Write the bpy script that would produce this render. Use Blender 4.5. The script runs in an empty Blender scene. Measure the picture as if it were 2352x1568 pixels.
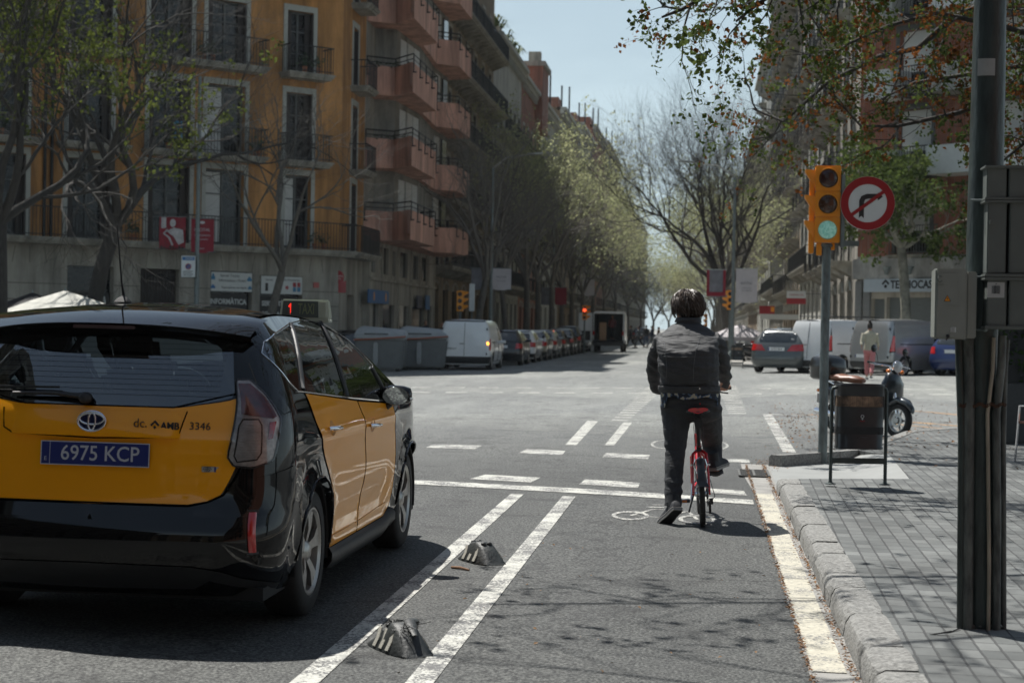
import bpy, bmesh, math, random
import numpy as np
from mathutils import Vector, Matrix, Euler
from mathutils.geometry import delaunay_2d_cdt
R=math.radians; pi=math.pi
sc=bpy.context.scene; col=sc.collection

# ---------------- camera ----------------
H=1.5
cam=bpy.data.cameras.new('camera'); co=bpy.data.objects.new('camera',cam); col.objects.link(co)
Yc=Vector((.11,.00725,-1.)).normalized(); Zc=Vector((.019,1,0)); Zc=(Zc-Yc*Yc.dot(Zc)).normalized(); Xc=Yc.cross(Zc)
M3=Matrix((Xc,Yc,Zc)).transposed()          # world -> camera
co.matrix_world=Matrix.Translation((0,0,H))@M3.transposed().to_4x4()
cam.sensor_width=36; cam.lens=36*4000/2352; cam.clip_start=.1; cam.clip_end=6000
cam.dof.use_dof=True; cam.dof.focus_distance=11; cam.dof.aperture_fstop=4.5
sc.camera=co
# ---------------- world, sun, exposure ----------------
SUN_EL=R(62); SUNV=Vector((-.66*math.cos(SUN_EL),.75*math.cos(SUN_EL),math.sin(SUN_EL))).normalized()
w=bpy.data.worlds.new('World'); sc.world=w; w.use_nodes=True
nt=w.node_tree; nt.nodes.clear()
wo=nt.nodes.new('ShaderNodeOutputWorld'); bg=nt.nodes.new('ShaderNodeBackground')
sky=nt.nodes.new('ShaderNodeTexSky'); sky.sky_type='NISHITA'; sky.sun_disc=False
sky.sun_elevation=math.asin(SUNV.z); sky.sun_rotation=math.atan2(SUNV.x,SUNV.y); sky.dust_density=.6; sky.air_density=1.0; sky.ozone_density=1.6
tc=nt.nodes.new('ShaderNodeTexCoord'); mp=nt.nodes.new('ShaderNodeMapping'); mp.inputs['Scale'].default_value=(1.2,2.2,7)
nz=nt.nodes.new('ShaderNodeTexNoise'); nz.inputs['Scale'].default_value=1.7; nz.inputs['Detail'].default_value=7; nz.inputs['Roughness'].default_value=.6
rp=nt.nodes.new('ShaderNodeValToRGB'); rp.color_ramp.elements[0].position=.42; rp.color_ramp.elements[0].color=(.66,.66,.66,1); rp.color_ramp.elements[1].position=.68; rp.color_ramp.elements[1].color=(1,1,1,1)
mx=nt.nodes.new('ShaderNodeMixRGB'); mx.inputs[2].default_value=(9.2,11.4,12.4,1)
L=nt.links.new
sp0=nt.nodes.new('ShaderNodeSeparateXYZ'); L(tc.outputs['Generated'],sp0.inputs[0]); mr0=nt.nodes.new('ShaderNodeMapRange'); mr0.interpolation_type='SMOOTHSTEP'
mr0.inputs[1].default_value=.12; mr0.inputs[2].default_value=.55; mr0.inputs[3].default_value=1.0; mr0.inputs[4].default_value=.22; L(sp0.outputs[2],mr0.inputs[0]); mu0=nt.nodes.new('ShaderNodeMath'); mu0.operation='MULTIPLY'; L(mr0.outputs[0],mu0.inputs[1])
L(tc.outputs['Generated'],mp.inputs[0]); L(mp.outputs[0],nz.inputs['Vector']); L(nz.outputs[0],rp.inputs[0]); L(rp.outputs[0],mu0.inputs[0]); L(mu0.outputs[0],mx.inputs[0]); L(sky.outputs[0],mx.inputs[1]); L(mx.outputs[0],bg.inputs[0]); L(bg.outputs[0],wo.inputs[0])
bg.inputs[1].default_value=.05
sl=bpy.data.lights.new('sun','SUN'); sl.energy=5; sl.angle=R(.5); sl.color=(1,.965,.91)
so=bpy.data.objects.new('sun',sl); col.objects.link(so); so.rotation_euler=(-SUNV).to_track_quat('-Z','Y').to_euler(); so.location=(0,0,40)
sc.view_settings.view_transform='Standard'; sc.view_settings.look='None'; sc.view_settings.exposure=.5; sc.view_settings.gamma=1
sc.render.engine='CYCLES'

# ---------------- helpers ----------------
def ss(a,b,t):
    t=min(max((t-a)/(b-a),0),1); return t*t*(3-2*t)
def g(x,y):                      # ground height: slight crossfall that reverses across the junction
    return min(max(x,-14),14)*(-.01+.028*ss(14,34,y))
MT=M3.transposed()
def ray(px,py): return MT@Vector(((px-1176)/4000,-(py-784)/4000,-1))
def A(px,py,Y):                  # world point on the plane y=Y seen at a pixel of the 2352-wide photograph
    d=ray(px,py); return Vector((0,0,H))+d*(Y/d.y)
def rnd(seed): return random.Random(seed)
class MB:
    def __init__(s): s.V=[];s.F=[];s.I=[]
    def add(s,V,F,mi=0,T=None):
        o=len(s.V)
        s.V+=[tuple(T@Vector(v)) for v in V] if T is not None else [tuple(v) for v in V]
        s.F+=[tuple(o+i for i in f) for f in F]; s.I+=[mi]*len(F); return s
    def box(s,x0,x1,y0,y1,z0,z1,mi=0,T=None):
        V=[(x0,y0,z0),(x1,y0,z0),(x1,y1,z0),(x0,y1,z0),(x0,y0,z1),(x1,y0,z1),(x1,y1,z1),(x0,y1,z1)]
        return s.add(V,[(0,3,2,1),(4,5,6,7),(0,1,5,4),(1,2,6,5),(2,3,7,6),(3,0,4,7)],mi,T)
    def tube(s,pts,r,n=8,mi=0,cap=True,T=None,flat=1.0):
        pts=[Vector(p) for p in pts]; m=len(pts)
        rs=r if isinstance(r,(list,tuple)) else [r]*m
        V=[];F=[]; up=None
        for i,p in enumerate(pts):
            d=(pts[min(i+1,m-1)]-pts[max(i-1,0)])
            if d.length<1e-9: d=Vector((0,0,1))
            d.normalize()
            if up is None:
                up=Vector((0,0,1)) if abs(d.z)<.9 else Vector((1,0,0))
            a=d.cross(up)
            if a.length<1e-4: a=d.cross(Vector((0,1,0)))
            a.normalize(); b=a.cross(d).normalized(); up=b
            for k in range(n):
                t=2*pi*k/n; V.append(p+a*(rs[i]*math.cos(t))+b*(rs[i]*flat*math.sin(t)))
        for i in range(m-1):
            for k in range(n):
                k2=(k+1)%n; F.append((i*n+k,i*n+k2,(i+1)*n+k2,(i+1)*n+k))
        if cap: F.append(tuple(range(n))[::-1]); F.append(tuple((m-1)*n+k for k in range(n)))
        return s.add(V,F,mi,T)
    def cyl(s,p,q,r,r2=None,n=12,mi=0,T=None): return s.tube([p,q],[r,r if r2 is None else r2],n,mi,True,T)
    def lathe(s,prof,n=24,mi=0,T=None,axis='z'):   # prof: (radius, height)
        V=[];F=[];m=len(prof)
        for r,h in prof:
            for k in range(n):
                t=2*pi*k/n; c,d=r*math.cos(t),r*math.sin(t)
                V.append((c,d,h) if axis=='z' else ((h,c,d) if axis=='x' else (c,h,d)))
        for i in range(m-1):
            for k in range(n): F.append((i*n+k,i*n+(k+1)%n,(i+1)*n+(k+1)%n,(i+1)*n+k))
        return s.add(V,F,mi,T)
    def prism(s,poly,z0,z1,mi=0,T=None):
        n=len(poly); V=[(x,y,z0) for x,y in poly]+[(x,y,z1) for x,y in poly]
        F=[tuple(range(n))[::-1],tuple(range(n,2*n))]+[(i,(i+1)%n,n+(i+1)%n,n+i) for i in range(n)]
        return s.add(V,F,mi,T)
    def ball(s,c,r,n=10,m=7,mi=0,T=None):
        if not isinstance(r,(tuple,list)): r=(r,r,r)
        V=[];F=[]
        for j in range(m+1):
            ph=-pi/2+pi*j/m
            for k in range(n):
                t=2*pi*k/n; V.append((c[0]+r[0]*math.cos(ph)*math.cos(t),c[1]+r[1]*math.cos(ph)*math.sin(t),c[2]+r[2]*math.sin(ph)))
        for j in range(m):
            for k in range(n): F.append((j*n+k,j*n+(k+1)%n,(j+1)*n+(k+1)%n,(j+1)*n+k))
        return s.add(V,F,mi,T)
    def loft(s,rings,mi=0,cap=True,T=None,close=True):
        n=len(rings[0]); V=[v for r in rings for v in r]; F=[]
        for i in range(len(rings)-1):
            for k in range(n if close else n-1):
                F.append((i*n+k,i*n+(k+1)%n,(i+1)*n+(k+1)%n,(i+1)*n+k))
        if cap: F.append(tuple(range(n))[::-1]); F.append(tuple((len(rings)-1)*n+k for k in range(n)))
        return s.add(V,F,mi,T)
    def grid(s,rows,mi=0,T=None): return s.loft(rows,mi,False,T,False)
    def build(s,name,mats,parent=None,smooth=None,bevel=0,seg=2,weld=False):
        me=bpy.data.meshes.new(name)
        me.from_pydata(s.V,[],s.F); 
        for m_ in (mats if isinstance(mats,(list,tuple)) else [mats]): me.materials.append(m_)
        if any(s.I): me.polygons.foreach_set('material_index',s.I)
        if bevel or weld:
            bm=bmesh.new(); bm.from_mesh(me)
            if weld: bmesh.ops.remove_doubles(bm,verts=bm.verts,dist=weld if weld is not True else 1e-4)
            if bevel:
                ed=[e for e in bm.edges if len(e.link_faces)==2 and e.calc_face_angle(0)>R(35)]
                bmesh.ops.bevel(bm,geom=ed,offset=bevel,segments=seg,affect='EDGES',clamp_overlap=True)
            bm.to_mesh(me); bm.free()
        if smooth:
            me.polygons.foreach_set('use_smooth',[True]*len(me.polygons))
            try: me.set_sharp_from_angle(angle=R(smooth if smooth is not True else 40))
            except Exception: pass
        me.update()
        o=bpy.data.objects.new(name,me); col.objects.link(o)
        if parent is not None: o.parent=parent
        return o
def thing(name,label,cat,loc=(0,0,0),rz=0,group=None):
    o=bpy.data.objects.new(name,None); col.objects.link(o); o.empty_display_size=.2
    o.location=loc; o.rotation_euler=(0,0,rz); o['label']=label; o['category']=cat
    if group: o['group']=group
    return o
def tag(o,label,cat,group=None):
    o['label']=label; o['category']=cat
    if group: o['group']=group
    return o
def struct(o,kind='structure',label=None):
    o['kind']=kind
    if label: o['label']=label
    return o
kids={}
def tree_children(o): return [c for c in bpy.data.objects if c.parent==o]
def dup(o,loc=None,rz=None,label=None,group=None,parent=None,cm=None):
    if cm is None:
        cm={}
        for c in bpy.data.objects:
            if c.parent: cm.setdefault(c.parent.name,[]).append(c)
    n=o.copy(); col.objects.link(n)
    if parent is not None: n.parent=parent
    for c in cm.get(o.name,[]): dup(c,parent=n,cm=cm)
    if loc is not None: n.location=loc
    if rz is not None: n.rotation_euler=(0,0,rz)
    if label: n['label']=label
    if group: n['group']=group
    return n
def text(s,size,parent,loc,rot,mat,name='lettering',ext=.002,align='CENTER',sx=1,bold=0,shear=0):
    cu=bpy.data.curves.new(name,'FONT'); cu.body=s; cu.size=size; cu.extrude=ext; cu.align_x=align; cu.align_y='CENTER'; cu.offset=bold; cu.shear=shear; cu.resolution_u=3
    t=bpy.data.objects.new(name,cu); col.objects.link(t)
    me=bpy.data.meshes.new_from_object(t.evaluated_get(bpy.context.evaluated_depsgraph_get()))
    bpy.data.objects.remove(t); bpy.data.curves.remove(cu)
    me.name=name; me.materials.clear(); me.materials.append(mat)
    o=bpy.data.objects.new(name,me); col.objects.link(o); o.parent=parent; o.location=loc; o.rotation_euler=rot; o.scale=(sx,1,1)
    return o
# ---------------- materials ----------------
def mat(name,c,rough=.6,metal=0,var=.12,scale=6,bump=0,bscale=40,coat=0,spec=.5,c2=None,detail=6,stretch=None,emit=None,es=0,object_space=True):
    m=bpy.data.materials.new(name); m.use_nodes=True; n=m.node_tree; b=n.nodes['Principled BSDF']; l=n.links.new
    b.inputs['Roughness'].default_value=rough; b.inputs['Metallic'].default_value=metal
    b.inputs['Coat Weight'].default_value=coat; b.inputs['Coat Roughness'].default_value=.03; b.inputs['Specular IOR Level'].default_value=spec
    tcn=n.nodes.new('ShaderNodeTexCoord'); mpn=n.nodes.new('ShaderNodeMapping'); l(tcn.outputs['Object'],mpn.inputs[0])
    if stretch: mpn.inputs['Scale'].default_value=stretch
    no=n.nodes.new('ShaderNodeTexNoise'); no.inputs['Scale'].default_value=scale; no.inputs['Detail'].default_value=detail; no.inputs['Roughness'].default_value=.62
    l(mpn.outputs[0],no.inputs['Vector'])
    r=n.nodes.new('ShaderNodeValToRGB'); r.color_ramp.elements[0].position=.3; r.color_ramp.elements[1].position=.7
    c2_=c2 or tuple(min(1,k*(1+var)) for k in c); c1=tuple(k*(1-var) for k in c) if not c2 else c
    r.color_ramp.elements[0].color=(*c1,1); r.color_ramp.elements[1].color=(*c2_,1)
    l(no.outputs[0],r.inputs[0]); l(r.outputs[0],b.inputs['Base Color'])
    if bump:
        n2=n.nodes.new('ShaderNodeTexNoise'); n2.inputs['Scale'].default_value=bscale; n2.inputs['Detail'].default_value=4
        l(mpn.outputs[0],n2.inputs['Vector']); bp=n.nodes.new('ShaderNodeBump'); bp.inputs['Strength'].default_value=bump; bp.inputs['Distance'].default_value=.01
        l(n2.outputs[0],bp.inputs['Height']); l(bp.outputs[0],b.inputs['Normal'])
    if emit:
        b.inputs['Emission Color'].default_value=(*emit,1); b.inputs['Emission Strength'].default_value=es
    return m
def glassmat(name,tint=(.3,.36,.38),rough=.0,ior=1.75):
    m=bpy.data.materials.new(name); m.use_nodes=True; n=m.node_tree; n.nodes.clear(); l=n.links.new
    o=n.nodes.new('ShaderNodeOutputMaterial'); t=n.nodes.new('ShaderNodeBsdfTransparent'); t.inputs[0].default_value=(*tint,1)
    gl=n.nodes.new('ShaderNodeBsdfGlossy'); gl.inputs['Roughness'].default_value=rough; gl.inputs['Color'].default_value=(.95,.97,1,1)
    lw=n.nodes.new('ShaderNodeFresnel'); lw.inputs[0].default_value=ior
    tcn=n.nodes.new('ShaderNodeTexCoord'); no=n.nodes.new('ShaderNodeTexNoise'); no.inputs['Scale'].default_value=2.5; bp=n.nodes.new('ShaderNodeBump'); bp.inputs['Strength'].default_value=.06; bp.inputs['Distance'].default_value=.02
    l(tcn.outputs['Object'],no.inputs['Vector']); l(no.outputs[0],bp.inputs['Height']); l(bp.outputs[0],gl.inputs['Normal'])
    mx=n.nodes.new('ShaderNodeMixShader'); l(lw.outputs[0],mx.inputs[0]); l(t.outputs[0],mx.inputs[1]); l(gl.outputs[0],mx.inputs[2]); l(mx.outputs[0],o.inputs[0])
    return m
def brickmat(name,c1,c2,mortar,bw,bh,ms=.006,rough=.8,off=.5,bump=.4,rot=(0,0,0),var=.25,space='Object'):
    m=bpy.data.materials.new(name); m.use_nodes=True; n=m.node_tree; b=n.nodes['Principled BSDF']; l=n.links.new
    b.inputs['Roughness'].default_value=rough
    tcn=n.nodes.new('ShaderNodeTexCoord'); mpn=n.nodes.new('ShaderNodeMapping'); mpn.inputs['Rotation'].default_value=rot; l(tcn.outputs[space],mpn.inputs[0])
    wn=n.nodes.new('ShaderNodeTexNoise'); wn.inputs['Scale'].default_value=9; wn.inputs['Detail'].default_value=3; l(mpn.outputs[0],wn.inputs['Vector'])
    vm=n.nodes.new('ShaderNodeVectorMath'); vm.operation='SCALE'; vm.inputs['Scale'].default_value=bh*.12; l(wn.outputs['Color'],vm.inputs[0])
    va=n.nodes.new('ShaderNodeVectorMath'); va.operation='ADD'; l(mpn.outputs[0],va.inputs[0]); l(vm.outputs[0],va.inputs[1])
    br=n.nodes.new('ShaderNodeTexBrick'); br.offset=off; br.inputs['Scale'].default_value=1; br.inputs['Brick Width'].default_value=bw; br.inputs['Row Height'].default_value=bh; br.inputs['Mortar Size'].default_value=ms; br.inputs['Mortar Smooth'].default_value=.4
    br.inputs['Color1'].default_value=(*c1,1); br.inputs['Color2'].default_value=(*c2,1); br.inputs['Mortar'].default_value=(*mortar,1); l(va.outputs[0],br.inputs['Vector'])
    no=n.nodes.new('ShaderNodeTexNoise'); no.inputs['Scale'].default_value=1.3; no.inputs['Detail'].default_value=9; no.inputs['Roughness'].default_value=.7; l(mpn.outputs[0],no.inputs['Vector'])
    rr=n.nodes.new('ShaderNodeMapRange'); rr.inputs[1].default_value=.3; rr.inputs[2].default_value=.7; rr.inputs[3].default_value=1-var; rr.inputs[4].default_value=1+var; l(no.outputs[0],rr.inputs[0])
    mm=n.nodes.new('ShaderNodeVectorMath'); mm.operation='SCALE'; l(br.outputs['Color'],mm.inputs[0]); l(rr.outputs[0],mm.inputs['Scale']); l(mm.outputs[0],b.inputs['Base Color'])
    bp=n.nodes.new('ShaderNodeBump'); bp.inputs['Strength'].default_value=bump; bp.inputs['Distance'].default_value=.006; bp.invert=True; l(br.outputs['Fac'],bp.inputs['Height'])
    n3=n.nodes.new('ShaderNodeTexNoise'); n3.inputs['Scale'].default_value=70; l(mpn.outputs[0],n3.inputs['Vector'])
    bp2=n.nodes.new('ShaderNodeBump'); bp2.inputs['Strength'].default_value=.35; bp2.inputs['Distance'].default_value=.004; l(n3.outputs[0],bp2.inputs['Height']); l(bp.outputs[0],bp2.inputs['Normal']); l(bp2.outputs[0],b.inputs['Normal'])
    return m
def asphalt():
    m=bpy.data.materials.new('asphalt'); m.use_nodes=True; n=m.node_tree; b=n.nodes['Principled BSDF']; l=n.links.new
    b.inputs['Roughness'].default_value=.72; b.inputs['Specular IOR Level'].default_value=.45
    tcn=n.nodes.new('ShaderNodeTexCoord')
    def noise(s,d=3,st=None,rgh=.6):
        q=n.nodes.new('ShaderNodeTexNoise'); q.inputs['Scale'].default_value=s; q.inputs['Detail'].default_value=d; q.inputs['Roughness'].default_value=rgh
        if st:
            mm=n.nodes.new('ShaderNodeMapping'); mm.inputs['Scale'].default_value=st; l(tcn.outputs['Object'],mm.inputs[0]); l(mm.outputs[0],q.inputs['Vector'])
        else: l(tcn.outputs['Object'],q.inputs['Vector'])
        return q.outputs[0]
    def ramp(i,p0,c0,p1,c1):
        r=n.nodes.new('ShaderNodeValToRGB'); r.color_ramp.elements[0].position=p0; r.color_ramp.elements[1].position=p1
        r.color_ramp.elements[0].color=(*c0,1); r.color_ramp.elements[1].color=(*c1,1); l(i,r.inputs[0]); return r.outputs[0]
    def mul(a,b_,f=1):
        q=n.nodes.new('ShaderNodeMixRGB'); q.blend_type='MULTIPLY'; q.inputs[0].default_value=f; l(a,q.inputs[1]); l(b_,q.inputs[2]); return q.outputs[0]
    vo=n.nodes.new('ShaderNodeTexVoronoi'); vo.inputs['Scale'].default_value=95; l(tcn.outputs['Object'],vo.inputs['Vector'])
    grain=ramp(noise(62,2),.38,(.021,.024,.026),.62,(.24,.247,.243))
    st=ramp(vo.outputs['Color'],.2,(.62,.62,.62),.95,(1.35,1.35,1.3))
    big=ramp(noise(.35,6,(1,.35,1),.65),.35,(.8,.8,.8),.68,(1.18,1.18,1.16))
    trk=ramp(noise(1.1,7,(1.6,.12,1),.7),.3,(.84,.84,.85),.7,(1.1,1.1,1.08))
    sta=ramp(noise(1.9,8,None,.75),.36,(.5,.5,.51),.47,(1,1,1))
    # resurfaced bike lane side darker than worn junction, plus lens vignetting painted in
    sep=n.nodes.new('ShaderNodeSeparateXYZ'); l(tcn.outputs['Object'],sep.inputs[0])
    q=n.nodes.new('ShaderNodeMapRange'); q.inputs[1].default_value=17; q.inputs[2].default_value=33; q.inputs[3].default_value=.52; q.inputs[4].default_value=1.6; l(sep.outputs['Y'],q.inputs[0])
    def edge(scale,w_,dst):
        cn=n.nodes.new('ShaderNodeTexNoise'); cn.inputs['Scale'].default_value=1.6; cn.inputs['Detail'].default_value=5; l(tcn.outputs['Object'],cn.inputs['Vector'])
        sc1=n.nodes.new('ShaderNodeVectorMath'); sc1.operation='SCALE'; sc1.inputs['Scale'].default_value=dst; l(cn.outputs['Color'],sc1.inputs[0]); ad=n.nodes.new('ShaderNodeVectorMath'); ad.operation='ADD'; l(tcn.outputs['Object'],ad.inputs[0]); l(sc1.outputs[0],ad.inputs[1])
        ve=n.nodes.new('ShaderNodeTexVoronoi'); ve.feature='DISTANCE_TO_EDGE'; ve.inputs['Scale'].default_value=scale; l(ad.outputs[0],ve.inputs['Vector']); return ramp(ve.outputs['Distance'],w_*.3,(.42,.42,.42),w_,(1,1,1))
    cr=edge(.16,.0016,1.1)
    pt=n.nodes.new('ShaderNodeTexVoronoi'); pt.inputs['Scale'].default_value=.13; l(tcn.outputs['Object'],pt.inputs['Vector']); patch=ramp(pt.outputs['Color'],.3,(.86,.87,.88),.7,(1.12,1.12,1.10))
    oil=ramp(noise(.9,4,(1.3,.5,1),.5),.68,(1,1,1),.78,(.66,.66,.67))
    col_=mul(mul(mul(mul(mul(mul(mul(grain,st),big),trk),sta),cr),patch),oil)
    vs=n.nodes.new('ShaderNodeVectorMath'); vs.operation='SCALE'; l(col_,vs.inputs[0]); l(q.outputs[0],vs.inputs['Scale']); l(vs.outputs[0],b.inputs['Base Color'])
    bp=n.nodes.new('ShaderNodeBump'); bp.inputs['Strength'].default_value=1; bp.inputs['Distance'].default_value=.009; l(noise(75,3),bp.inputs['Height']); l(bp.outputs[0],b.inputs['Normal'])
    return m
def paintmat(name,c,wear=.5,c_under=(.11,.11,.108)):      # road paint worn through to the asphalt
    m=bpy.data.materials.new(name); m.use_nodes=True; n=m.node_tree; b=n.nodes['Principled BSDF']; l=n.links.new
    b.inputs['Roughness'].default_value=.7
    tcn=n.nodes.new('ShaderNodeTexCoord'); a1=n.nodes.new('ShaderNodeTexNoise'); a1.inputs['Scale'].default_value=60; a1.inputs['Detail'].default_value=3; l(tcn.outputs['Object'],a1.inputs['Vector'])
    a2=n.nodes.new('ShaderNodeTexNoise'); a2.inputs['Scale'].default_value=3.2; a2.inputs['Detail'].default_value=7; a2.inputs['Roughness'].default_value=.75; l(tcn.outputs['Object'],a2.inputs['Vector'])
    ad=n.nodes.new('ShaderNodeMath'); ad.operation='ADD'; mu=n.nodes.new('ShaderNodeMath'); mu.operation='MULTIPLY'; mu.inputs[1].default_value=1.25; l(a2.outputs[0],mu.inputs[0]); l(mu.outputs[0],ad.inputs[0]); l(a1.outputs[0],ad.inputs[1])
    r=n.nodes.new('ShaderNodeValToRGB'); r.color_ramp.elements[0].position=min(.97,wear+.44); r.color_ramp.elements[1].position=min(1,wear+.50)
    r.color_ramp.elements[0].color=(*c_under,1); r.color_ramp.elements[1].color=(*c,1)
    sc_=n.nodes.new('ShaderNodeMath'); sc_.operation='MULTIPLY'; sc_.inputs[1].default_value=.87; l(ad.outputs[0],sc_.inputs[0]); l(sc_.outputs[0],r.inputs[0])
    a3=n.nodes.new('ShaderNodeTexNoise'); a3.inputs['Scale'].default_value=25; a3.inputs['Detail'].default_value=6; l(tcn.outputs['Object'],a3.inputs['Vector'])
    mr=n.nodes.new('ShaderNodeMapRange'); mr.inputs[1].default_value=.3; mr.inputs[2].default_value=.7; mr.inputs[3].default_value=.72; mr.inputs[4].default_value=1.1; l(a3.outputs[0],mr.inputs[0])
    vs=n.nodes.new('ShaderNodeVectorMath'); vs.operation='SCALE'; l(r.outputs[0],vs.inputs[0]); l(mr.outputs[0],vs.inputs['Scale']); l(vs.outputs[0],b.inputs['Base Color'])
    bp=n.nodes.new('ShaderNodeBump'); bp.inputs['Strength'].default_value=.5; bp.inputs['Distance'].default_value=.004; l(a1.outputs[0],bp.inputs['Height']); l(bp.outputs[0],b.inputs['Normal'])
    return m
m_black=mat('black_paint',(.004,.004,.0045),.3,coat=1,var=.02,spec=0)
m_yellow=mat('taxi_yellow',(.95,.375,.003),.4,coat=.8,var=.02,scale=2,spec=.1)
m_plastic=mat('black_plastic',(.02,.021,.022),.5,var=.2,bump=.1,bscale=300)
m_rubber=mat('tyre_rubber',(.018,.018,.018),.75,var=.3,scale=20,bump=.1,bscale=120)
m_dark=mat('dark_interior',(.012,.013,.014),.8,var=.3)
m_seat=mat('seat_fabric',(.05,.055,.06),.85,var=.2,scale=30)
m_chrome=mat('chrome',(.8,.8,.82),.08,1,var=.02)
m_alloy=mat('alloy_wheel',(.42,.41,.39),.35,.7,var=.15,scale=12)
m_alloyd=mat('alloy_wheel_dark',(.06,.06,.06),.5,.3,var=.2)
m_glass=glassmat('tinted_glass',(.5,.56,.58),ior=2.0); m_glassd=glassmat('dark_tinted_glass',(.34,.42,.46),ior=2.25)
m_farglass=mat('dark_car_glass',(.012,.016,.018),.04,var=.1,spec=.8)
m_seam=mat('panel_seam',(.002,.002,.002),.9,var=0,spec=0)
m_steel=mat('galvanised_steel',(.17,.20,.20),.5,.35,var=.28,scale=5,stretch=(3,3,.8),bump=.15,bscale=60)
m_white=mat('white_paint',(.74,.75,.75),.35,coat=.4,var=.04,scale=3)
m_redlens=mat('red_lens',(.45,.012,.012),.12,coat=1,var=.15,scale=20)
m_orangelens=mat('orange_lens',(.85,.22,.02),.15,coat=1,var=.1)
m_clearlens=mat('clear_lens',(.66,.67,.68),.15,0,var=.25,scale=22,coat=1)
m_plate=mat('number_plate_white',(.72,.73,.72),.4,var=.04)
m_ink=mat('black_lettering',(.012,.012,.012),.5,var=.05)
m_concrete=mat('concrete',(.34,.335,.31),.85,var=.22,scale=3,bump=.3,bscale=30)
m_iron=mat('black_iron',(.018,.019,.02),.55,.2,var=.3,scale=20)
# ---------------- setting: road, pavements, kerbs, markings ----------------
def inpoly(x,y,P):
    c=False; j=len(P)-1
    for i in range(len(P)):
        if (P[i][1]>y)!=(P[j][1]>y) and x<(P[j][0]-P[i][0])*(y-P[i][1])/(P[j][1]-P[i][1])+P[i][0]: c=not c
        j=i
    return c
def resample(P,st,closed=True):
    out=[]; n=len(P)
    for i in range(n if closed else n-1):
        a,b=P[i],P[(i+1)%n]; d=math.hypot(b[0]-a[0],b[1]-a[1]); k=max(1,int(math.ceil(d/st)))
        for j in range(k): out.append((a[0]+(b[0]-a[0])*j/k,a[1]+(b[1]-a[1])*j/k))
    if not closed: out.append(P[-1])
    return out
def fill(P,st,holes=()):
    B=resample(P,st); V=[Vector(p) for p in B]; E=[(i,(i+1)%len(B)) for i in range(len(B))]
    Hs=[]
    for h in holes:
        hb=resample(h,st); Hs.append(hb); o=len(V); V+=[Vector(p) for p in hb]; E+=[(o+i,o+(i+1)%len(hb)) for i in range(len(hb))]
    xs=[p[0] for p in B]; ys=[p[1] for p in B]; x=min(xs)+st/2
    bb=[tuple(v) for v in V]
    cell={}
    for p in bb: cell.setdefault((int(p[0]//st),int(p[1]//st)),[]).append(p)
    while x<max(xs):
        y=min(ys)+st/2
        while y<max(ys):
            if inpoly(x,y,B) and not any(inpoly(x,y,h) for h in Hs):
                cx,cy=int(x//st),int(y//st)
                if not any((x-p[0])**2+(y-p[1])**2<(.45*st)**2 for i in (-1,0,1) for j in (-1,0,1) for p in cell.get((cx+i,cy+j),())): V.append(Vector((x,y)))
            y+=st
        x+=st
    r=delaunay_2d_cdt(V,E,[],0,1e-6); vs=[tuple(v) for v in r[0]]; F=[]
    for f in r[2]:
        cx=sum(vs[i][0] for i in f)/3; cy=sum(vs[i][1] for i in f)/3
        if inpoly(cx,cy,B) and not any(inpoly(cx,cy,h) for h in Hs): F.append(tuple(f))
    return vs,F
def drape(name,P,dz,m,st=1.0,skirt=0,parent=None):
    vs,F=fill(P,st); b=MB(); b.add([(x,y,g(x,y)+dz) for x,y in vs],F)
    if skirt:
        B=resample(P,st); n=len(B)
        b.add([(x,y,g(x,y)+dz) for x,y in B]+[(x,y,g(x,y)+dz-skirt) for x,y in B],[(i,(i+1)%n,n+(i+1)%n,n+i) for i in range(n)])
    return b.build(name,m,parent)
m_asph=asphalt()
xs=[-900,-400,-150,-60,-30,-20,-14,-10,-6,-3,0,3,6,10,14,20,30,60,150,400,900]
ys=[-300,-60,-20,-5]+list(range(0,60))+[60,64,70,80,100,140,200,300,450,700,1200,2500]
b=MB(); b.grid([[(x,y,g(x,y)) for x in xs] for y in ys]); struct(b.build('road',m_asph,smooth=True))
m_tile=brickmat('pavement_tiles',(.070,.076,.075),(.135,.142,.138),(.048,.05,.05),.195,.098,.0062,off=0,rot=(0,0,pi/2+.02),bump=1,var=.42)
m_tile2=mat('far_pavement',(.25,.245,.225),.85,var=.2,scale=2,bump=.2)
m_kerb=mat('granite_kerb',(.20,.20,.19),.9,var=.5,scale=45,bump=1,bscale=75,detail=3)
m_gut=mat('gutter_concrete',(.25,.245,.23),.85,var=.25,scale=4,bump=.5,bscale=60)
m_gutp=paintmat('gutter_cream_paint',(.48,.455,.37),.44,(.22,.215,.2))
m_slab=mat('smooth_ramp_slab',(.24,.248,.24),.7,var=.1,scale=2.5,bump=.15,bscale=80)
m_wpaint=paintmat('worn_white_paint',(.5,.5,.455),.48,(.13,.13,.128)); m_wpaint2=paintmat('very_worn_white_paint',(.48,.48,.44),.57,(.13,.13,.128)); m_ypaint=paintmat('orange_line_paint',(.42,.24,.09),.5,(.15,.14,.13))
# near right pavement
PV=[(.9,-8),(.9,16.4),(1.98,16.84),(2.1,19.9),(1.75,20.6),(2.75,24.3),(3.6,25.4),(30,40),(30,-8)]
struct(drape('pavement',PV,.13,m_tile,1.0,skirt=.15))
SL=[(.9,16.4),(1.98,16.84),(2.1,19.9),(1.75,20.6),(1.42,20.1),(.74,19.3),(.72,16.55)]
def slabz(x,y): return .012+.118*max(ss(1.5,2.1,x),ss(.3,0,abs(y-16.4)) if y<16.75 else 0)
vs,F=fill(SL,.12); b=MB(); b.add([(x,y,g(x,y)+slabz(x,y)) for x,y in vs],F); struct(b.build('ramp_slab',m_slab,smooth=True))
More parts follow.
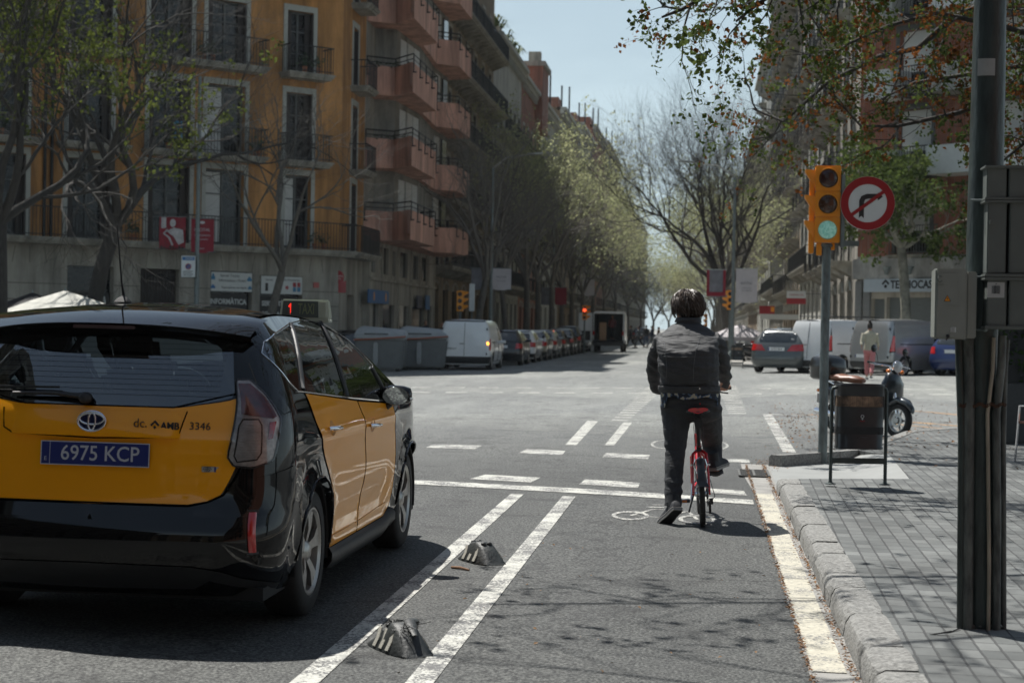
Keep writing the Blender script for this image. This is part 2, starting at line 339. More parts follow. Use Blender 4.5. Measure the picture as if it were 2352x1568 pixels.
# kerb: granite blocks with chamfered nose
b=MB(); r=rnd(3); y=-6.0
while y<16.3:
    l=r.choice([.55,.62,.9,1.0]) if y<12 else r.uniform(.6,1.1); y2=min(y+l,16.45); 
    dx=r.uniform(-.006,.006); dz=r.uniform(-.004,.006); x0=.705+dx; x1=.905
    prof=[(x0,-.02),(x0,.085+dz),(x0+.018,.118+dz),(x0+.045,.132+dz),(x1,.134+dz),(x1,-.02)]
    k=6; rings=[]
    for i in range(k+1):
        yy=y+.011+(y2-y-.022)*i/k; e=.018 if i in (0,k) else 0
        rings.append([(px+(e if j<4 and j>0 else 0)+r.uniform(-.002,.002),yy,g(px,yy)+pz-(e*.6 if 0<j<5 else 0)+r.uniform(-.002,.002)) for j,(px,pz) in enumerate(prof)])
    b.loft(rings); y=y2
for (ax,ay),(bx,by) in [((.74,19.35),(1.44,20.25)),((1.44,20.25),(1.8,20.75)),((1.8,20.75),(2.75,24.35)),((2.75,24.35),(3.6,25.45)),((3.6,25.45),(30,40.1))]:
    n=max(1,int(math.hypot(bx-ax,by-ay)/.9)); d=Vector((bx-ax,by-ay,0)).normalized(); nn=Vector((d.y,-d.x,0))
    for i in range(n):
        p=Vector((ax+(bx-ax)*i/n,ay+(by-ay)*i/n,0))+d*.004; q=Vector((ax+(bx-ax)*(i+1)/n,ay+(by-ay)*(i+1)/n,0))-d*.004; rr=[]
        for pt in (p,q): rr.append([(pt.x+nn.x*o-0,pt.y+nn.y*o,g(pt.x,pt.y)+h) for o,h in ((0,-.02),(0,.11),(.03,.135),(.17,.137),(.17,-.02))])
        b.loft(rr)
struct(b.build('kerb',m_kerb,smooth=30))
struct(drape('gutter',[(.49,-6),(.49,16.2),(.44,18),(.44,19.6),(.74,19.6),(.74,16.4),(.715,16.2),(.715,-6)],.004,m_gut,.5))
b=MB(); r=rnd(8)
for (y0,y1) in [(-6,7.45),(7.75,16.1)]:
    yy=y0
    while yy<y1:
        y2=min(yy+r.uniform(1.3,1.6),y1); P=[(.505,yy+.006),(.505,y2-.006),(.655,y2-.006),(.655,yy+.006)]; vs,F=fill(P,.4); b.add([(x,y,g(x,y)+.0085) for x,y in vs],F); yy=y2
struct(b.build('gutter_paint',m_gutp))
# drain grate
gr=thing('drain_grate','rectangular iron drain grate set in the gutter before the ramp','drain',(.545,18.27,g(.5,18)+.008))
b=MB(); b.box(-.15,.15,-.4,.4,-.002,.004); b.build('grate_pit',m_dark,gr)
b=MB()
for x in (-.15,0,.15): b.box(x-.012,x+.012,-.4,.4,.005,.016)
for i in range(12): yy=-.4+.8*i/11; b.box(-.138,-.012,yy-.012,yy+.012,.005,.013); b.box(.012,.138,yy-.012,yy+.012,.005,.013)
b.build('grate_bars',mat('grate_iron',(.11,.11,.105),.6,.4,var=.3),gr)
# markings
def mk(name,polys,m,dz=.004,st=.9):
    b=MB()
    for P in polys:
        vs,F=fill(P,st); b.add([(x,y,g(x,y)+dz) for x,y in vs],F)
    return struct(b.build(name,m))
def rect(x0,x1,y0,y1): return [(x0,y0),(x1,y0),(x1,y1),(x0,y1)]
mk('lane_line',[rect(-1.66,-1.545,2,15.25),rect(-1.2,-1.085,2,15.2)],m_wpaint)
mk('stop_line',[[(-6.5,16.4),(-2.6,16.2),(-1.2,15.98),(-.4,15.78),(.46,15.5),(.46,15.1),(-.4,15.36),(-1.2,15.54),(-2.6,15.78),(-6.5,15.95)]],m_wpaint,.005)
mk('crossing_dashes',[rect(-6.0,-5.4,16.7,17.3),rect(-4.9,-4.3,16.7,17.3),rect(-3.4,-2.85,16.6,17.2),[(-2.2,16.55),(-1.6,16.42),(-1.56,16.98),(-2.12,17.1)],[(-1.14,16.4),(-.58,16.25),(-.58,16.8),(-1.12,16.98)],[(-.02,16.05),(.42,15.9),(.40,16.35),(0,16.5)]],m_wpaint)
mk('crossing_dashes',[rect(-3.3,-2.7,20.7,21.4),[(-2.12,20.25),(-1.6,20.1),(-1.62,20.85),(-2.1,20.95)],[(-1.13,20.0),(-.6,19.9),(-.6,20.55),(-1.12,20.7)],rect(.2,.55,19.8,20.3)],m_wpaint2)
mk('bike_lane_dashes',[[(-1.71,21.95),(-1.57,21.95),(-1.66,28.05),(-1.84,28.05)],[(-1.22,22.1),(-1.1,22.1),(-1.1,27.7),(-1.24,27.7)]],m_wpaint)
def lad(xa,xb,ya,yb,n,xs0,xs1):
    out=[]
    for i in range(n):
        t=i/(n-1); y=ya+(yb-ya)*t; a=xa+(xs0-xa)*t; c=xb+(xs1-xb)*t; out.append(rect(a,c,y,y+.33))
    return out
mk('ladder_marking',lad(-1.46,-1.19,28.3,44.5,19,-1.42,-.95)+lad(.46,.78,31,46,19,.42,.9),m_wpaint,.004,3)
fd=[]
for i in range(-26,26):
    x=i*.86; fd.append(rect(x,x+.5,40.35+.02*abs(x),40.75+.02*abs(x))); fd.append(rect(x+.35,x+.85,43.9,44.3))
mk('junction_dashes',fd,m_wpaint,.004,2)
# bicycle symbol
def ring(cx,cy,rx,ry,w=.035,n=26):
    out=[]
    for i in range(n):
        a,c=2*pi*i/n,2*pi*(i+1)/n
        out.append([(cx+rx*math.cos(a),cy+ry*math.sin(a)),(cx+rx*math.cos(c),cy+ry*math.sin(c)),(cx+(rx-w)*math.cos(c),cy+(ry-w*3)*math.sin(c)),(cx+(rx-w)*math.cos(a),cy+(ry-w*3)*math.sin(a))])
    return out
def bar(a,c,w=.03):
    d=Vector((c[0]-a[0],c[1]-a[1])).normalized(); n=Vector((-d.y,d.x))*w/2
    return [(a[0]-n.x,a[1]-n.y),(c[0]-n.x,c[1]-n.y),(c[0]+n.x,c[1]+n.y),(a[0]+n.x,a[1]+n.y)]
mk('bicycle_symbol',ring(-.55,13.85,.15,.33)+ring(-.02,13.75,.15,.33)+[bar((-.55,13.85),(-.38,14.4)),bar((-.38,14.4),(-.1,14.35)),bar((-.4,14.75),(-.25,14.8),.06),bar((-.55,13.85),(-.3,13.8)),bar((-.3,13.8),(-.1,14.35)),bar((-.1,14.35),(-.02,13.75)),bar((-.45,14.55),(-.3,14.58),.06)],m_wpaint2,.004,.5)
mk('bicycle_symbol',ring(-.45,22.6,.2,.9)+ring(.15,22.6,.2,.9)+[bar((-.45,22.6),(-.2,24.2)),bar((-.2,24.2),(.1,24)),bar((.1,24),(.15,22.6))],m_wpaint2,.004,.6)
mk('parking_line',[[(1.0,21.7),(1.16,21.6),(1.22,30.9),(1.06,30.96)],[(1.06,30.7),(1.06,30.96),(1.7,30.9),(1.7,30.6)]],m_wpaint2,.004)
mk('orange_parking_line',[[(1.7,30.75),(1.7,30.9),(2.2,30.85),(2.2,30.7)],[(3.0,29.2),(3.1,29.35),(4.2,27.8),(4.1,27.65)],[(3.0,28.2),(3.08,28.35),(4.1,26.6),(4.0,26.45)],[(3.5,33),(3.6,33.2),(5,30.2),(4.9,30)],[(4.4,30.9),(4.5,31),(7,28.6),(6.9,28.5)]],m_ypaint,.004)
# far pavements
LP=[(-9.8,900),(-9.8,64.2),(-11.5,62),(-28,45.5),(-300,45.5),(-300,900)]
RP=[(.75,900),(.75,70),(1.6,68.2),(20,49.5),(300,49.5),(300,900)]
struct(drape('pavement',LP,.13,m_tile2,12,skirt=.15)); struct(drape('pavement',RP,.13,m_tile2,12,skirt=.15))
NL=[(-9.8,-60),(-9.8,12),(-24,27),(-300,27),(-300,-60)]
struct(drape('pavement',NL,.13,m_tile2,8,skirt=.15))
# far kerbs (real step with joints)
b=MB()
for Pl in ([(-9.8,500),(-9.8,64.2),(-11.5,62),(-28,45.5)],[(.75,500),(.75,70),(1.6,68.2),(20,49.5)]):
    for (ax,ay),(bx,by) in zip(Pl,Pl[1:]):
        n=max(1,int(math.hypot(bx-ax,by-ay)/4)); s=-1 if Pl[0][0]<0 else 1
        for i in range(n):
            p=(ax+(bx-ax)*i/n,ay+(by-ay)*i/n); q=(ax+(bx-ax)*(i+1)/n,ay+(by-ay)*(i+1)/n)
            d=Vector((q[0]-p[0],q[1]-p[1])).normalized(); nn=Vector((-d.y,d.x))*s
            if True: nn=-nn*-1
            rr=[[(u[0]+nn.x*o,u[1]+nn.y*o,g(*u)+h) for o,h in ((-.02,-.02),(-.02,.12),(0,.14),(.16,.14),(.16,-.02))] for u in (p,q)]
            b.loft(rr)
struct(b.build('kerb',m_kerb,smooth=30))
# fallen leaves and grit along the gutter and by the parking bay
def scatter(name,label,pts,size,m,seed,dzf=None):
    r=rnd(seed); b=MB()
    for x,y,z in pts:
        a=r.uniform(0,pi); s=size*r.uniform(.5,1.3); w_=s*r.uniform(.3,.8); t=Matrix.Translation((x,y,z))@Euler((r.uniform(-.5,.5),r.uniform(-.5,.5),a)).to_matrix().to_4x4()
        b.add([(-s,0,0),(0,-w_,s*.3),(s,0,0),(0,w_,s*.25)],[(0,1,2),(0,2,3)],0,t)
    o=b.build(name,m); o['kind']='stuff'; o['label']=label; return o
m_leafdead=mat('dead_leaves',(.13,.062,.025),.85,scale=9,c2=(.27,.14,.055)); m_grit=mat('brown_grit',(.20,.12,.06),.9,var=.5,scale=40)
r=rnd(11); pts=[]
for i in range(3000):
    y=r.uniform(4,19.3); k=r.random(); c=.5+.5*math.sin(y*3.7)*math.sin(y*1.31+2)
    if k<.55:
        if r.random()>.35+.65*c: continue
        x=.675+abs(r.gauss(0,.022))*-1+.022
    else: x=.492+r.gauss(0,.008)
    pts.append((x,y,g(x,y)+.014+r.random()*.01))
for i in range(260): x=r.gauss(.8,.12); y=r.gauss(19.7,.35); pts.append((x,y,g(x,y)+.015))
scatter('leaf_litter','brown leaf crumbs and grit lying along the gutter and kerb',pts,.011,m_leafdead,4)
pts=[]
for i in range(1100):
    x=r.uniform(.8,7); y=r.uniform(20.6,36) if x>1.2 else r.uniform(21,34)
    if r.random()<.6: x=1.2+abs(r.gauss(0,1.6)); y=27+r.gauss(0,3.2)
    if inpoly(x,y,PV): z=.14
    else: z=.008
    pts.append((x,y,g(x,y)+z))
scatter('leaf_litter','dry orange leaves scattered over the parking bays beyond the bin',pts,.022,m_leafdead,5)
pts=[(r.uniform(-1.9,.4),r.uniform(6.5,12),.012) for i in range(60)]
scatter('leaf_litter','few brown scraps of bark and leaf on the bike lane asphalt',pts,.012,m_grit,6)
# lane separators
m_sep=mat('black_rubber_block',(.022,.026,.026),.55,var=.35,scale=9,bump=.35,bscale=60); m_refl=mat('gritty_reflector',(.30,.29,.25),.8,var=.3,scale=150,bump=.5,bscale=200)
def separator(loc,rz,label,torn):
    t=thing('lane_separator',label,'lane separator',loc,rz,'rubber lane separators on the bike lane edge')
    b=MB(); n=14; rings=[]; Lh=.42 if torn else .38
    r=rnd(5 if torn else 6)
    for i in range(n+1):
        u=-1+2*i/n; f=max(0,1-abs(u)**2.2); hgt=.012+.115*f; wb=.105*(1-.35*abs(u)**3); wt=.045*(.5+.5*f)
        if torn and .1<u<.75: hgt*= .72+r.uniform(-.06,.06)
        rings.append([(-wb,u*Lh/2*1.0,0),(-wb,u*Lh/2,.008),(-wt-.012,u*Lh/2*.92,hgt*.88),(-wt,u*Lh/2*.9,hgt),(wt,u*Lh/2*.9,hgt),(wt+.012,u*Lh/2*.92,hgt*.88),(wb,u*Lh/2,.008),(wb,u*Lh/2,0)])
    b.loft(rings); 
    for s in (-1,1):
        for k in (-.06,.07): b.ball((0+.02*s,k,.118 if not torn else .10),(.02,.014,.012),8,5)
    b.build('rubber_block',m_sep,t,smooth=50)
    for s in (-1,1):
        for k in (-.075,0,.075):
            def pt(v,u): # on sloping flank
                z=.018+.078*v; x=s*(.1-.048*v)+s*.006; return (x,k*.9+u,z)
            b=MB(); A6=[pt(0,-.026),pt(0,.004),pt(.5,.010),pt(1,.034),pt(1,.006),pt(.5,-.020)]
            q2=[(x-s*.008,y,z-.002) for x,y,z in A6]; b.add(A6,[(0,1,2,5),(5,2,3,4)]); b.add(A6+q2,[(i,(i+1)%6,6+(i+1)%6,6+i) for i in range(6)])
            b.build('reflector_chevron',m_refl,t)
    if torn:
        b=MB(); pts=[(0,-.16,.09),(.03,-.04,.135),(.09,.06,.12),(.13,.13,.075),(.16,.19,.02)]
        b.tube(pts,[.012,.028,.032,.022,.006],8,flat=.35); 
        for i in range(90):
            a=r.uniform(-.12,.1); x=r.gauss(.01,.03); z=.10+r.uniform(-.01,.02); b.tube([(x,a,z),(x+r.gauss(0,.012),a+r.gauss(0,.012),z+r.uniform(.0,.018)),(x+r.gauss(0,.02),a+r.gauss(0,.02),z+r.uniform(-.01,.02))],.0018,3)
        b.build('torn_flap',m_sep,t,smooth=60)
    return t
sp=separator((-1.36,10.85,g(-1.37,10.7)),R(36),'intact black rubber lane separator, the farther of two, with twigs at its foot',False)
separator((-1.35,7.83,g(-1.3,8)),R(35),'torn black rubber lane separator with a peeled flap, nearest the camera',True)
b=MB(); b.tube([(-1.50,10.5,.022),(-1.44,10.46,.026),(-1.38,10.42,.02)],[.007,.009,.006],8); tag(b.build('twig',mat('bark_scrap',(.20,.11,.06),.85,var=.3,scale=40),smooth=True),'short brown stick lying against the intact lane separator','twig')
# ---------------- vehicle bodies ----------------
def curve(pts):                      # monotone cubic through (t,v) points
    T=[p[0] for p in pts]; Vv=[p[1] for p in pts]; n=len(T); d=[(Vv[i+1]-Vv[i])/(T[i+1]-T[i]) for i in range(n-1)]
    m=[d[0]]+[0 if d[i-1]*d[i]<=0 else 2*d[i-1]*d[i]/(d[i-1]+d[i]) for i in range(1,n-1)]+[d[-1]]
    def f(t):
        if t<=T[0]: return Vv[0]
        if t>=T[-1]: return Vv[-1]
        i=0
        while t>T[i+1]: i+=1
        h=T[i+1]-T[i]; u=(t-T[i])/h
        return (2*u**3-3*u*u+1)*Vv[i]+(u**3-2*u*u+u)*h*m[i]+(-2*u**3+3*u*u)*Vv[i+1]+(u**3-u*u)*h*m[i+1]
    return f
class Body:
    def __init__(s,L_,W,YR,rail,a=.3,b=.25,af=.8,bf=.6,crown=.035,rc=.05,wheels=(),wr=.33,z0=.22,ztail=1.4,flare=.016,fx=None,side=None):
        s.L=L_; s.W=W; s.YR=YR; s.rail=rail; s.a=a if callable(a) else (lambda z:a); s.b=b; s.af=af; s.bf=bf; s.cr=crown; s.rc=rc; s.wheels=wheels; s.wr=wr; s.z0=z0; s.zt=ztail; s.flare=flare; s.side=side
    def y1(s,z): w=s.W(z); return s.YR(z)+s.cr*((w-s.b)/w)**2
    def ya(s,z): return s.y1(z)+s.a(z)
    def sE(s,z): return 2+(s.L-s.af-s.ya(z))
    def P(s,u,z,off=0):
        w=s.W(z); b=min(s.b,w-.05); 
        if u<=1: x=u*(w-b); y=s.YR(z)+s.cr*(x/w)**2; nx,ny=0,-1
        elif u<=2:
            t=(u-1)*pi/2; x=w-b+b*math.sin(t); y=s.y1(z)+s.a(z)*(1-math.cos(t)); nx,ny=math.sin(t),-math.cos(t)
        else:
            e=s.sE(z)
            if u<=e: x=w; y=s.ya(z)+u-2; nx,ny=1,0
            elif u<=e+1:
                t=(u-e)*pi/2; x=w-s.bf*(1-math.cos(t)); y=s.L-s.af+s.af*math.sin(t); nx,ny=math.cos(t),math.sin(t)
            else: t=min(u-e-1,1); x=(w-s.bf)*(1-t); y=s.L; nx,ny=0,1
        if u>1.2:
            fl=0
            for yc in s.wheels:
                d=math.hypot(y-yc,z-s.wr)
                if d<s.wr*1.7: fl=max(fl,s.flare*math.exp(-((d-s.wr*1.14)/.07)**2))
            x+=fl*min(1,(u-1.2)/.4)
            if s.side: x+=s.side(y,z)*min(1,(u-1.2)/.6)
        return Vector((x+nx*off,y+ny*off,z))
    def S(s,y,z):
        y0=s.ya(z)
        if y>=y0: return (2+y-y0,z)
        c=max(-1,min(1,1-(y-s.y1(z))/s.a(z))); return (1+math.acos(c)/(pi/2),z)
    def Rr(s,x,z):
        w=s.W(z); b=min(s.b,w-.05)
        return (x/(w-b),z) if x<=w-b else (1+math.asin(min(1,(x-w+b)/b))/(pi/2),z)
    def top(s,u):
        z=s.rail(0)
        for i in range(25):
            y=s.P(u,z).y; z=.5*z+.5*min(s.rail(y),s.zt if u<1.6 else 9)
        return z
    def xo(s,y):
        z=s.rail(y); lo=s.y1(z)
        w=s.W(z); b=min(s.b,w-.05)
        if y<s.YR(z): return 0
        if y<lo: return w*math.sqrt(max(0,(y-s.YR(z))/s.cr))
        return s.P(s.S(y,z)[0],z).x if y<=s.L-s.af else w-s.bf*(1-math.sqrt(max(0,1-((y-s.L+s.af)/s.af)**2)))
    def umax(s,z=.6): return s.sE(z)+2
def chaikin(P,k=2,c=.12):
    for _ in range(k):
        Q=[]
        for i in range(len(P)):
            a,b=P[i],P[(i+1)%len(P)]; Q.append((a[0]*(1-c)+b[0]*c,a[1]*(1-c)+b[1]*c)); Q.append((a[0]*c+b[0]*(1-c),a[1]*c+b[1]*(1-c)))
        P=Q
    return P
def arch(B,yc,R_=None,z0=None,n=14):         # arch hole in (s,z)
    R_=R_ or B.wr*1.12; z0=z0 if z0 is not None else B.z0-.05; P=[]
    for i in range(n+1):
        t=pi*i/n; y=yc-R_*math.cos(t); z=B.wr+R_*math.sin(t); P.append(B.S(y,z))
    return [(B.S(yc-R_,.3)[0],z0)]+P+[(B.S(yc+R_,.3)[0],z0)]
def panel(B,name,poly,m,parent,off=.002,st=.05,holes=(),both=False,mirror=False,mats=None,smooth=True,thick=0,flip=False):
    vs,F=fill(poly,st,holes); b=MB()
    def put(sg):
        V=[]
        for u,z in vs:
            p=B.P(u,z,off); V.append((p.x*sg,p.y,p.z))
        b.add(V,[f if sg>0 else f[::-1] for f in F])
    if both: put(1); put(-1)
    else: put(-1 if mirror else 1)
    o=b.build(name,m,parent,smooth=smooth,weld=both)
    return o
def seam(B,poly,parent_mb,r=.004,off=.001,closed=True,mirror=False,st=.06,n=5):
    P=resample(poly,st,closed); sg=-1 if mirror else 1
    pts=[]
    for u,z in P:
        p=B.P(u,z,off); pts.append((p.x*sg,p.y,p.z))
    if closed: pts.append(pts[0])
    parent_mb.tube(pts,r,n)
def lid(B,name,m,parent,y0,y1,n=40,k=14,t0=-1,t1=1,off=0,extra=None,smooth=True):
    rows=[]
    for i in range(n+1):
        y=y0+(y1-y0)*i/n; xo=B.xo(y); z=B.rail(y)
        rows.append([(xo*t,y,z+B.rc*min(1,xo/.5)*(1-t*t)+off+(extra(y,t) if extra else 0)) for t in [t0+(t1-t0)*j/k for j in range(k+1)]])
    b=MB(); b.grid(rows); return b.build(name,m,parent,smooth=60)
def wheel(parent,x,y,r,side,tw=.2,rimr=None,spokes=5,mrim=None,name='wheel',steel=False,detail=True,z=None):
    rr=rimr or r*.66; z=r if z is None else z; T=Matrix.Translation((x,y,z))@(Matrix.Identity(4) if side>0 else Matrix.Rotation(pi,4,'Z')); mrim=mrim or m_alloy
    w=MB(); n=36 if detail else 18; h=tw/2
    w.lathe([(rr,-h*.8),(rr+.012,-h),(r-.03,-h),(r-.006,-h*.78),(r,-h*.4),(r,h*.4),(r-.006,h*.78),(r-.03,h),(rr+.014,h*1.02),(rr,h*.86)],n,0,T,'x')
    if detail:
        for q in (-.5,0,.5): w.lathe([(r-.004,h*q-.004),(r+.0015,h*q-.012),(r+.0015,h*q-.02)],n,0,T,'x')
    t=w.build('tyre' if not name=='tyre' else name,m_rubber,None,smooth=50)
    t.name=name; t.parent=parent
    b=MB(); b.lathe([(rr+.006,h*.98),(rr-.004,h*.99),(rr-.018,h*.86),(rr-.022,h*.2),(rr-.03,-h*.6),(.01,-h*.6)],n,0,T,'x')
    hub=.04 if detail else .05
    if steel:
        b.lathe([(rr-.02,h*.55),(rr-.06,h*.72),(.09,h*.6),(.05,h*.8),(.0,h*.82)],n,0,T,'x')
    else:
        b.lathe([(.0,h*.9),(.03,h*.9),(.045,h*.8),(.075,h*.55),(.06,h*.2)],20,0,T,'x')
        for k in range(spokes):
            a=2*pi*k/spokes+.3
            for dlt in ((-.16,.16) if detail else (0,)):
                V=[];wd=.017 if detail else .04
                for (rad,xx,ww) in ((.04,h*.7,1.1),(rr*.55,h*.86,1.0),(rr-.016,h*.88,1.5)):
                    aa=a+dlt*(rad/rr)
                    c,s_=math.cos(aa),math.sin(aa)
                    for q in (-1,1):
                        V.append((xx,c*rad-s_*wd*ww*q,s_*rad+c*wd*ww*q)); V.append((xx-.02,c*rad-s_*wd*ww*q*.8,s_*rad+c*wd*ww*q*.8))
                F=[]
                for i in range(2):
                    o=i*4; F+=[(o,o+4,o+6,o+2),(o+1,o+3,o+7,o+5),(o,o+1,o+5,o+4),(o+2,o+6,o+7,o+3)]
                b.add(V,F,0,T)
    ri=b.build('rim',mrim,t,smooth=35)
    return t
# ---------------- the taxi ----------------
def build_taxi():
    t=thing('taxi','black and yellow taxi seen from behind, a red 1 on its roof sign','taxi',(-2.81,7.70,.026),0)
    t.rotation_euler=(0,R(.45),0)
    W=curve([(.2,.80),(.3,.845),(.42,.868),(.6,.884),(.75,.886),(.9,.882),(1.0,.87),(1.08,.850),(1.2,.80),(1.3,.755),(1.4,.70),(1.46,.655),(1.5,.61),(1.56,.50)])
    YR=curve([(.2,.14),(.27,.06),(.36,.012),(.46,0),(.55,.02),(.60,.075),(.66,.10),(.8,.115),(.93,.13),(1.02,.155),(1.1,.195),(1.2,.25),(1.3,.308),(1.38,.36),(1.45,.43),(1.55,.58)])
    rail=curve([(-.5,1.42),(.25,1.43),(.5,1.465),(.8,1.493),(1.15,1.505),(1.6,1.495),(2.0,1.455),(2.4,1.375),(2.8,1.25),(3.2,1.11),(3.5,1.02),(3.9,.95),(4.3,.85),(4.6,.70)])
    def side(y,z):
        v=-.022*math.exp(-((z-.46)/.11)**2)*ss(1.2,1.5,y)*ss(3.1,2.8,y)
        v+=.012*math.exp(-((z-.90)/.05)**2)*ss(.5,1,y)*ss(3.3,3,y)
        v+=.02*math.exp(-((z-.30)/.05)**2)*ss(1.25,1.4,y)*ss(3.05,2.9,y)*.6
        return v
    B=Body(4.6,W,YR,rail,a=lambda z:.34 if z<.6 else .30,b=.27,af=.9,bf=.62,crown=.05,rc=.055,wheels=(.915,3.66),wr=.325,z0=.2,ztail=1.43,flare=.02,side=side)
    RS=lambda x,z:B.Rr(x,z); SS=lambda y,z:B.S(y,z)
    # rear screen
    rw=[(0,1.075),(.66,1.075),(1.12,1.118),(1.16,1.15),(1.21,1.25),(1.27,1.37),(1.2,1.41),(0,1.42)]
    q=chaikin([(1.61,1.335),(1.70,1.372),SS(1.22,1.463),SS(.79,1.145),SS(.67,1.15)],2,.06)
    rwin=chaikin([SS(1.27,1.462),SS(1.6,1.482),SS(1.96,1.478),SS(1.72,1.078),SS(.83,1.135)],2,.05)
    fwin=chaikin([SS(2.04,1.470),SS(2.2,1.43),SS(2.42,1.365),SS(2.72,1.225),SS(2.84,1.01),SS(1.84,1.065)],2,.05)
    tri=chaikin([SS(2.82,1.19),SS(3.12,1.09),SS(3.2,1.005),SS(3.0,1.01)],2,.08)
    um=B.umax(); bot=[(u,B.z0) for u in np.linspace(0,B.sE(.3)+2,46)]; topp=[(u,B.top(u)) for u in np.linspace(B.sE(1.0)+2,0,70)]
    rwm=[(-u,z) for u,z in reversed(rw) if u>0]
    shell=panel(B,'body',[(float(a_),c_) for a_,c_ in bot]+[(float(a_),c_) for a_,c_ in topp],m_black,t,0,.055,holes=[arch(B,.915,.375),arch(B,3.66,.372),q,rwin,fwin,tri,[(0.001,1.085)]+rw[1:-1]+[(0.001,1.415)]],both=True)
    # roof and bonnet, windscreen
    lid(B,'roof',m_black,t,.42,2.12,36,18)
    lid(B,'windscreen',m_glass,t,2.12,3.42,20,14)
    lid(B,'bonnet',m_black,t,3.42,4.6,24,14)
    # glass
    def rear_full(name,poly,m,off,st=.05):
        P=[p for p in poly]; Pm=[(-u,z) for u,z in reversed(P) if u>1e-6]
        full=P+Pm; vs,F=fill(full,st); b=MB(); V=[]
        for u,z in vs:
            p=B.P(abs(u),z,off); V.append((p.x*(1 if u>=0 else -1),p.y,p.z))
        b.add(V,F); return b.build(name,m,t,smooth=60),full
    rear_full('rear_window',[(0,1.07),(.66,1.07),(1.13,1.115),(1.175,1.15),(1.225,1.25),(1.30,1.375),(1.22,1.42),(0,1.425)],m_glassd,.003)
    b=MB()                                           # demister wires and dark screen border
    for k in range(12):
        z=1.12+.024*k; b.tube([(x,B.P(RS(abs(x),z)[0],z,.0045).y,z) for x in np.linspace(-.56,.56,17)],.0006,3)
    b.build('demister_wires',m_seam,t)
    b=MB()
    br=chaikin([RS(.02,1.115),RS(.34,1.115),RS(.50,1.15),RS(.545,1.24),RS(.50,1.385),RS(.02,1.405)],1,.2)
    P1=[(0,1.074),(.66,1.074),(1.12,1.118),(1.165,1.15),(1.215,1.25),(1.29,1.37),(1.2,1.41),(0,1.42)]
    P2=[(0,1.40),RS(.47,1.385),RS(.53,1.34),RS(.56,1.24),RS(.545,1.17),RS(.47,1.135),(0,1.125)]
    full=P1+P2
    vs,F=fill(full,.05)
    for sg in (1,-1):
        V=[]
        for u,z in vs:
            p=B.P(abs(u),z,.001); V.append((p.x*sg,p.y,p.z))
        b.add(V,F)
    b.build('screen_border',m_farglass,t,smooth=60)
    for mir in (False,True):
        panel(B,'quarter_window',q,m_glassd,t,-.004,.06,mirror=mir)
    # yellow tailgate
    gate,gp=rear_full('tailgate',[(0,.618),(.75,.622),(.88,.640),(.98,.668),(1.06,.735),(1.13,.805),(1.06,.84),(1.09,.92),(1.17,1.114),(1.1,1.105),(.66,1.066),(0,1.066)],m_yellow,.004,.04)
    b=MB()
    def rtube(pts,r,off): b.tube([( (1 if x>=0 else -1)*abs(B.P(B.Rr(abs(x),z)[0],z,off).x),B.P(B.Rr(abs(x),z)[0],z,off).y,z) for x,z in pts],r,5)
    def linez(P,st=.05):
        out=[]
        for (x0,z0),(x1,z1) in zip(P,P[1:]):
            k=max(1,int(math.hypot(x1-x0,z1-z0)/st)); out+=[(x0+(x1-x0)*i/k,z0+(z1-z0)*i/k) for i in range(k)]
        return out+[P[-1]]
    rtube(linez([(-.46,1.045),(-.445,.955),(-.40,.93),(0,.918),(.36,.93),(.40,.95),(.425,1.05)]),.0035,.004)
    rtube(linez([(-.69,.80),(-.62,.675),(-.55,.64),(-.46,.622),(.46,.622),(.55,.64),(.62,.675),(.665,.745),(.69,.8)]),.006,.002)
    rtube(linez([(-.67,1.145),(-.36,1.067),(.36,1.067),(.67,1.145)]),.004,.004)
    b.build('seams',m_seam,gate,smooth=60)
    # pressed ledge above the plate
    b=MB(); rows=[]
    for off,z in ((.004,.925),(.022,.927),(.024,.94),(.012,1.0),(.005,1.045)):
        rows.append([(x,B.P(B.Rr(abs(x),z)[0],z,off*(1 if abs(x)<.36 else (.42-abs(x))/.06+.0)).y,z) for x in np.linspace(-.42,.405,30)])
    b.grid(rows); b.build('ledge',m_yellow,gate,smooth=60)
    py=B.P(0,.845).y-.006
    # number plate
    m_pb=mat('number_plate_blue',(.008,.018,.15),.35,coat=.5,var=.05); m_pw=mat('plate_white_characters',(.50,.52,.55),.4,var=.03)
    pl=MB(); pl.box(-.26,.26,-.006,0,-.055,.055); plo=pl.build('number_plate',m_pb,t,bevel=.004); plo.location=(.013,py-.006,.845); plo.rotation_euler=(R(-3),0,0)
    b=MB()
    for x0,x1,z0,z1 in ((-.26,.26,.051,.055),(-.26,.26,-.055,-.051),(-.26,-.256,-.051,.051),(.256,.26,-.051,.051),(-.2175,-.2155,-.051,.051)): b.box(x0,x1,-.0075,-.0062,z0,z1)
    b.build('plate_border',m_pw,plo)
    text('6975 KCP',.098,plo,(.023,-.0065,-.001),(pi/2,0,0),m_pw,'plate_characters',.0006,sx=.93,bold=.0006)
    text('E',.026,plo,(-.237,-.0065,-.028),(pi/2,0,0),m_pw,'plate_country_letter',.0006)
    yy=lambda z,x=0:B.P(B.Rr(abs(x),z)[0],z).y-.027
    text('dc.',.058,t,(.218,yy(.99,.2)+.004,.992),(pi/2-.1,0,0),m_ink,'lettering',.0008)
    text('AMB',.044,t,(.357,yy(.98,.35)+.01,.982),(pi/2-.1,0,.02),m_ink,'lettering',.0008,bold=.0016)
    text('3346',.050,t,(.494,B.P(B.Rr(.494,.985)[0],.985).y-.007,.984),(pi/2-.1,0,.06),m_ink,'lettering',.0008,sx=1.02)
    b=MB()
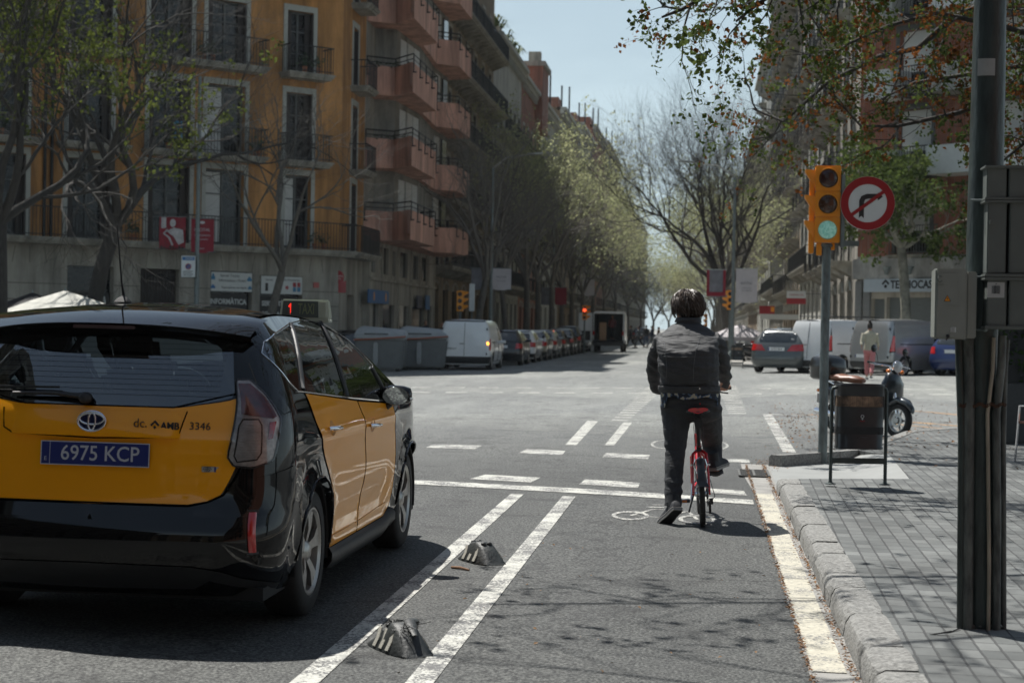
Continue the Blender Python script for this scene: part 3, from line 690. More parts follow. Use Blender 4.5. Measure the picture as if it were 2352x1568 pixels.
    for V in ([(-.022,0),(0,.021),(.022,0),(.016,-.008),(0,.008),(-.016,-.008)],[(-.008,-.012),(0,-.004),(.008,-.012),(0,-.021)]):
        n=len(V); b.add([(x,0,z) for x,z in V],[(0,1,4,5),(1,2,3,4)] if n==6 else [(0,1,2,3)])
    o=b.build('roof_arrow_mark',m_ink,t); o.location=(.288,yy(.98,.28)+.004,.988); o.rotation_euler=(-.1,0,.015)
    # oval emblem
    em=MB()
    def ell(cx,cz,rx,rz,r):
        em.tube([(cx+rx*math.cos(a),-.004-.004*math.cos(a)**2*0,cz+rz*math.sin(a)) for a in np.linspace(0,2*pi,33)],r,8,cap=False)
    ell(0,0,.066,.046,.0055); ell(0,.011,.058,.026,.0048); ell(0,.0,.017,.041,.0048)
    e=em.build('emblem',m_chrome,t,smooth=60); e.location=(-.012,yy(1.0)+.0,.995); e.rotation_euler=(-.12,0,0)
    b=MB(); b.lathe([(.0,-.001),(.063,-.001),(.066,.006),(0,.006)],32,0,Matrix.Diagonal((1,1,.69,1)),'y'); b.build('emblem_ground',mat('emblem_blue',(.004,.008,.05),.2,coat=1,var=.02),e,smooth=40)
    b=MB(); b.box(-.04,.04,-.004,0,-.013,.013); bd=b.build('hybrid_badge',m_alloy,t,bevel=.003); bd.location=(.555,B.P(B.Rr(.555,.79)[0],.79).y-.003,.79); bd.rotation_euler=(0,0,.18)
    for i,s_ in enumerate(('HYBRID','SYNERGY','DRIVE')): text(s_,.010,bd,(-.014,-.0045,.008-.008*i),(pi/2,0,0),m_ink,'badge_lettering',.0003,bold=.0003)
    b=MB(); b.box(.017,.026,-.0048,-.0042,-.012,.012); b.build('badge_stripe',m_pb,bd)
    # wiper
    b=MB(); wy=lambda x,z:B.P(B.Rr(abs(x),z)[0],z).y-.02
    b.tube([(-.08,wy(.08,1.11)-.01,1.105),(-.2,wy(.2,1.12)-.02,1.118),(-.42,wy(.42,1.12)-.016,1.115)],[.02,.016,.008],8,flat=.7); b.ball((-.06,wy(.06,1.10)-.012,1.10),(.035,.03,.028))
    b.tube([(-.2,wy(.2,1.14)-.006,1.145),(-.57,wy(.57,1.13)-.004,1.14)],.006,6); b.build('rear_wiper',m_plastic,t,smooth=60)
    # spoiler
    rows=[]; xs_=np.linspace(-1,1,31)
    def spo(v):
        row=[]
        for u in xs_:
            au=abs(u); x=u*.685
            ye=.225+.17*au**3; ty=.62
            edge=1.452-.05*au**2.5
            if v<=1: y=ty+(ye-ty)*v; z=(B.rail(.62)+.055*(1-(x/.69)**2)+.004)*(1-v)+edge*v+.012*math.sin(pi*v)
            else:
                k=v-1; y=ye+.004+(.27+.03*(1-au))*k; z=edge-.012-(.055+.03*au**3)*k
            row.append((x*(1-.04*v if v<1 else .96),y,z))
        return row
    for v in (0,.2,.4,.6,.8,.95,1,1.03,1.3,1.7,2): rows.append(spo(v))
    b=MB(); b.grid(rows); sp=b.build('rear_spoiler',m_black,t,smooth=50)
    b=MB(); b.box(-.15,.15,.217,.24,1.425,1.441); b.build('brake_light',mat('smoked_red_lens',(.08,.05,.05),.15,coat=1),sp,bevel=.003)
    # roof seam, antenna
    b=MB(); b.tube([(x,.60,B.rail(.6)+.055*(1-(x/.6)**2)+.002) for x in np.linspace(-.6,.6,15)],.004,5)
    for sg in (-1,1): b.tube([(sg*(B.xo(y)-.02),y,B.rail(y)+.004) for y in np.linspace(.5,2.3,20)],.006,5)
    b.build('roof_seams',m_seam,t,smooth=60)
    an=MB(); an.loft([[(-.035,-.075+.0,0),(.035,-.075,0),(.028,.06,0),(-.028,.06,0)],[(-.026,-.05,.022),(.026,-.05,.022),(.02,.045,.018),(-.02,.045,.018)],[(-.008,-.02,.038),(.008,-.02,.038),(.008,.01,.036),(-.008,.01,.036)]])
    a2=an.build('antenna',m_rubber,t,smooth=50,bevel=.006); a2.location=(-.165,.98,B.rail(.98)+.051)
    b=MB(); b.tube([(0,-.005,.035),(-.004,-.03,.10),(-.012,-.1,.40)],[.0075,.0045,.003],6)
    for k in range(34): f=k/34; b.lathe([(.0042,0),(.006,.002),(.0042,.004)],6,0,Matrix.Translation((-.005-.007*f,-.035-.065*f,.12+.28*f)))
    b.build('antenna_rod',m_rubber,a2,smooth=60)
    # bumper skin, reflectors, valance
    zc=[(0,.585),RS(.46,.59),RS(.58,.62),RS(.64,.66),RS(.69,.74),SS(.40,.80),SS(.56,.70),SS(.545,.45),SS(.50,.27),SS(.40,.245),RS(.72,.30),RS(.64,.335),RS(.5,.355),(0,.36)]
    rear_full('bumper',zc,m_black,.006,.045)
    zc=[(0,.355),RS(.5,.35),RS(.64,.33),RS(.72,.295),SS(.40,.24),SS(.40,.215),RS(.7,.25),RS(.58,.285),RS(.5,.24),(0,.23)]
    rear_full('bumper_valance',zc,m_plastic,.012,.05)
    for mir in (1,-1):
        p0=B.P(1.30,.45); p1=B.P(1.36,.45)
        b=MB(); V=[]
        for z,uu in ((.41,1.37),(.61,1.28)):
            for u in (uu,uu+.13):
                p=B.P(u,z,.010); V.append((p.x*mir,p.y,p.z))
        b.add(V,[(0,1,3,2)]); V2=[]
        b.build('reflector_recess',m_plastic,t)
        b=MB(); rr=[]
        for z in np.linspace(.42,.60,7):
            row=[]
            for u,o in ((.02,.012),(.035,.018),(.095,.018),(.105,.012)):
                p=B.P(1.28+(.61-z)/.2*.09+u,z,o); row.append((p.x*mir,p.y,p.z))
            rr.append(row)
        b.grid(rr); b.build('red_reflector',m_redlens,t,smooth=60)
    # tail lamps: clear shell over red and silver inner parts
    lamp=chaikin([(1.222,1.203),(1.372,1.205),(1.5,1.14),(1.60,1.065),(1.65,1.022),(1.54,.832),(1.3,.80),(1.11,.808),(1.04,.85),(1.17,1.09)],1,.1)
    inner=[(1.235,1.185),(1.36,1.185),(1.49,1.125),(1.60,1.035),(1.55,1.025),(1.2,1.045)]
    box_=chaikin([(1.18,1.022),(1.41,1.022),(1.39,.84),(1.10,.825)],1,.15)
    sidered=[(1.50,1.01),(1.585,1.012),(1.53,.935),(1.47,.93)]
    m_lshell=glassmat('clear_lamp_cover',(.93,.92,.92),ior=1.6); m_lgrey=mat('lamp_silver',(.62,.61,.60),.3,.1,var=.35,scale=30); m_lred=mat('lamp_inner_red',(.20,.03,.03),.2,coat=1,var=.5,scale=18)
    for mir in (False,True):
        lo=panel(B,'tail_lamp',lamp,m_lgrey,t,.008,.04,mirror=mir)
        lr=panel(B,'red_lens',inner,m_lred,lo,.011,.03,mirror=mir)
        panel(B,'red_side_lens',sidered,m_redlens,lo,.012,.03,mirror=mir)
        panel(B,'reverse_lens',box_,m_clearlens,lo,.012,.03,mirror=mir)
        b=MB()
        for k in range(13):
            z=.845+.0125*k
            sg=-1 if mir else 1; pp=[B.P(u,z,.0145) for u in np.linspace(1.13+.06*(z-.84)/.17,1.385,9)]
            b.tube([(p.x*sg,p.y,p.z) for p in pp],.0014,4)
        b.build('lens_ribs',m_lgrey,lo,smooth=60)
        panel(B,'lamp_cover',lamp,m_lshell,lo,.022,.04,mirror=mir)
        b=MB(); seam(B,lamp,b,.005,.012,mirror=mir); seam(B,box_,b,.004,.013,mirror=mir); b.build('lamp_edge',m_plastic,lo,smooth=60)
    # doors
    rd=[SS(.80,1.125),SS(1.98,1.04),SS(2.08,.94),SS(2.17,.65),SS(2.17,.45),SS(2.10,.285),SS(1.31,.285),SS(1.29,.40),SS(1.24,.55),SS(1.12,.72),SS(.97,.88),SS(.86,1.01)]
    fd_=[SS(1.99,1.038),SS(3.04,.98),SS(3.10,.80),SS(3.14,.66),SS(3.14,.45),SS(3.10,.34),SS(3.02,.285),SS(2.11,.285),SS(2.18,.45),SS(2.18,.65),SS(2.09,.94)]
    for mir in (False,True):
        sg=-1 if mir else 1
        for nm,poly,win,hy,hz in (('rear_door',rd,rwin,1.22,.93),('front_door',fd_,fwin,2.32,.885)):
            d=panel(B,nm,poly,m_yellow,t,.003,.05,mirror=mir)
            panel(B,'door_window',win,m_glass,d,-.004,.06,mirror=mir)
            b=MB(); seam(B,poly,b,.003,.002,mirror=mir); b.build('door_seam',m_seam,d,smooth=60)
            p=B.P(SS(hy,hz)[0],hz,.0)
            b=MB(); b.tube([(sg*(p.x+.008),hy-.115,hz+.004),(sg*(p.x+.034),hy-.085,hz+.004),(sg*(p.x+.036),hy+.05,hz),(sg*(p.x+.010),hy+.10,hz-.004)],[.012,.014,.014,.012],8,flat=.8); b.build('door_handle',m_chrome,d,smooth=60)
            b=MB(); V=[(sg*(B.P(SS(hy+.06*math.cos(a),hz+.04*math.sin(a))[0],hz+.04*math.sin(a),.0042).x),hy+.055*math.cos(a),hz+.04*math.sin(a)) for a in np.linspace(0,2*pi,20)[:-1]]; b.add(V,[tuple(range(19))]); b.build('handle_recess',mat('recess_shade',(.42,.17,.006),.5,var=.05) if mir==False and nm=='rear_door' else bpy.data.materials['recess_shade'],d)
            b=MB(); k=8
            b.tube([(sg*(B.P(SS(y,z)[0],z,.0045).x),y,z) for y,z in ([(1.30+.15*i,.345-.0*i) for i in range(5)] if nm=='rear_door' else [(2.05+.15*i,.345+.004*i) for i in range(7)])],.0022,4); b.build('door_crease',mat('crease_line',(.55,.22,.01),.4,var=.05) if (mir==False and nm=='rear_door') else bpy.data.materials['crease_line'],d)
        b=MB()
        belt=[SS(.66,1.14),SS(.82,1.13),SS(1.75,1.068),SS(3.0,.995)]; seam(B,belt,b,.004,.004,False,mir)
        seam(B,[SS(.67,1.142),(1.61,1.325),(1.70,1.378),SS(1.22,1.470)],b,.003,.003,False,mir); seam(B,[SS(1.22,1.472),SS(1.6,1.488),SS(2.0,1.475),SS(2.4,1.38),SS(2.8,1.22)],b,.0025,.003,False,mir)
        b.build('window_trim',m_chrome,t,smooth=60)
        for P_ in ([SS(1.245,1.462),SS(.81,1.14)],[SS(2.0,1.474),SS(1.78,1.07)],[SS(2.75,1.21),SS(2.92,1.01)]): b=MB(); seam(B,P_,b,.016,-.006,False,mir,n=6); b.build('window_pillar',m_plastic,t,smooth=60)
        # sill, arch liners, mud flap
        b=MB(); rows=[]
        for o,z in ((-.03,.285),(.012,.28),(.03,.25),(.028,.21),(.0,.17),(-.12,.165)):
            rows.append([(sg*(B.P(SS(y,.3)[0],.3,0).x-.0+o),y,z+.03*ss(2.9,3.2,y)+.02*ss(1.45,1.25,y)) for y in np.linspace(1.27,3.22,24)])
        b.grid(rows if sg>0 else [r_[::-1] for r_ in rows]); b.build('sill',m_plastic,t,smooth=60)
        for yc in (.915,3.66):
            b=MB(); n=18; rows=[]
            for xx,rr_ in ((.862,.375),(.868,.372),(.86,.366),(.55,.366)):
                rows.append([(sg*xx,yc-rr_*math.cos(pi*1.14*i/n-.22),.325+rr_*math.sin(pi*1.14*i/n-.22)) for i in range(n+1)])
            b.grid(rows); b.add([(sg*.55,yc-.38,0.15),(sg*.55,yc+.38,.15),(sg*.55,yc+.38,.72),(sg*.55,yc-.38,.72)],[(0,1,2,3)])
            b.build('wheel_arch_liner',m_dark,t)
            wheel(t,sg*.765,yc,.325,sg,.20,.215,5)
            b=MB(); seam(B,arch(B,yc,.378)[1:-1],b,.007,.002,False,mir); b.build('arch_lip',m_black,t,smooth=60)
        panel(B,'quarter_light',tri,m_glass,t,-.004,.05,mirror=mir)
        # front mud deflector
        b=MB(); b.box(sg*.72-.12,sg*.72+.12,4.03,4.06,.2,.62); b.build('mud_flap',m_plastic,t,bevel=.008)
        # mirrors
        mb=MB(); rr=[]
        for u,s1 in ((0,.25),(.06,.8),(.3,1),(.7,1),(.94,.8),(1,.3)):
            c=(.85+.185*u)
            rr.append([(sg*c,2.83+.05*math.cos(a)*s1*(1.2)+.02*(1-u),1.037+.006*u+.068*math.sin(a)*s1*(1-.18*u)) for a in np.linspace(0,2*pi,15)[:-1]])
        mb.loft(rr); mo=mb.build('door_mirror',m_black,t,smooth=60)
        b=MB(); b.tube([(sg*.82,2.86,.965),(sg*.88,2.85,.97),(sg*.92,2.84,1.0)],[.04,.034,.03],8,flat=.6); b.build('mirror_stalk',m_plastic,mo,smooth=60)
        b=MB(); b.add([(sg*(.945+.076*math.cos(a)),2.762+.02*math.cos(a)*1.0-.012*math.sin(a),1.039+.055*math.sin(a)) for a in np.linspace(0,2*pi,25)[:-1]],[tuple(range(24)) if sg<0 else tuple(range(24))[::-1]]); b.build('mirror_glass',mat('mirror_glass',(.22,.24,.25),.02,1,var=.01) if not mir else bpy.data.materials['mirror_glass'],mo)
        b=MB(); b.tube([(sg*1.02,2.80,1.03),(sg*1.037,2.82,1.02),(sg*1.02,2.86,1.015)],.008,6); b.build('mirror_indicator',m_clearlens,mo,smooth=60)
    # underbody and cabin
    b=MB(); b.box(-.80,.80,.20,4.4,.18,.24); b.box(-.54,.54,.25,4.3,.24,.5); b.box(-.78,.78,1.32,3.25,.24,.5); b.build('underbody',m_dark,t)
    b=MB(); b.box(-.76,.76,.45,1.0,.85,.90); b.box(-.78,.78,3.0,3.35,.5,.98); b.box(-.77,.77,1.0,3.0,.5,.56)
    b.build('cabin_floor',m_dark,t,bevel=.02)
    for sx in (-1,0,1):
        b=MB(); x=sx*.45; b.loft([[(x-.2,1.12,.9),(x+.2,1.12,.9),(x+.2,1.24,.9),(x-.2,1.24,.9)],[(x-.19,1.02,1.16),(x+.19,1.02,1.16),(x+.19,1.12,1.16),(x-.19,1.12,1.16)]]); b.loft([[(x-.12,.99,1.18),(x+.12,.99,1.18),(x+.12,1.07,1.18),(x-.12,1.07,1.18)],[(x-.11,.96,1.29),(x+.11,.96,1.29),(x+.11,1.03,1.29),(x-.11,1.03,1.29)]]); b.build('rear_seat',m_seat,t,bevel=.03,smooth=40)
    for sx in (-1,1):
        b=MB(); x=sx*.37
        b.box(x-.24,x+.24,1.95,2.45,.55,.75); b.loft([[(x-.24,1.95,.72),(x+.24,1.95,.72),(x+.24,2.10,.72),(x-.24,2.10,.72)],[(x-.22,1.82,1.18),(x+.22,1.82,1.18),(x+.22,1.93,1.18),(x-.22,1.93,1.18)]])
        b.loft([[(x-.14,1.79,1.2),(x+.14,1.79,1.2),(x+.14,1.89,1.2),(x-.14,1.89,1.2)],[(x-.12,1.77,1.38),(x+.12,1.77,1.38),(x+.12,1.86,1.38),(x-.12,1.86,1.38)]]); b.build('front_seat',m_seat,t,bevel=.035,smooth=40)
    b=MB(); b.tube([(-.37+.18*math.cos(a),2.72-.05*math.sin(a),1.0+.17*math.sin(a)) for a in np.linspace(0,2*pi,25)],.014,6); b.box(-.5,-.24,2.70,2.75,.96,1.0); b.build('steering_wheel',m_seat,t,smooth=60)
    b=MB(); b.box(-.12,.12,2.45,2.48,1.33,1.39); b.build('interior_mirror',m_dark,t,bevel=.01)
    # roof sign
    sg_=thing('roof_sign','x','x',(.47,2.05,B.rail(2.05)+.03)); del sg_['label']; del sg_['category']; sg_.parent=t; sg_.scale=(.56,.7,.82); sg_.location.x=.54
    m_sgn=mat('sign_housing',(.50,.54,.44),.35,coat=.5,var=.08); m_sgd=mat('sign_face_dark',(.085,.10,.085),.3,coat=.6,var=.1)
    T=Matrix.Identity(4)
    b=MB(); b.loft([[(x,y,z) for x,y in ((-.265,-.07),(.265,-.07),(.265,.09),(-.265,.09))] for z in (0,.02)]); b.loft([[(-.26,-.06,.02),(.26,-.06,.02),(.26,.07,.02),(-.26,.07,.02)],[(-.235,-.045,.155),(.235,-.045,.155),(.235,.045,.155),(-.235,.045,.155)]])
    b.build('sign_housing',m_sgn,sg_,bevel=.016,smooth=40)
    def face(x0,x1,z0,z1,m_,nm,o=.002):
        yf=lambda z:-.06+.015*(z-.02)/.135-o; bb=MB(); bb.add([(x0-.01,yf(z0),z0),(x1+.01,yf(z0),z0),(x1,yf(z1),z1),(x0,yf(z1),z1)],[(0,1,2,3)]); return bb.build(nm,m_,sg_)
    face(-.22,.14,.03,.142,m_sgd,'sign_face'); 
    b=MB()
    for k in range(12): x=.155+.0065*k; b.tube([(x,-.0615,.03),(x-.004,-.049,.14)],.0028,4)
    b.build('sign_ribs',m_sgn,sg_)
    text('TAXI',.105,sg_,(.02,-.0565,.086),(pi/2-.11,0,0),mat('sign_olive_letters',(.22,.25,.12),.5,var=.05),'sign_lettering',.0008,sx=.74,bold=.0006)
    b=MB()
    for (x,z) in ((-.150,.112),(-.142,.12),(-.142,.106),(-.142,.092),(-.142,.078),(-.142,.064),(-.142,.05),(-.158,.104),(-.142,.036)): b.ball((x,-.0555-.008*(.1-z)*10*.15,z),(.0058,.003,.0058),8,5)
    b.build('tariff_digit',mat('red_led',(1,.03,.02),.4,emit=(1,.03,.015),es=1.2,var=0),sg_)
    return t
build_taxi()
# ---------------- bicycle, rider, street furniture near the camera ----------------
def remesh(V,F,vox,name,m,parent,smooth_it=4,disp=None):
    me=bpy.data.meshes.new('t'); me.from_pydata(V,[],F); me.update(); o=bpy.data.objects.new('t',me); col.objects.link(o)
    md=o.modifiers.new('r','REMESH'); md.mode='VOXEL'; md.voxel_size=vox; md.use_smooth_shade=True
    ms=o.modifiers.new('s','SMOOTH'); ms.factor=.5; ms.iterations=smooth_it
    ev=o.evaluated_get(bpy.context.evaluated_depsgraph_get()); me2=bpy.data.meshes.new_from_object(ev)
    bpy.data.objects.remove(o); me2.name=name
    if disp:
        co_=[v.co.copy() for v in me2.vertices]; no=[v.normal.copy() for v in me2.vertices]
        for i,v in enumerate(me2.vertices): v.co=co_[i]+no[i]*disp(co_[i],no[i])
    me2.materials.clear()
    for q in (m if isinstance(m,(list,tuple)) else [m]): me2.materials.append(q)
    me2.polygons.foreach_set('use_smooth',[True]*len(me2.polygons)); me2.update()
    r=bpy.data.objects.new(name,me2); col.objects.link(r); r.parent=parent; return r
def ring_(c,rx,ry,n=16,rot=0,sq=2.3,tilt=0):
    out=[]
    for k in range(n):
        t=2*pi*k/n; cx=math.cos(t); sy=math.sin(t); x=rx*abs(cx)**(2/sq)*(1 if cx>=0 else -1); y=ry*abs(sy)**(2/sq)*(1 if sy>=0 else -1)
        xr=x*math.cos(rot)-y*math.sin(rot); yr=x*math.sin(rot)+y*math.cos(rot); out.append((c[0]+xr,c[1]+yr,c[2]+tilt*y))
    return out
def limb(b,pts,r,n=12,flat=1): b.tube(pts,r,n,flat=flat)
m_skin=mat('skin',(.42,.22,.15),.55,var=.08,scale=20)
m_hair=mat('dark_brown_hair',(.014,.009,.007),.7,var=.5,scale=60,spec=.2)
from mathutils import noise as mn
def hand(b,c,d,side,fwd,curl=.8,s=1.0):
    # palm centre c, palm axis d (towards fingers), side axis, curl axis
    d=Vector(d).normalized(); side=Vector(side).normalized(); dn=Vector(fwd).normalized(); c=Vector(c)
    rings=[]
    for t,w_,h_ in ((-.045,.026,.018),(-.02,.034,.017),(.015,.040,.015),(.042,.038,.012)):
        rings.append([c+d*t*s+side*(w_*s*math.cos(a))+dn*(h_*s*math.sin(a)) for a in np.linspace(0,2*pi,13)[:-1]])
    b.loft(rings)
    for i,(o,l) in enumerate(((-.029,.066),(-.010,.076),(.010,.071),(.028,.056))):
        p=c+d*.038*s+side*o*s; pts=[p-d*.012*s]; dd=d.copy(); r=[.0095*s]
        for k,(seg,a) in enumerate(((.42,curl*.5),(.32,curl),(.26,curl*.8))):
            dd=(dd*math.cos(a)+dn*math.sin(a)); dd.normalize(); n_=dn; p=p+dd*l*seg*s; pts.append(p.copy()); r.append((.0088,.0080,.0065)[k]*s)
            dn=(dn*math.cos(a)-d*0).normalized()
        b.tube(pts,r,8); b.ball(pts[-1],.0066*s,8,5); dn=Vector(fwd).normalized()
    p=c-d*.02*s-side*.030*s; b.tube([p,p+(d*.02-side*.022+dn*.008)*s,p+(d*.048-side*.024+dn*.024)*s,p+(d*.068-side*.014+dn*.03)*s],[.013*s,.0115*s,.0098*s,.0072*s],8)
# --- folding bicycle: origin at the rear wheel's contact point, +y forwards ---
bx,by=.03,13.03
bk=thing('bicycle','small-wheeled red folding bicycle with a red and black saddle, under the standing rider','bicycle',(bx,by,g(bx,by)),R(1)); bk['label']='red folding bicycle with small wheels and a red and black saddle under its rider'
bk.rotation_euler=(0,R(-3.4),R(1.5))
m_red=mat('red_bicycle_paint',(.55,.015,.02),.25,coat=.7,var=.05); m_blk=mat('matt_black_parts',(.02,.021,.024),.4,var=.2,scale=30)
def bwheel(y,nm):
    b=MB(); n=40; b.lathe([(.207,-.016),(.226,-.021),(.243,-.016),(.25,0),(.243,.016),(.226,.021),(.207,.016)],n,0,Matrix.Translation((0,y,.25)),'x')
    for k in range(44):
        a=2*pi*k/44
        for s_ in (-1,1): b.box(-.0+s_*.004,s_*.017,-.003,.003,.2465,.2515,0,Matrix.Translation((0,y,.25))@Matrix.Rotation(a+s_*.04,4,'X'))
    w_=b.build(nm,m_rubber,bk,smooth=60)
    b=MB(); b.lathe([(.212,-.012),(.196,-.011),(.19,0),(.196,.011),(.212,.012)],n,0,Matrix.Translation((0,y,.25)),'x'); b.lathe([(.0,-.05),(.018,-.05),(.022,-.03),(.014,0),(.022,.03),(.018,.05),(0,.05)],12,0,Matrix.Translation((0,y,.25)),'x')
    for k in range(20):
        a=2*pi*k/20; s_=(1,-1)[k%2]; b.tube([(s_*.024,y+.018*math.cos(a+.8),.25+.018*math.sin(a+.8)),(0,y+.195*math.cos(a),.25+.195*math.sin(a))],.0011,3)
    b.build('rim_and_spokes',m_chrome,w_,smooth=60); return w_
bwheel(.25,'wheel'); bwheel(1.22,'wheel')
b=MB(); b.tube([(0,.60,.30),(0,.50,.62)],.017,10); b.build('seat_tube',m_red,bk,smooth=60)
b=MB(); b.tube([(0,.57,.34),(0,.56,.42)],.024,10)
for s_ in (-1,1):
    b.tube([(s_*.018,.53,.56),(s_*.05,.46,.535),(s_*.058,.38,.45),(s_*.062,.25,.265)],[.012,.013,.010,.008],8)
    b.tube([(s_*.03,.58,.30),(s_*.055,.45,.27),(s_*.062,.25,.25)],[.012,.011,.009],8)
b.tube([(0,.56,.40),(0,.9,.46),(0,1.07,.56)],[.026,.028,.024],10); b.tube([(0,1.06,.50),(0,1.03,.66)],.021,10)
for s_ in (-1,1): b.tube([(s_*.02,1.07,.51),(s_*.052,1.09,.47),(s_*.055,1.22,.25)],[.012,.012,.009],8)
b.build('frame',m_red,bk,smooth=60)
b=MB(); b.tube([(0,.50,.60),(0,.425,.83)],.0145,10); b.tube([(0,.515,.56),(0,.505,.595)],.022,10)
sp_=b.build('seat_post',m_blk,bk,smooth=60)
b=MB(); b.box(-.014,.014,.475,.49,.665,.71); b.build('rear_reflector',m_redlens,sp_,bevel=.003)
b=MB(); b.loft([[(x,y,z) for x,y in ((-.03,.33),(.03,.33),(.028,.41),(-.028,.41))] for z in (.745,.82)]); b.build('saddle_bag',m_blk,bk,bevel=.012,smooth=50)
# saddle
def sadd(z0,dz,sc,y0=0):
    rr=[]
    for t in np.linspace(0,1,11):
        y=.28+.27*t; w_=sc*(.078*(1-t)**.75+.021)*(min(1,t*5+.6)); h=dz*(1-.25*t)
        rr.append([(w_*math.cos(a),y,z0+h*(.5+.5*math.sin(a))-.006*math.cos(2*a)*(1-t)) for a in np.linspace(0,2*pi,17)[:-1]])
    return rr
b=MB(); b.loft(sadd(.857,.04,1.0)); sd=b.build('saddle',m_blk,bk,smooth=60)
b=MB()
for s_ in (-1,1):
    b.loft([[ (s_*.034+ (.036*(1-t)**.7+.008)*math.cos(a),.278+.16*t,.886+.016*math.sin(a)) for a in np.linspace(0,2*pi,11)[:-1]] for t in np.linspace(0,1,7)])
b.build('red_pad',m_red,sd,smooth=60)
b=MB(); b.tube([(-.035,.272,.868),(0,.268,.862),(.035,.272,.868)],.006,6); b.build('red_trim',m_red,sd,smooth=60)
b=MB()
for s_ in (-1,1): b.tube([(s_*.03,.32,.853),(s_*.02,.40,.838),(s_*.02,.46,.838),(s_*.01,.53,.86)],.0038,6)
b.build('saddle_rails',m_chrome,sd)
# mudguard, brakes, drive
b=MB(); rr=[]
for i in range(15):
    a=R(20)+R(96)*i/14; rad=.272; y=.25-rad*math.cos(a); z=.25+rad*math.sin(a)
    rr.append([(x,y+( .012*(abs(x)/.03)**2)*math.cos(a),z-(.014*(abs(x)/.03)**2)*math.sin(a)) for x in (-.03,-.022,-.01,0,.01,.022,.03)])
b.grid(rr); b.add([(-.055,-.035,.33),(.055,-.035,.33),(.03,.0,.37),(-.03,0,.37)],[(0,1,2,3)]); b.build('mudguard',m_blk,bk,smooth=60)
b=MB()
for s_ in (-1,1):
    b.tube([(s_*.03,.30,.40),(s_*.05,.29,.46),(s_*.035,.30,.51)],.0065,6); b.tube([(s_*.035,.30,.505),(0,.31,.525)],.003,5)
    b.cyl((s_*.05,.36,.47),(s_*.07,.30,.465),.008,n=6)
b.build('brake',m_chrome,bk,smooth=60)
b=MB(); b.lathe([(.085,-.004),(.09,0),(.085,.004)],28,0,Matrix.Translation((.045,.60,.285)),'x'); b.lathe([(.04,-.006),(.045,.0),(.04,.006)],20,0,Matrix.Translation((.045,.25,.25)),'x')
b.tube([(.045,.60,.37),(.045,.25,.292)],.0035,4); b.tube([(.045,.60,.20),(.045,.3,.15),(.05,.25,.207)],.0035,4)
b.box(.05,.068,.22,.28,.10,.19); b.box(.055,.085,.235,.265,.17,.215)
b.tube([(.078,.25,.2),(.10,.25,.23),(.075,.36,.33),(.03,.5,.5)],.003,5); b.tube([(-.03,.46,.56),(-.035,.44,.75),(-.02,.6,.86),(0,1.0,.95)],.0025,5); b.tube([(.03,.46,.56),(.04,.44,.72),(.02,.6,.88),(0,1.0,.96)],.0025,5)
b.build('chain_and_gears',m_blk,bk,smooth=60)
cr=MB()
ca=Vector((.0,.128,.105)); cb=Vector((0,-.128,-.105))
for s_,v in ((1,ca),(-1,cb)):
    cr.tube([(s_*.06,.60,.285),(s_*.075,.60+v.y,.285+v.z)],[.012,.01],8)
cr.cyl((-.062,.60,.285),(.062,.60,.285),.017)
crk=cr.build('cranks',m_chrome,bk,smooth=60)
for s_,v in ((1,ca),(-1,cb)):
    b=MB(); b.box(s_*.085 if s_>0 else -.175,.175 if s_>0 else -.085,.60+v.y-.045,.60+v.y+.045,.285+v.z-.012,.285+v.z+.012); pd=b.build('pedal',m_blk,bk,bevel=.004)
    b=MB(); b.box(min(s_*.11,s_*.15),max(s_*.11,s_*.15),.60+v.y-.052,.60+v.y-.046,.285+v.z-.008,.285+v.z+.008); b.build('pedal_reflector',m_orangelens,pd)
b=MB(); b.tube([(-.05,.42,.25),(-.09,.38,.13),(-.10,.37,.10)],[.008,.007,.009],6); b.build('kick_stand',m_blk,bk,smooth=60)
b=MB(); b.tube([(0,1.04,.64),(0,.99,.98)],.016,8); b.tube([(-.265,.93,1.02),(-.1,.985,.995),(0,.99,.99),(.1,.985,.995),(.265,.93,1.02)],.0125,8)
hb=b.build('handlebar',m_blk,bk,smooth=60)
for s_ in (-1,1):
    b=MB(); b.tube([(s_*.17,.96,1.01),(s_*.28,.92,1.023)],.016,10); b.tube([(s_*.15,.99,1.0),(s_*.2,1.02,.985),(s_*.26,1.0,.975)],.006,6); b.build('grip',m_rubber,hb,smooth=60)
# --- the rider ---
per=thing('person','rider in a dark denim jacket straddling the red bicycle, left foot on the road','person',(0,13.3,0),0)
per['label']='dark-haired person in a black denim jacket astride the red bicycle, left foot down'
ox,oy=0,13.3
SH=.27
def P_(x,y,Y): return W_(x,y,Y+SH*max(0,min(1,(13.95-Y)/.5)))
def W_(px,py,Y,dx=0): p=A(px,py,Y); return Vector((p.x-ox+dx,p.y-oy,p.z))
# body (skin): head, neck, forearms and hands, one continuous surface
Hc=W_(1578,708,13.70)
b=MB()
b.loft([ring_((Hc.x+.01,Hc.y-.02,Hc.z-.20),.062,.064,14),ring_((Hc.x+.008,Hc.y-.02,Hc.z-.12),.055,.058,14),ring_((Hc.x+.004,Hc.y,Hc.z-.07),.056,.07,14)])
hd=[(-.112,.022,.03,.045),(-.095,.045,.052,.035),(-.06,.062,.078,.015),(-.02,.070,.09,.0),(.02,.074,.093,-.005),(.06,.070,.088,-.005),(.09,.052,.065,-.005),(.108,.02,.026,-.005)]
yaw=R(38)
def hp(x,y,z): return (Hc.x+x*math.cos(yaw)-y*math.sin(yaw),Hc.y+x*math.sin(yaw)+y*math.cos(yaw),Hc.z+z)
b.loft([[hp(x_,y_+yo,z_) for (x_,y_,z_) in ring_((0,0,zz),rx,ry,16,0,2.1)] for zz,rx,ry,yo in hd])
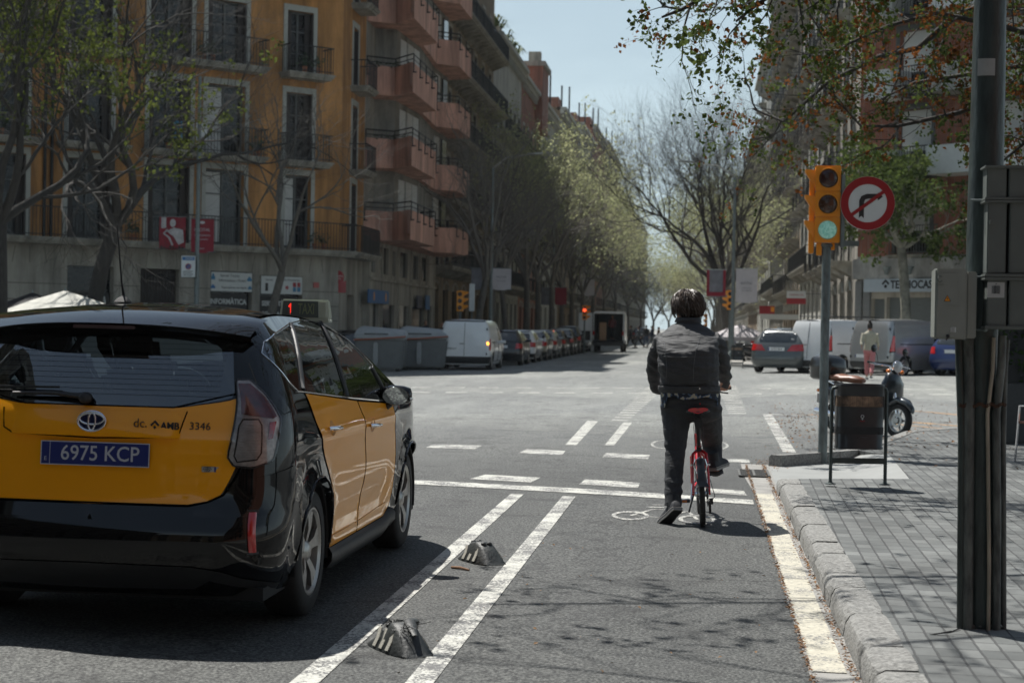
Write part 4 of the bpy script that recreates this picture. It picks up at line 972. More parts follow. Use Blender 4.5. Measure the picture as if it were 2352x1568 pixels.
b.loft([[hp(x,y,z) for x,y,z in ((-.012,.085,-.03),(.012,.085,-.03),(.016,.09,-.055),(-.016,.09,-.055))],[hp(x,y,z) for x,y,z in ((-.006,.09,.01),(.006,.09,.01),(.008,.115,-.045),(-.008,.115,-.045))]])  # nose
for s_ in (-1,1): b.tube([hp(s_*.070,-.002,-.045),hp(s_*.082,-.012,-.02),hp(s_*.084,-.016,.005),hp(s_*.078,-.006,.018)],[.006,.010,.012,.007],8,flat=.8)
b.ball(hp(0,.088,-.072),(.024,.014,.010),8,5)
# forearms and hands gripping the bar
LW=W_(1512,898,13.95); RW=W_(1662,893,13.95)
hl=Vector((bx-ox-.255,by+.93-oy,1.015)); hr=Vector((bx-ox+.20,by+.93-oy,1.015))
# handlebar sits on the leaning bicycle: shift by the lean
hl.x-=.06; hr.x-=.06
b.tube([P_(1501,848,13.52),LW,hl+Vector((0,-.04,.03))],[.038,.03,.025],10); b.tube([P_(1664,848,13.52),RW,hr+Vector((.02,-.04,.03))],[.038,.03,.025],10)
hand(b,hl+Vector((0,-.0,.03)),(0,.9,.15),(-1,0,0),(0,.2,-1)); hand(b,hr+Vector((.02,0,.03)),(0,.9,.15),(1,0,0),(0,.2,-1))
# hidden torso/pelvis/legs core keeps the body one figure
Tt=W_(1580,790,13.55); Tm=W_(1585,870,13.47); Th=W_(1587,930,13.55)
b.tube([(Hc.x+.01,Hc.y-.03,Hc.z-.17),(Tt.x,Tt.y,Tt.z+.05),Tt,Tm,Th],[.055,.10,.12,.12,.12],12,flat=.7)
b.tube([Tt+Vector((0,0,.04)),P_(1513,795,13.32),P_(1501,845,13.50)],[.07,.055,.04],8); b.tube([Tt+Vector((0,0,.04)),P_(1649,793,13.32),P_(1664,845,13.50)],[.07,.055,.04],8)
LK=W_(1549,1035,13.5); LA=W_(1545,1160,13.36); RK=W_(1640,1014,13.92); RA=W_(1643,1080,13.74)
b.tube([Th,W_(1556,960,13.57),LK,LA],[.1,.075,.05,.035],10); b.tube([Th,W_(1628,955,13.72),RK,RA],[.1,.075,.05,.035],10)
body=remesh([Vector(v) for v in b.V],b.F,.0085,'body',m_skin,per,3)
# face: eyes, brows, lips sit on the far side of the head
b=MB()
for s_ in (-1,1): b.ball(hp(s_*.03,.082,.003),(.012,.008,.007),8,6)
b.build('eyes',mat('eye_white_and_iris',(.25,.2,.18),.2,var=.3),per,smooth=True)
# hair: shell plus layered locks
b=MB(); b.loft([[hp(x_,y_,z_) for (x_,y_,z_) in ring_((0,yo,zz),rx,ry,20,0,2.1)] for zz,rx,ry,yo in ((-.09,.056,.045,-.045),(-.06,.078,.068,-.035),(-.02,.096,.082,-.03),(.01,.105,.095,-.022),(.05,.106,.112,-.008),(.085,.092,.10,-.004),(.112,.062,.07,-.004),(.124,.02,.025,0))])
hsh=remesh([Vector(v) for v in b.V],b.F,.008,'hair',m_hair,per,2,disp=lambda c_,n_: .010*mn.noise(Vector((c_.x*38,c_.y*38,c_.z*14)))+.004*mn.noise(c_*70))
b=MB(); r=rnd(21); m_lock=mat('hair_painted_highlights',(.020,.013,.010),.42,scale=38,c2=(.085,.058,.042),spec=.45)  # lighter streak colour paints sunlit highlights into the locks
cr0=Vector((.01,-.02,.130))
for i in range(1300):
    a=r.uniform(0,2*pi); ph0=r.uniform(.02,1.25); L_=r.uniform(.05,.10); pts=[]; sw=r.gauss(.35,.35); lift=r.uniform(.0,.026); n_=6; cl=mn.noise(Vector((math.cos(a)*3,math.sin(a)*3,ph0*3)))
    for k in range(n_):
        f=k/(n_-1); ph=min(ph0+f*L_/.1,2.15); aa=a+sw*f*.8+cl*.6*f
        kx=.98+lift*10*math.sin(pi*f*.8)*.8+.07*cl
        x=.117*kx*math.sin(ph)*math.cos(aa); y=.121*kx*math.sin(ph)*math.sin(aa)-.012; z=.134*kx*math.cos(ph)+.006-.01*f*f
        if y>.045 and z<.025: y=.045
        pts.append(Vector(hp(x,y,z)))
    wd=r.uniform(.003,.009); V=[]
    for k,p in enumerate(pts):
        o=(p-Hc).normalized(); t_=(pts[min(k+1,n_-1)]-pts[max(k-1,0)]).normalized(); sd_=o.cross(t_).normalized()*wd*(1-.85*(k/(n_-1))**2); V+=[p-sd_,p+o*wd*.5,p+sd_]
    b.add(V,[q for k in range(n_-1) for q in ((3*k,3*k+1,3*k+4,3*k+3),(3*k+1,3*k+2,3*k+5,3*k+4))])
b.build('hair_locks',m_lock,hsh,smooth=True)
# jacket
m_den=mat('charcoal_denim',(.038,.040,.043),.72,var=.35,scale=260,detail=2,bump=.3,bscale=500)
def wrinkle(m,st,strength,dist):
    n=m.node_tree; l=n.links.new; p=n.nodes['Principled BSDF']; t_=n.nodes.new('ShaderNodeTexCoord'); q=n.nodes.new('ShaderNodeMapping'); q.inputs['Scale'].default_value=st; l(t_.outputs['Object'],q.inputs[0])
    w_=n.nodes.new('ShaderNodeTexNoise'); w_.inputs['Scale'].default_value=1; w_.inputs['Detail'].default_value=3; w_.inputs['Distortion'].default_value=1.4; l(q.outputs[0],w_.inputs['Vector'])
    b_=n.nodes.new('ShaderNodeBump'); b_.inputs['Strength'].default_value=strength; b_.inputs['Distance'].default_value=dist; l(w_.outputs[0],b_.inputs['Height'])
    old=p.inputs['Normal'].links[0].from_socket if p.inputs['Normal'].links else None
    if old: l(old,b_.inputs['Normal'])
    l(b_.outputs[0],p.inputs['Normal'])
wrinkle(m_den,(5,4,24),.75,.022)
m_stitch=mat('grey_stitching',(.10,.105,.11),.8,var=.2)
b=MB()
def row(py,x0,x1,Y,dy,n=20,tilt=0): 
    Y=Y+SH; p=W_(x0,py,Y); q=W_(x1,py,Y); c=(p+q)/2; return ring_((c.x,c.y,c.z),(q-p).length/2,dy,n,0,2.4,tilt)
b.loft([row(897,1516,1652,13.24,.15),row(870,1514,1650,13.20,.155),row(840,1511,1652,13.17,.155),row(810,1508,1653,13.18,.15),row(785,1508,1652,13.23,.135),row(766,1518,1645,13.29,.115),row(752,1535,1628,13.33,.095),row(743,1550,1612,13.36,.08),row(733,1556,1607,13.38,.075)])
b.tube([P_(1527,778,13.27),P_(1510,800,13.32),P_(1501,845,13.50),P_(1505,885,13.85),P_(1512,897,13.97)],[.072,.068,.058,.048,.043],12)
b.tube([P_(1634,776,13.27),P_(1651,797,13.32),P_(1664,845,13.50),P_(1665,878,13.85),P_(1661,893,13.97)],[.072,.068,.058,.048,.043],12)
def dj(c,n):
    f=0; z=c.z; x=c.x
    yb=(n.y<0.2)
    # drag folds running across the back, tight around the elbows
    q=mn.noise(Vector((x*2.5,c.y*2,z*4+5)))
    v=mn.noise(Vector((x*3.2+q*1.2,c.y*2.5,z*17+x*4+q*3)))
    f+=.017*(abs(v)**.8*(1 if v>0 else -.35)-.2)
    v=mn.noise(Vector((x*7-z*6,c.y*5,z*26+x*9))); f+=.009*v
    f+=.003*mn.noise(c*22)+.001*mn.noise(c*60)
    return f
jk=remesh([Vector(v) for v in b.V],b.F,.0095,'jacket',m_den,per,3,dj)
# collar, hem band, seams, button
b=MB(); rr=[row(741,1549,1612,13.375,.088),row(734,1551,1611,13.37,.09),row(729,1555,1608,13.385,.085),row(731,1559,1605,13.39,.074),row(741,1559,1605,13.38,.07)]
b.loft(rr,cap=False); b.build('collar',m_den,jk,smooth=60)
b=MB(); rr=[row(886,1512,1653,13.215,.163),row(888,1511,1654,13.215,.168),row(900,1512,1655,13.225,.168),row(902,1514,1653,13.225,.160)]
b.loft(rr,cap=False); b.build('hem_band',m_den,jk,smooth=60)
def onback(pts,r_,nm,m_):
    b=MB(); out=[]; from mathutils.bvhtree import BVHTree
    bm=bmesh.new(); bm.from_mesh(jk.data); bv=BVHTree.FromBMesh(bm); bm.free()
    for (x0,y0),(x1,y1) in zip(pts,pts[1:]):
        for k in range(10):
            p=W_(x0+(x1-x0)*k/10,y0+(y1-y0)*k/10,12.6); h=bv.ray_cast(p,Vector((0,1,0)))
            if h[0] is not None: out.append(h[0]+Vector((0,-.001,0)))
    if len(out)>1: b.tube(out,r_,5); b.build(nm,m_,jk,smooth=True)
for P in ([(1515,775),(1545,770),(1600,768),(1645,780)],[(1520,790),(1524,820),(1527,850),(1524,886)],[(1607,776),(1597,810),(1592,845),(1591,886)],[(1520,822),(1560,823),(1600,822)]): onback(P,.0022,'seam',m_stitch)
b=MB(); p=W_(1607,892,13.325); b.lathe([(0,-.004),(.007,-.003),(.008,.002)],12,0,Matrix.Translation(p),'y'); b.build('button',m_chrome,jk,smooth=60)
# printed shirt hanging out
m_shirt=mat('floral_shirt',(.010,.016,.03),.8,scale=22,c2=(.36,.34,.26),detail=1.5)
bn=m_shirt.node_tree.nodes
for n_ in bn:
    if n_.type=='VALTORGB': n_.color_ramp.interpolation='CONSTANT'; n_.color_ramp.elements[1].position=.56; e_=n_.color_ramp.elements.new(.50); e_.color=(.06,.11,.19,1)
b=MB(); rr=[row(893,1518,1650,13.225,.157,40),row(903,1516,1652,13.235,.163,40),row(909,1517,1652,13.24,.164,40)]
r=rnd(5); rr.append([(x,y,z-.012-.012*math.sin(k*.9)-(.07 if (x<-.28 or x>.12) else 0)+r.uniform(-.004,.004)) for k,(x,y,z) in enumerate(rr[-1])])
b.loft(rr,cap=False); b.build('shirt_tail',m_shirt,per,smooth=60)
# trousers
m_tr=mat('black_jeans',(.036,.039,.043),.85,var=.3,scale=200,detail=2,bump=.25,bscale=400)
wrinkle(m_tr,(9,8,26),.6,.018)
b=MB()
b.loft([row(888,1519,1650,13.25,.135),row(910,1517,1655,13.25,.14),row(935,1516,1658,13.27,.155),row(955,1518,1656,13.30,.15),row(968,1535,1640,13.34,.11)])
b.tube([W_(1553,940,13.55),W_(1553,975,13.53),W_(1551,1035,13.50),W_(1547,1100,13.42),W_(1546,1160,13.36)],[.116,.105,.080,.070,.066],16)
b.tube([W_(1624,940,13.60),W_(1629,975,13.74),W_(1636,1018,13.92),W_(1640,1055,13.82),W_(1643,1085,13.74)],[.116,.105,.082,.066,.062],16)
def dt(c,n):
    k=1 if c.z<.35 or .55<c.z<.68 or c.z>.86 else .35
    return .006*k*math.sin(c.z*70+c.x*14+3*mn.noise(c*7))*max(0,mn.noise(c*5+Vector((4,0,0)))+.6)+.003*mn.noise(c*18)
tr=remesh([Vector(v) for v in b.V],b.F,.0095,'jeans',m_tr,per,3,dt)
b=MB(); p=W_(1546,1158,13.36); b.loft([ring_(p+Vector((0,0,z)),rr_,rr_,16) for z,rr_ in ((.012,.064),(-.008,.067),(-.01,.06),(.005,.058))],cap=False); p=W_(1643,1084,13.74); b.loft([ring_(p+Vector((0,0,z)),rr_,rr_,16) for z,rr_ in ((.012,.062),(-.008,.065),(-.01,.058),(.005,.056))],cap=False); b.build('trouser_hem',m_tr,tr,smooth=60)
b=MB(); b.box(-.004,.004,-.001,.001,-.006,.006,0,Matrix.Translation(W_(1608,927,13.38))); b.build('red_tag',m_red,tr)
# shoes: left on its toe, right flat on the pedal
m_sh=mat('black_canvas_shoe',(.018,.02,.024),.75,var=.2,scale=120); m_sole=mat('grey_white_sole',(.27,.26,.24),.7,var=.15,scale=30)
def shoe(T,nm='shoe'):
    b=MB(); prof=[(-.13,.034,.055),(-.10,.042,.09),(-.05,.041,.10),(0,.043,.075),(.05,.050,.058),(.10,.052,.045),(.135,.042,.036),(.155,.018,.02)]
    b.loft([[T@Vector((w_*math.cos(a),y,.022+h*max(0,math.sin(a)))) for a in np.linspace(0,2*pi,17)[:-1]] for y,w_,h in prof])
    b.tube([T@Vector((0,-.075,.06)),T@Vector((0,-.085,.14))],[.042,.045],12)
    o=b.build(nm,m_sh,per,smooth=60)
    b=MB(); out=[(w_+.004,y) for y,w_,h in prof]; 
    poly=[(x,y) for x,y in out]+[(-x,y) for x,y in out[::-1]]
    b.loft([[T@Vector((x*s_,y*s_,z)) for x,y in poly] for z,s_ in ((0,1.0),(.024,1.02),(.028,.98))]); so_=b.build('sole',m_sole,o,smooth=30)
    b=MB(); b.add([T@Vector((x*.84,y*.95,-.0015)) for x,y in poly],[tuple(range(len(poly)))]); b.build('tread',m_rubber,so_)
    b=MB(); b.tube([T@Vector((x*1.02,y*1.02,.021)) for x,y in poly+[poly[0]]],.0022,4); b.build('sole_stripe',m_sh,so_)
    return o
toe=W_(1523,1203,13.42); heel=W_(1563,1172,13.28)
ya=Vector((-.11,.19,-.135)).normalized(); xa=Vector((.85,.45,-.1)); za=xa.cross(ya).normalized(); xa=ya.cross(za)
Tm_=Matrix((xa,ya,za)).transposed().to_4x4(); Tm_.translation=W_(1541,1188,13.33)
shoe(Tm_)
ya=Vector((.35,.92,.10)).normalized(); za=Vector((-.12,-.05,1)); xa=ya.cross(za).normalized(); za=xa.cross(ya); Tm_=Matrix((xa,ya,za)).transposed().to_4x4(); Tm_.translation=Vector((bx-ox+.105,by+.73-oy,.408)); shoe(Tm_)

# --- near traffic light with repeaters, and the no-right-turn sign ---
m_amber=mat('signal_yellow_plastic',(.80,.30,.015),.38,coat=.3,var=.08,scale=4); m_pole=mat('painted_grey_pole',(.13,.155,.155),.55,.2,var=.5,scale=7,stretch=(2,2,.7),bump=.25,bscale=50)
m_lensoff=mat('unlit_red_lens',(.035,.008,.006),.25,coat=.6,var=.5,scale=15); m_green=mat('lit_green_lens',(.05,.3,.22),.3,coat=.5,scale=28,c2=(.45,.72,.64),emit=(.22,.5,.43),es=.16)
m_lensam=mat('unlit_amber_lens',(.045,.016,.006),.25,coat=.6,var=.5,scale=15)
tl=thing('traffic_light','tall grey pole with a yellow traffic light showing green beside the ramp kerb','traffic light',(1.36,19.9,g(1.3,19.9)+.12)); tl['label']='nearest traffic light, yellow heads on a grey pole, green lamp lit'
b=MB(); b.tube([(0,0,-.12),(0,0,1.2),(0,0,2.36)],[.052,.05,.048],20); b.lathe([(.06,2.33),(.07,2.335),(.07,2.36),(.05,2.37)],16); b.build('pole',m_pole,tl,smooth=50)
hz0=2.375
b=MB()
for k in range(3): b.box(-.14,.14,-.10,.07,hz0+.288*k+.001,hz0+.288*(k+1)-.001)
hd_=b.build('signal_head',m_amber,tl,bevel=.008)
for k,m_ in ((0,m_green),(1,m_lensam),(2,m_lensoff)):
    zc_=hz0+.144+.288*k
    b=MB(); T=Matrix.Translation((0,-.10,zc_)); b.lathe([(.112,-.004),(.118,-.012),(.116,-.02),(.106,-.012),(.104,.02)],30,0,T,'y')
    b.build('lens_ring',m_amber,hd_,smooth=60)
    b=MB(); b.lathe([(.0,-.028),(.05,-.024),(.085,-.012),(.104,0)],30,0,T,'y'); b.lathe([(.104,0),(.108,-.006),(.113,-.004)],30,0,T,'y'); b.build('lens',m_,hd_,smooth=60)
    b=MB(); b.lathe([(.100,.0),(.113,-.006),(.114,-.003)],30,0,T,'y'); b.build('lens_gasket',m_plastic,hd_,smooth=60)
    # visor of the far-side repeater pointing away to the left
    b=MB(); zz=hz0+.10+.288*k-.02
    V=[(-.14,-.05,zz+.16),(-.14,.07,zz+.16),(-.14,-.03,zz-.04),(-.14,.05,zz-.04),(-.255,-.05,zz+.17),(-.255,.07,zz+.17),(-.25,-.045,zz+.13),(-.25,.065,zz+.13)]
    b.add(V,[(0,1,5,4),(0,4,6,2),(1,3,7,5),(4,5,7,6),(2,6,7,3)]); b.build('side_visor',m_amber,hd_,bevel=.004)
b=MB(); b.box(-.20,-.142,.0,.10,hz0-.12,hz0+.78); b.build('repeater_head',m_amber,tl,bevel=.01)
b=MB(); b.box(-.115,-.055,-.03,.03,hz0-.14,hz0-.0); b.box(.05,.09,-.02,.03,hz0-.08,hz0); b.build('bracket',m_amber,tl,bevel=.005)
def disc(n_,r0,r1,y,mi=0): return
sg2=thing('road_sign','round red-ringed no right turn sign with a black bent arrow','road sign',(1.36,19.9,g(1.3,19.9)+.12))
m_sred=mat('sign_red',(.30,.006,.012),.35,coat=.4,var=.06); m_swht=mat('sign_white',(.62,.66,.66),.35,coat=.4,var=.05); m_sblk=mat('sign_black',(.015,.016,.018),.4,var=.05)
cx_,cz_=A(1993,467,19.75).x-1.36,A(1993,467,19.75).z-(g(1.3,19.9)+.12)
T=Matrix.Translation((cx_,-.15,cz_))
b=MB(); b.lathe([(0,.0),(.297,0),(.30,-.004),(.30,.02),(.295,.022),(0,.022)],48,0,T,'y'); b.build('sign_plate',m_swht,sg2,smooth=30)
b=MB(); b.lathe([(.296,-.0015),(.215,-.0015),(.213,-.0035),(.297,-.0035)],48,0,T,'y'); 
rg=b.build('red_ring',m_sred,sg2,smooth=30)
b=MB()
P=[(-.095,-.165),(-.068,-.14),(-.04,-.17),(-.04,.015),(-.028,.042),(.008,.052),(.11,.052),(.11,.03),(.165,.075),(.11,.122),(.11,.105),(-.01,.105),(-.07,.08),(-.095,.03)]
vs,F=fill(P,.05); b.add([(x,-.0026,z) for x,z in vs],[f[::-1] for f in F],0,T); b.build('black_arrow',m_sblk,sg2)
b=MB(); b.box(-.215,.215,-.0062,-.005,-.019,.019,0,T@Matrix.Rotation(R(-37),4,'Y')); b.build('red_bar',m_sred,sg2)
b=MB(); b.box(cx_-.19,cx_+.03,-.128,-.10,cz_+.05,cz_+.08); b.box(cx_-.19,cx_+.03,-.128,-.10,cz_-.08,cz_-.05); b.box(.145,.185,-.128,.02,hz0-.05,cz_+.32); b.box(.05,.36,.0,.02,hz0-.03,hz0+.03); b.build('bracket',m_pole,sg2,bevel=.003)
# --- litter bin ---
bn_=thing('litter_bin','black litter bin hung between two posts on the pavement, nearest the camera','litter bin',(1.39,15.75,.14),R(8)); bn_['label']='dark perforated litter bin hung between two posts beside the near kerb'
m_bin=mat('bin_charcoal',(.022,.025,.027),.42,.2,var=.3,scale=12,coat=.2,bump=.1,bscale=200); m_bin2=mat('bin_post',(.05,.065,.062),.45,.3,var=.3,scale=14)
b=MB(); n=36; A_=.208; B_=.13
def ov(z,k=1,n=36): return [(A_*k*math.copysign(abs(math.cos(a))**.5,math.cos(a)),B_*k*math.copysign(abs(math.sin(a))**.5,math.sin(a)),z) for a in np.linspace(0,2*pi,n+1)[:-1]]
b.loft([ov(.32,.99),ov(.335,1.0),ov(.345,.97),ov(.66,1.0),ov(.695,1.0)],cap=True)
bb_=b.build('bin_body',m_bin,bn_,smooth=50)
# perforated band: fine mesh strip with litter showing behind
b=MB(); b.loft([ov(.695,.97),ov(.79,.97)],cap=False); b.build('litter_inside',mat('paper_litter',(.025,.022,.02),.8,scale=13,c2=(.60,.40,.26)),bb_,smooth=60)
b=MB(); 
for z in np.linspace(.697,.79,9): b.tube(ov(z,1.004,40)+[ov(z,1.004,40)[0]],.0012,3)
for k in range(96):
    a=2*pi*k/96; p=(A_*1.004*math.copysign(abs(math.cos(a))**.5,math.cos(a)),B_*1.004*math.copysign(abs(math.sin(a))**.5,math.sin(a))); b.tube([(p[0],p[1],.695),(p[0],p[1],.79)],.0012,3)
b.build('perforated_band',m_bin,bb_)
b=MB(); b.loft([ov(.79,1.0),ov(.865,1.0),ov(.868,1.01),ov(.89,1.02),ov(.895,1.0),ov(.893,.94),ov(.79,.94)],cap=False); b.build('rim',m_bin,bb_,smooth=50)
b=MB(); b.loft([ov(.455,1.003),ov(.458,1.008),ov(.515,1.01),ov(.518,1.003)],cap=False); b.build('dark_band',m_rubber,bb_,smooth=50)
b=MB()
for s_ in (-1,1):
    b.tube([(s_*.245,0,-.005),(s_*.245,0,.83),(s_*.235,0,.855),(s_*.205,0,.86)],.0155,10); b.lathe([(.0,.0),(.05,.0),(.052,.006),(.02,.014),(.0155,.03)],16,0,Matrix.Translation((s_*.245,0,0)))
b.box(-.235,.235,-.014,.014,.185,.235)
b.build('posts',m_bin2,bn_,smooth=50)
b=MB(); b.lathe([(0,-.001),(.036,-.001),(.036,.001)],24,0,Matrix.Translation((.0,-.132,.60)),'y'); st_=b.build('sticker',m_sblk,bb_)
b=MB(); b.tube([(.013*math.cos(a),-.135,.612+.013*math.sin(a)) for a in np.linspace(0,2*pi,17)],.0025,5); b.box(-.002,.002,-.136,-.134,.58,.60); b.box(-.008,.008,-.136,-.134,.588,.591); b.build('sticker_symbol',m_swht,st_)
b=MB(); b.tube([(-.022,-.135,.575),(0,-.135,.568),(.022,-.135,.575)],.003,4); b.build('sticker_red_arc',m_sred,st_)
b=MB(); b.tube([(-.05,-.133,.408),(-.01,-.1335,.43),(.06,-.133,.428)],[.002,.005,.002],5,flat=.2); b.build('scratch',m_steel,bb_)
# --- big lamp post at the right with cable pipes and cabinets ---
gz=.12
lp=thing('lamp_post','thick dark green lamp post with pipes strapped to it at the right edge','lamp post',(1.33,8.42,gz))
m_post=mat('dark_green_post_paint',(.032,.045,.042),.5,.15,var=.55,scale=10,stretch=(1,1,.35),bump=.6,bscale=38,coat=.15); m_postl=mat('pale_pipe_paint',(.30,.26,.20),.6,var=.35,scale=9,stretch=(2,2,.5)); m_pipe=mat('grey_pipe_peeling',(.15,.16,.145),.6,scale=8,c2=(.018,.02,.02),stretch=(3,3,.8),bump=.3,bscale=40); m_rust=mat('rust',(.07,.03,.015),.9,var=.5,scale=15)
def Q(px,py,Y=8.42): p=A(px,py,Y); return Vector((p.x-1.33,p.y-8.42,p.z-gz))
b=MB(); b.tube([(.0,0,-.1),Q(2250,1300)+Vector((0,0,0)),Q(2252,800),Q(2262,500),Q(2270,200),Q(2276,-60),Q(2290,-900),Q(2300,-1900)],[.075,.075,.078,.082,.078,.073,.066,.058],28); 
for pz in (1.9,2.6,3.0): pass
b.build('post',m_post,lp,smooth=60)
pipes=[([(2207,1450),(2210,1000),(2204,830),(2203,775)],.020,m_post,-.07),([(2222,1450),(2226,900),(2224,780)],.026,m_pipe,-.075),([(2270,1450),(2272,1300),(2268,950),(2280,850),(2283,775)],.009,m_postl,-.09),([(2288,1450),(2290,1200),(2288,950),(2300,840),(2302,770)],.020,m_pipe,-.07),([(2305,1450),(2304,1000),(2308,850),(2313,780)],.014,m_rust if 0 else m_pipe,-.03)]
for P,r_,m_,dy in pipes:
    b=MB(); b.tube([Q(x,y,8.42+dy) for x,y in P],r_,12); b.build('cable_pipe',m_,lp,smooth=60)
for py_ in (930,):
    b=MB(); 
    for k in range(26):
        t=k/25; x=2205+(2308-2205)*t; p=Q(x,930+3*math.sin(k),8.42-.10+.02*abs(t-.5)); b.lathe([(.0035,-.002),(.008,-.0015),(.008,.0015),(.0035,.002)],8,0,Matrix.Translation(p),'y')
    b.build('perforated_strap',m_rust,lp)
b=MB(); b.tube([Q(2205,1442,8.3),Q(2180,1452,8.2),Q(2140,1458,8.15),Q(2095,1462,8.12),Q(2045,1466,8.1)],.0035,4)
for k in range(16): p=Q(2110+5*k,1462-.9*k,8.13); b.lathe([(.004,-.002),(.009,-.0015),(.009,.0015),(.004,.002)],8,0,Matrix.Translation(p),'z')
o=b.build('perforated_strap',m_iron,None); o.location=(1.33,8.42,gz); tag(o,'length of dark perforated strap lying on the paving at the lamp post foot','metal strap')
b=MB(); 
for s_ in range(5): b.ball(Q(2212+20*s_,1437+(s_%2),8.36),(.022,.018,.012),7,4)
b.build('cement_footing',m_pipe,lp,smooth=60)
# stickers on the post
b=MB(); c=Q(2264,160,8.42); rr=[[(c.x+.0835*math.sin(a),-.0835*math.cos(a),c.z+z) for a in np.linspace(-.62,.38,8)] for z in (-.04,.04)]; b.grid(rr); o=b.build('paper_sticker',mat('grey_sticker_paper',(.26,.27,.26),.6,var=.2),lp,smooth=True)
# meter cabinet (pale, left) and the two tall cabinets
def cabinet(nm,label,x0,x1,z0,z1,y0,y1,m_):
    o=thing(nm,label,'electrical cabinet',(1.33,8.42,gz)); b=MB(); b.box(x0,x1,y0,y1,z0,z1); b.build('cabinet_body',m_,o,bevel=.008,smooth=40); return o
m_cab=mat('pale_grey_cabinet',(.235,.25,.225),.5,var=.12,scale=4,coat=.1); m_cab2=mat('grey_green_cabinet',(.115,.13,.12),.55,var=.15,scale=5)
p0=Q(2146,778,8.22); p1=Q(2223,617,8.22)
cb1=cabinet('electrical_cabinet','pale meter box with a yellow triangle warning sticker strapped to the lamp post',p0.x,p1.x,p0.z,p1.z,-.20,-.05,m_cab); cb1['label']='small pale grey meter box with a yellow warning triangle on its door'
b=MB(); b.box(p1.x+.001,p1.x+.048,-.17,-.02,p0.z+.004,p1.z-.012); b.build('cabinet_back',m_cab,cb1,bevel=.006)
b=MB(); d0=Q(2153,700,8.22); d1=Q(2200,627,8.22); b.box(d0.x,d1.x,-.2035,-.2005,d0.z,d1.z); dr=b.build('door_panel',m_cab,cb1,bevel=.001)
b=MB(); 
t0=Q(2177,692,8.2); V=[(-.0165,0),(.0165,0),(0,.030)]; b.add([(t0.x+x,-.2045,t0.z+z) for x,z in V],[(0,1,2)]); tr_=b.build('warning_triangle',m_sblk,cb1)
b=MB(); b.add([(t0.x+x*.78,-.2052,t0.z+.0022+z*.80) for x,z in V],[(0,1,2)]); b.build('triangle_yellow',m_amber,tr_)
b=MB(); b.add([(t0.x+x,-.2058,t0.z+z) for x,z in ((.002,.020),(-.004,.012),(-.0005,.012),(-.003,.004),(.004,.014),(.0005,.014))],[(0,1,2,5),(2,3,4,5)]); b.build('bolt_symbol',m_sblk,tr_)
l0=Q(2160,640,8.2); b=MB(); b.tube([(l0.x+.010*math.cos(a),-.2045,l0.z+.014*math.sin(a)) for a in np.linspace(.6,5.7,14)],.0022,4); b.build('maker_mark',m_cab2,cb1)
text('Cahors',.011,cb1,(l0.x+.002,-.2045,l0.z-.026),(pi/2,0,0),m_cab2,'maker_lettering',.0004)
l0=Q(2191,757,8.2); b=MB(); b.box(l0.x-.012,l0.x+.012,-.2015,-.2003,l0.z-.011,l0.z+.011); lb=b.build('rating_label',m_swht,cb1)
b=MB()
for k in range(4): b.box(l0.x-.009,l0.x+.008-.003*(k%2),-.2022,-.2017,l0.z+.007-.005*k-.001,l0.z+.007-.005*k+.0008)
b.build('label_lines',m_ink,lb)
b=MB(); k0=Q(2178,772,8.2); b.ball((k0.x,-.205,k0.z),.009,8,6); b.tube([(k0.x,-.205,k0.z-.005),(k0.x-.008,-.207,k0.z-.02)],.003,5); b.build('lock',m_ink,cb1,smooth=60)
q0=Q(2264,762,8.2)
cb2=thing('electrical_cabinet','tall grey-green cabinet in stacked sections with a barcode sticker, right of the lamp post','electrical cabinet',(1.33,8.42,gz)); cb2['label']='tall grey-green cabinet of stacked boxes with a barcode sticker'
def sec(xa,xb,ya,yb,nm):
    a=Q(xa,yb,8.22); c=Q(xb,ya,8.22); b=MB(); b.box(a.x,c.x,-.20,.02,a.z,c.z); return b.build(nm,m_cab2,cb2,bevel=.005,smooth=40)
for (xa,xb) in ((2266,2313),(2317,2362)):
    sec(xa,xb,383,455,'upper_box'); sec(xa,xb,462,628,'middle_box'); sec(xa,xb,640,752,'lower_box')
for yy_ in (383,456,462,632,640,752):
    a=Q(2263,yy_+3,8.2); c=Q(2365,yy_-3,8.2); b=MB(); b.box(a.x,c.x,-.215,.0,min(a.z,c.z),max(a.z,c.z)); b.build('flange',m_cab2,cb2,bevel=.003)
a=Q(2280,510,8.2); b=MB(); b.loft([[(a.x+x,-.20-d,a.z+z) for x,z in ((-.012,-.008),(.012,-.008),(.012,.006),(.006,.014),(-.006,.014),(-.012,.006))] for d in (0,.012)]); b.build('latch',m_cab2,cb2)
a=Q(2269,683,8.2); c=Q(2309,648,8.2); b=MB(); b.box(a.x,c.x,-.2025,-.2005,a.z,c.z); bl=b.build('barcode_sticker',mat('sticker_white',(.40,.41,.40),.6,var=.06),cb2)
b=MB(); r=rnd(2); x=a.x+.02
while x<c.x-.02: w_=r.choice([.001,.0018,.0026]); b.box(x,x+w_,-.2035,-.2028,a.z+.018,c.z-.016); x+=w_+r.choice([.0012,.002])
b.ball(((a.x+c.x)/2,-.2028,c.z-.008),(.003,.001,.003),6,4); b.build('barcode',m_ink,bl)
for zz in (460,636,757):
    b=MB(); a=Q(2230,zz,8.35); c=Q(2268,zz,8.3); b.tube([a,c],.006,6); b.ball((c.x-.01,-.12,c.z),.011,8,6); b.build('clamp',m_steel,cb2,smooth=60)
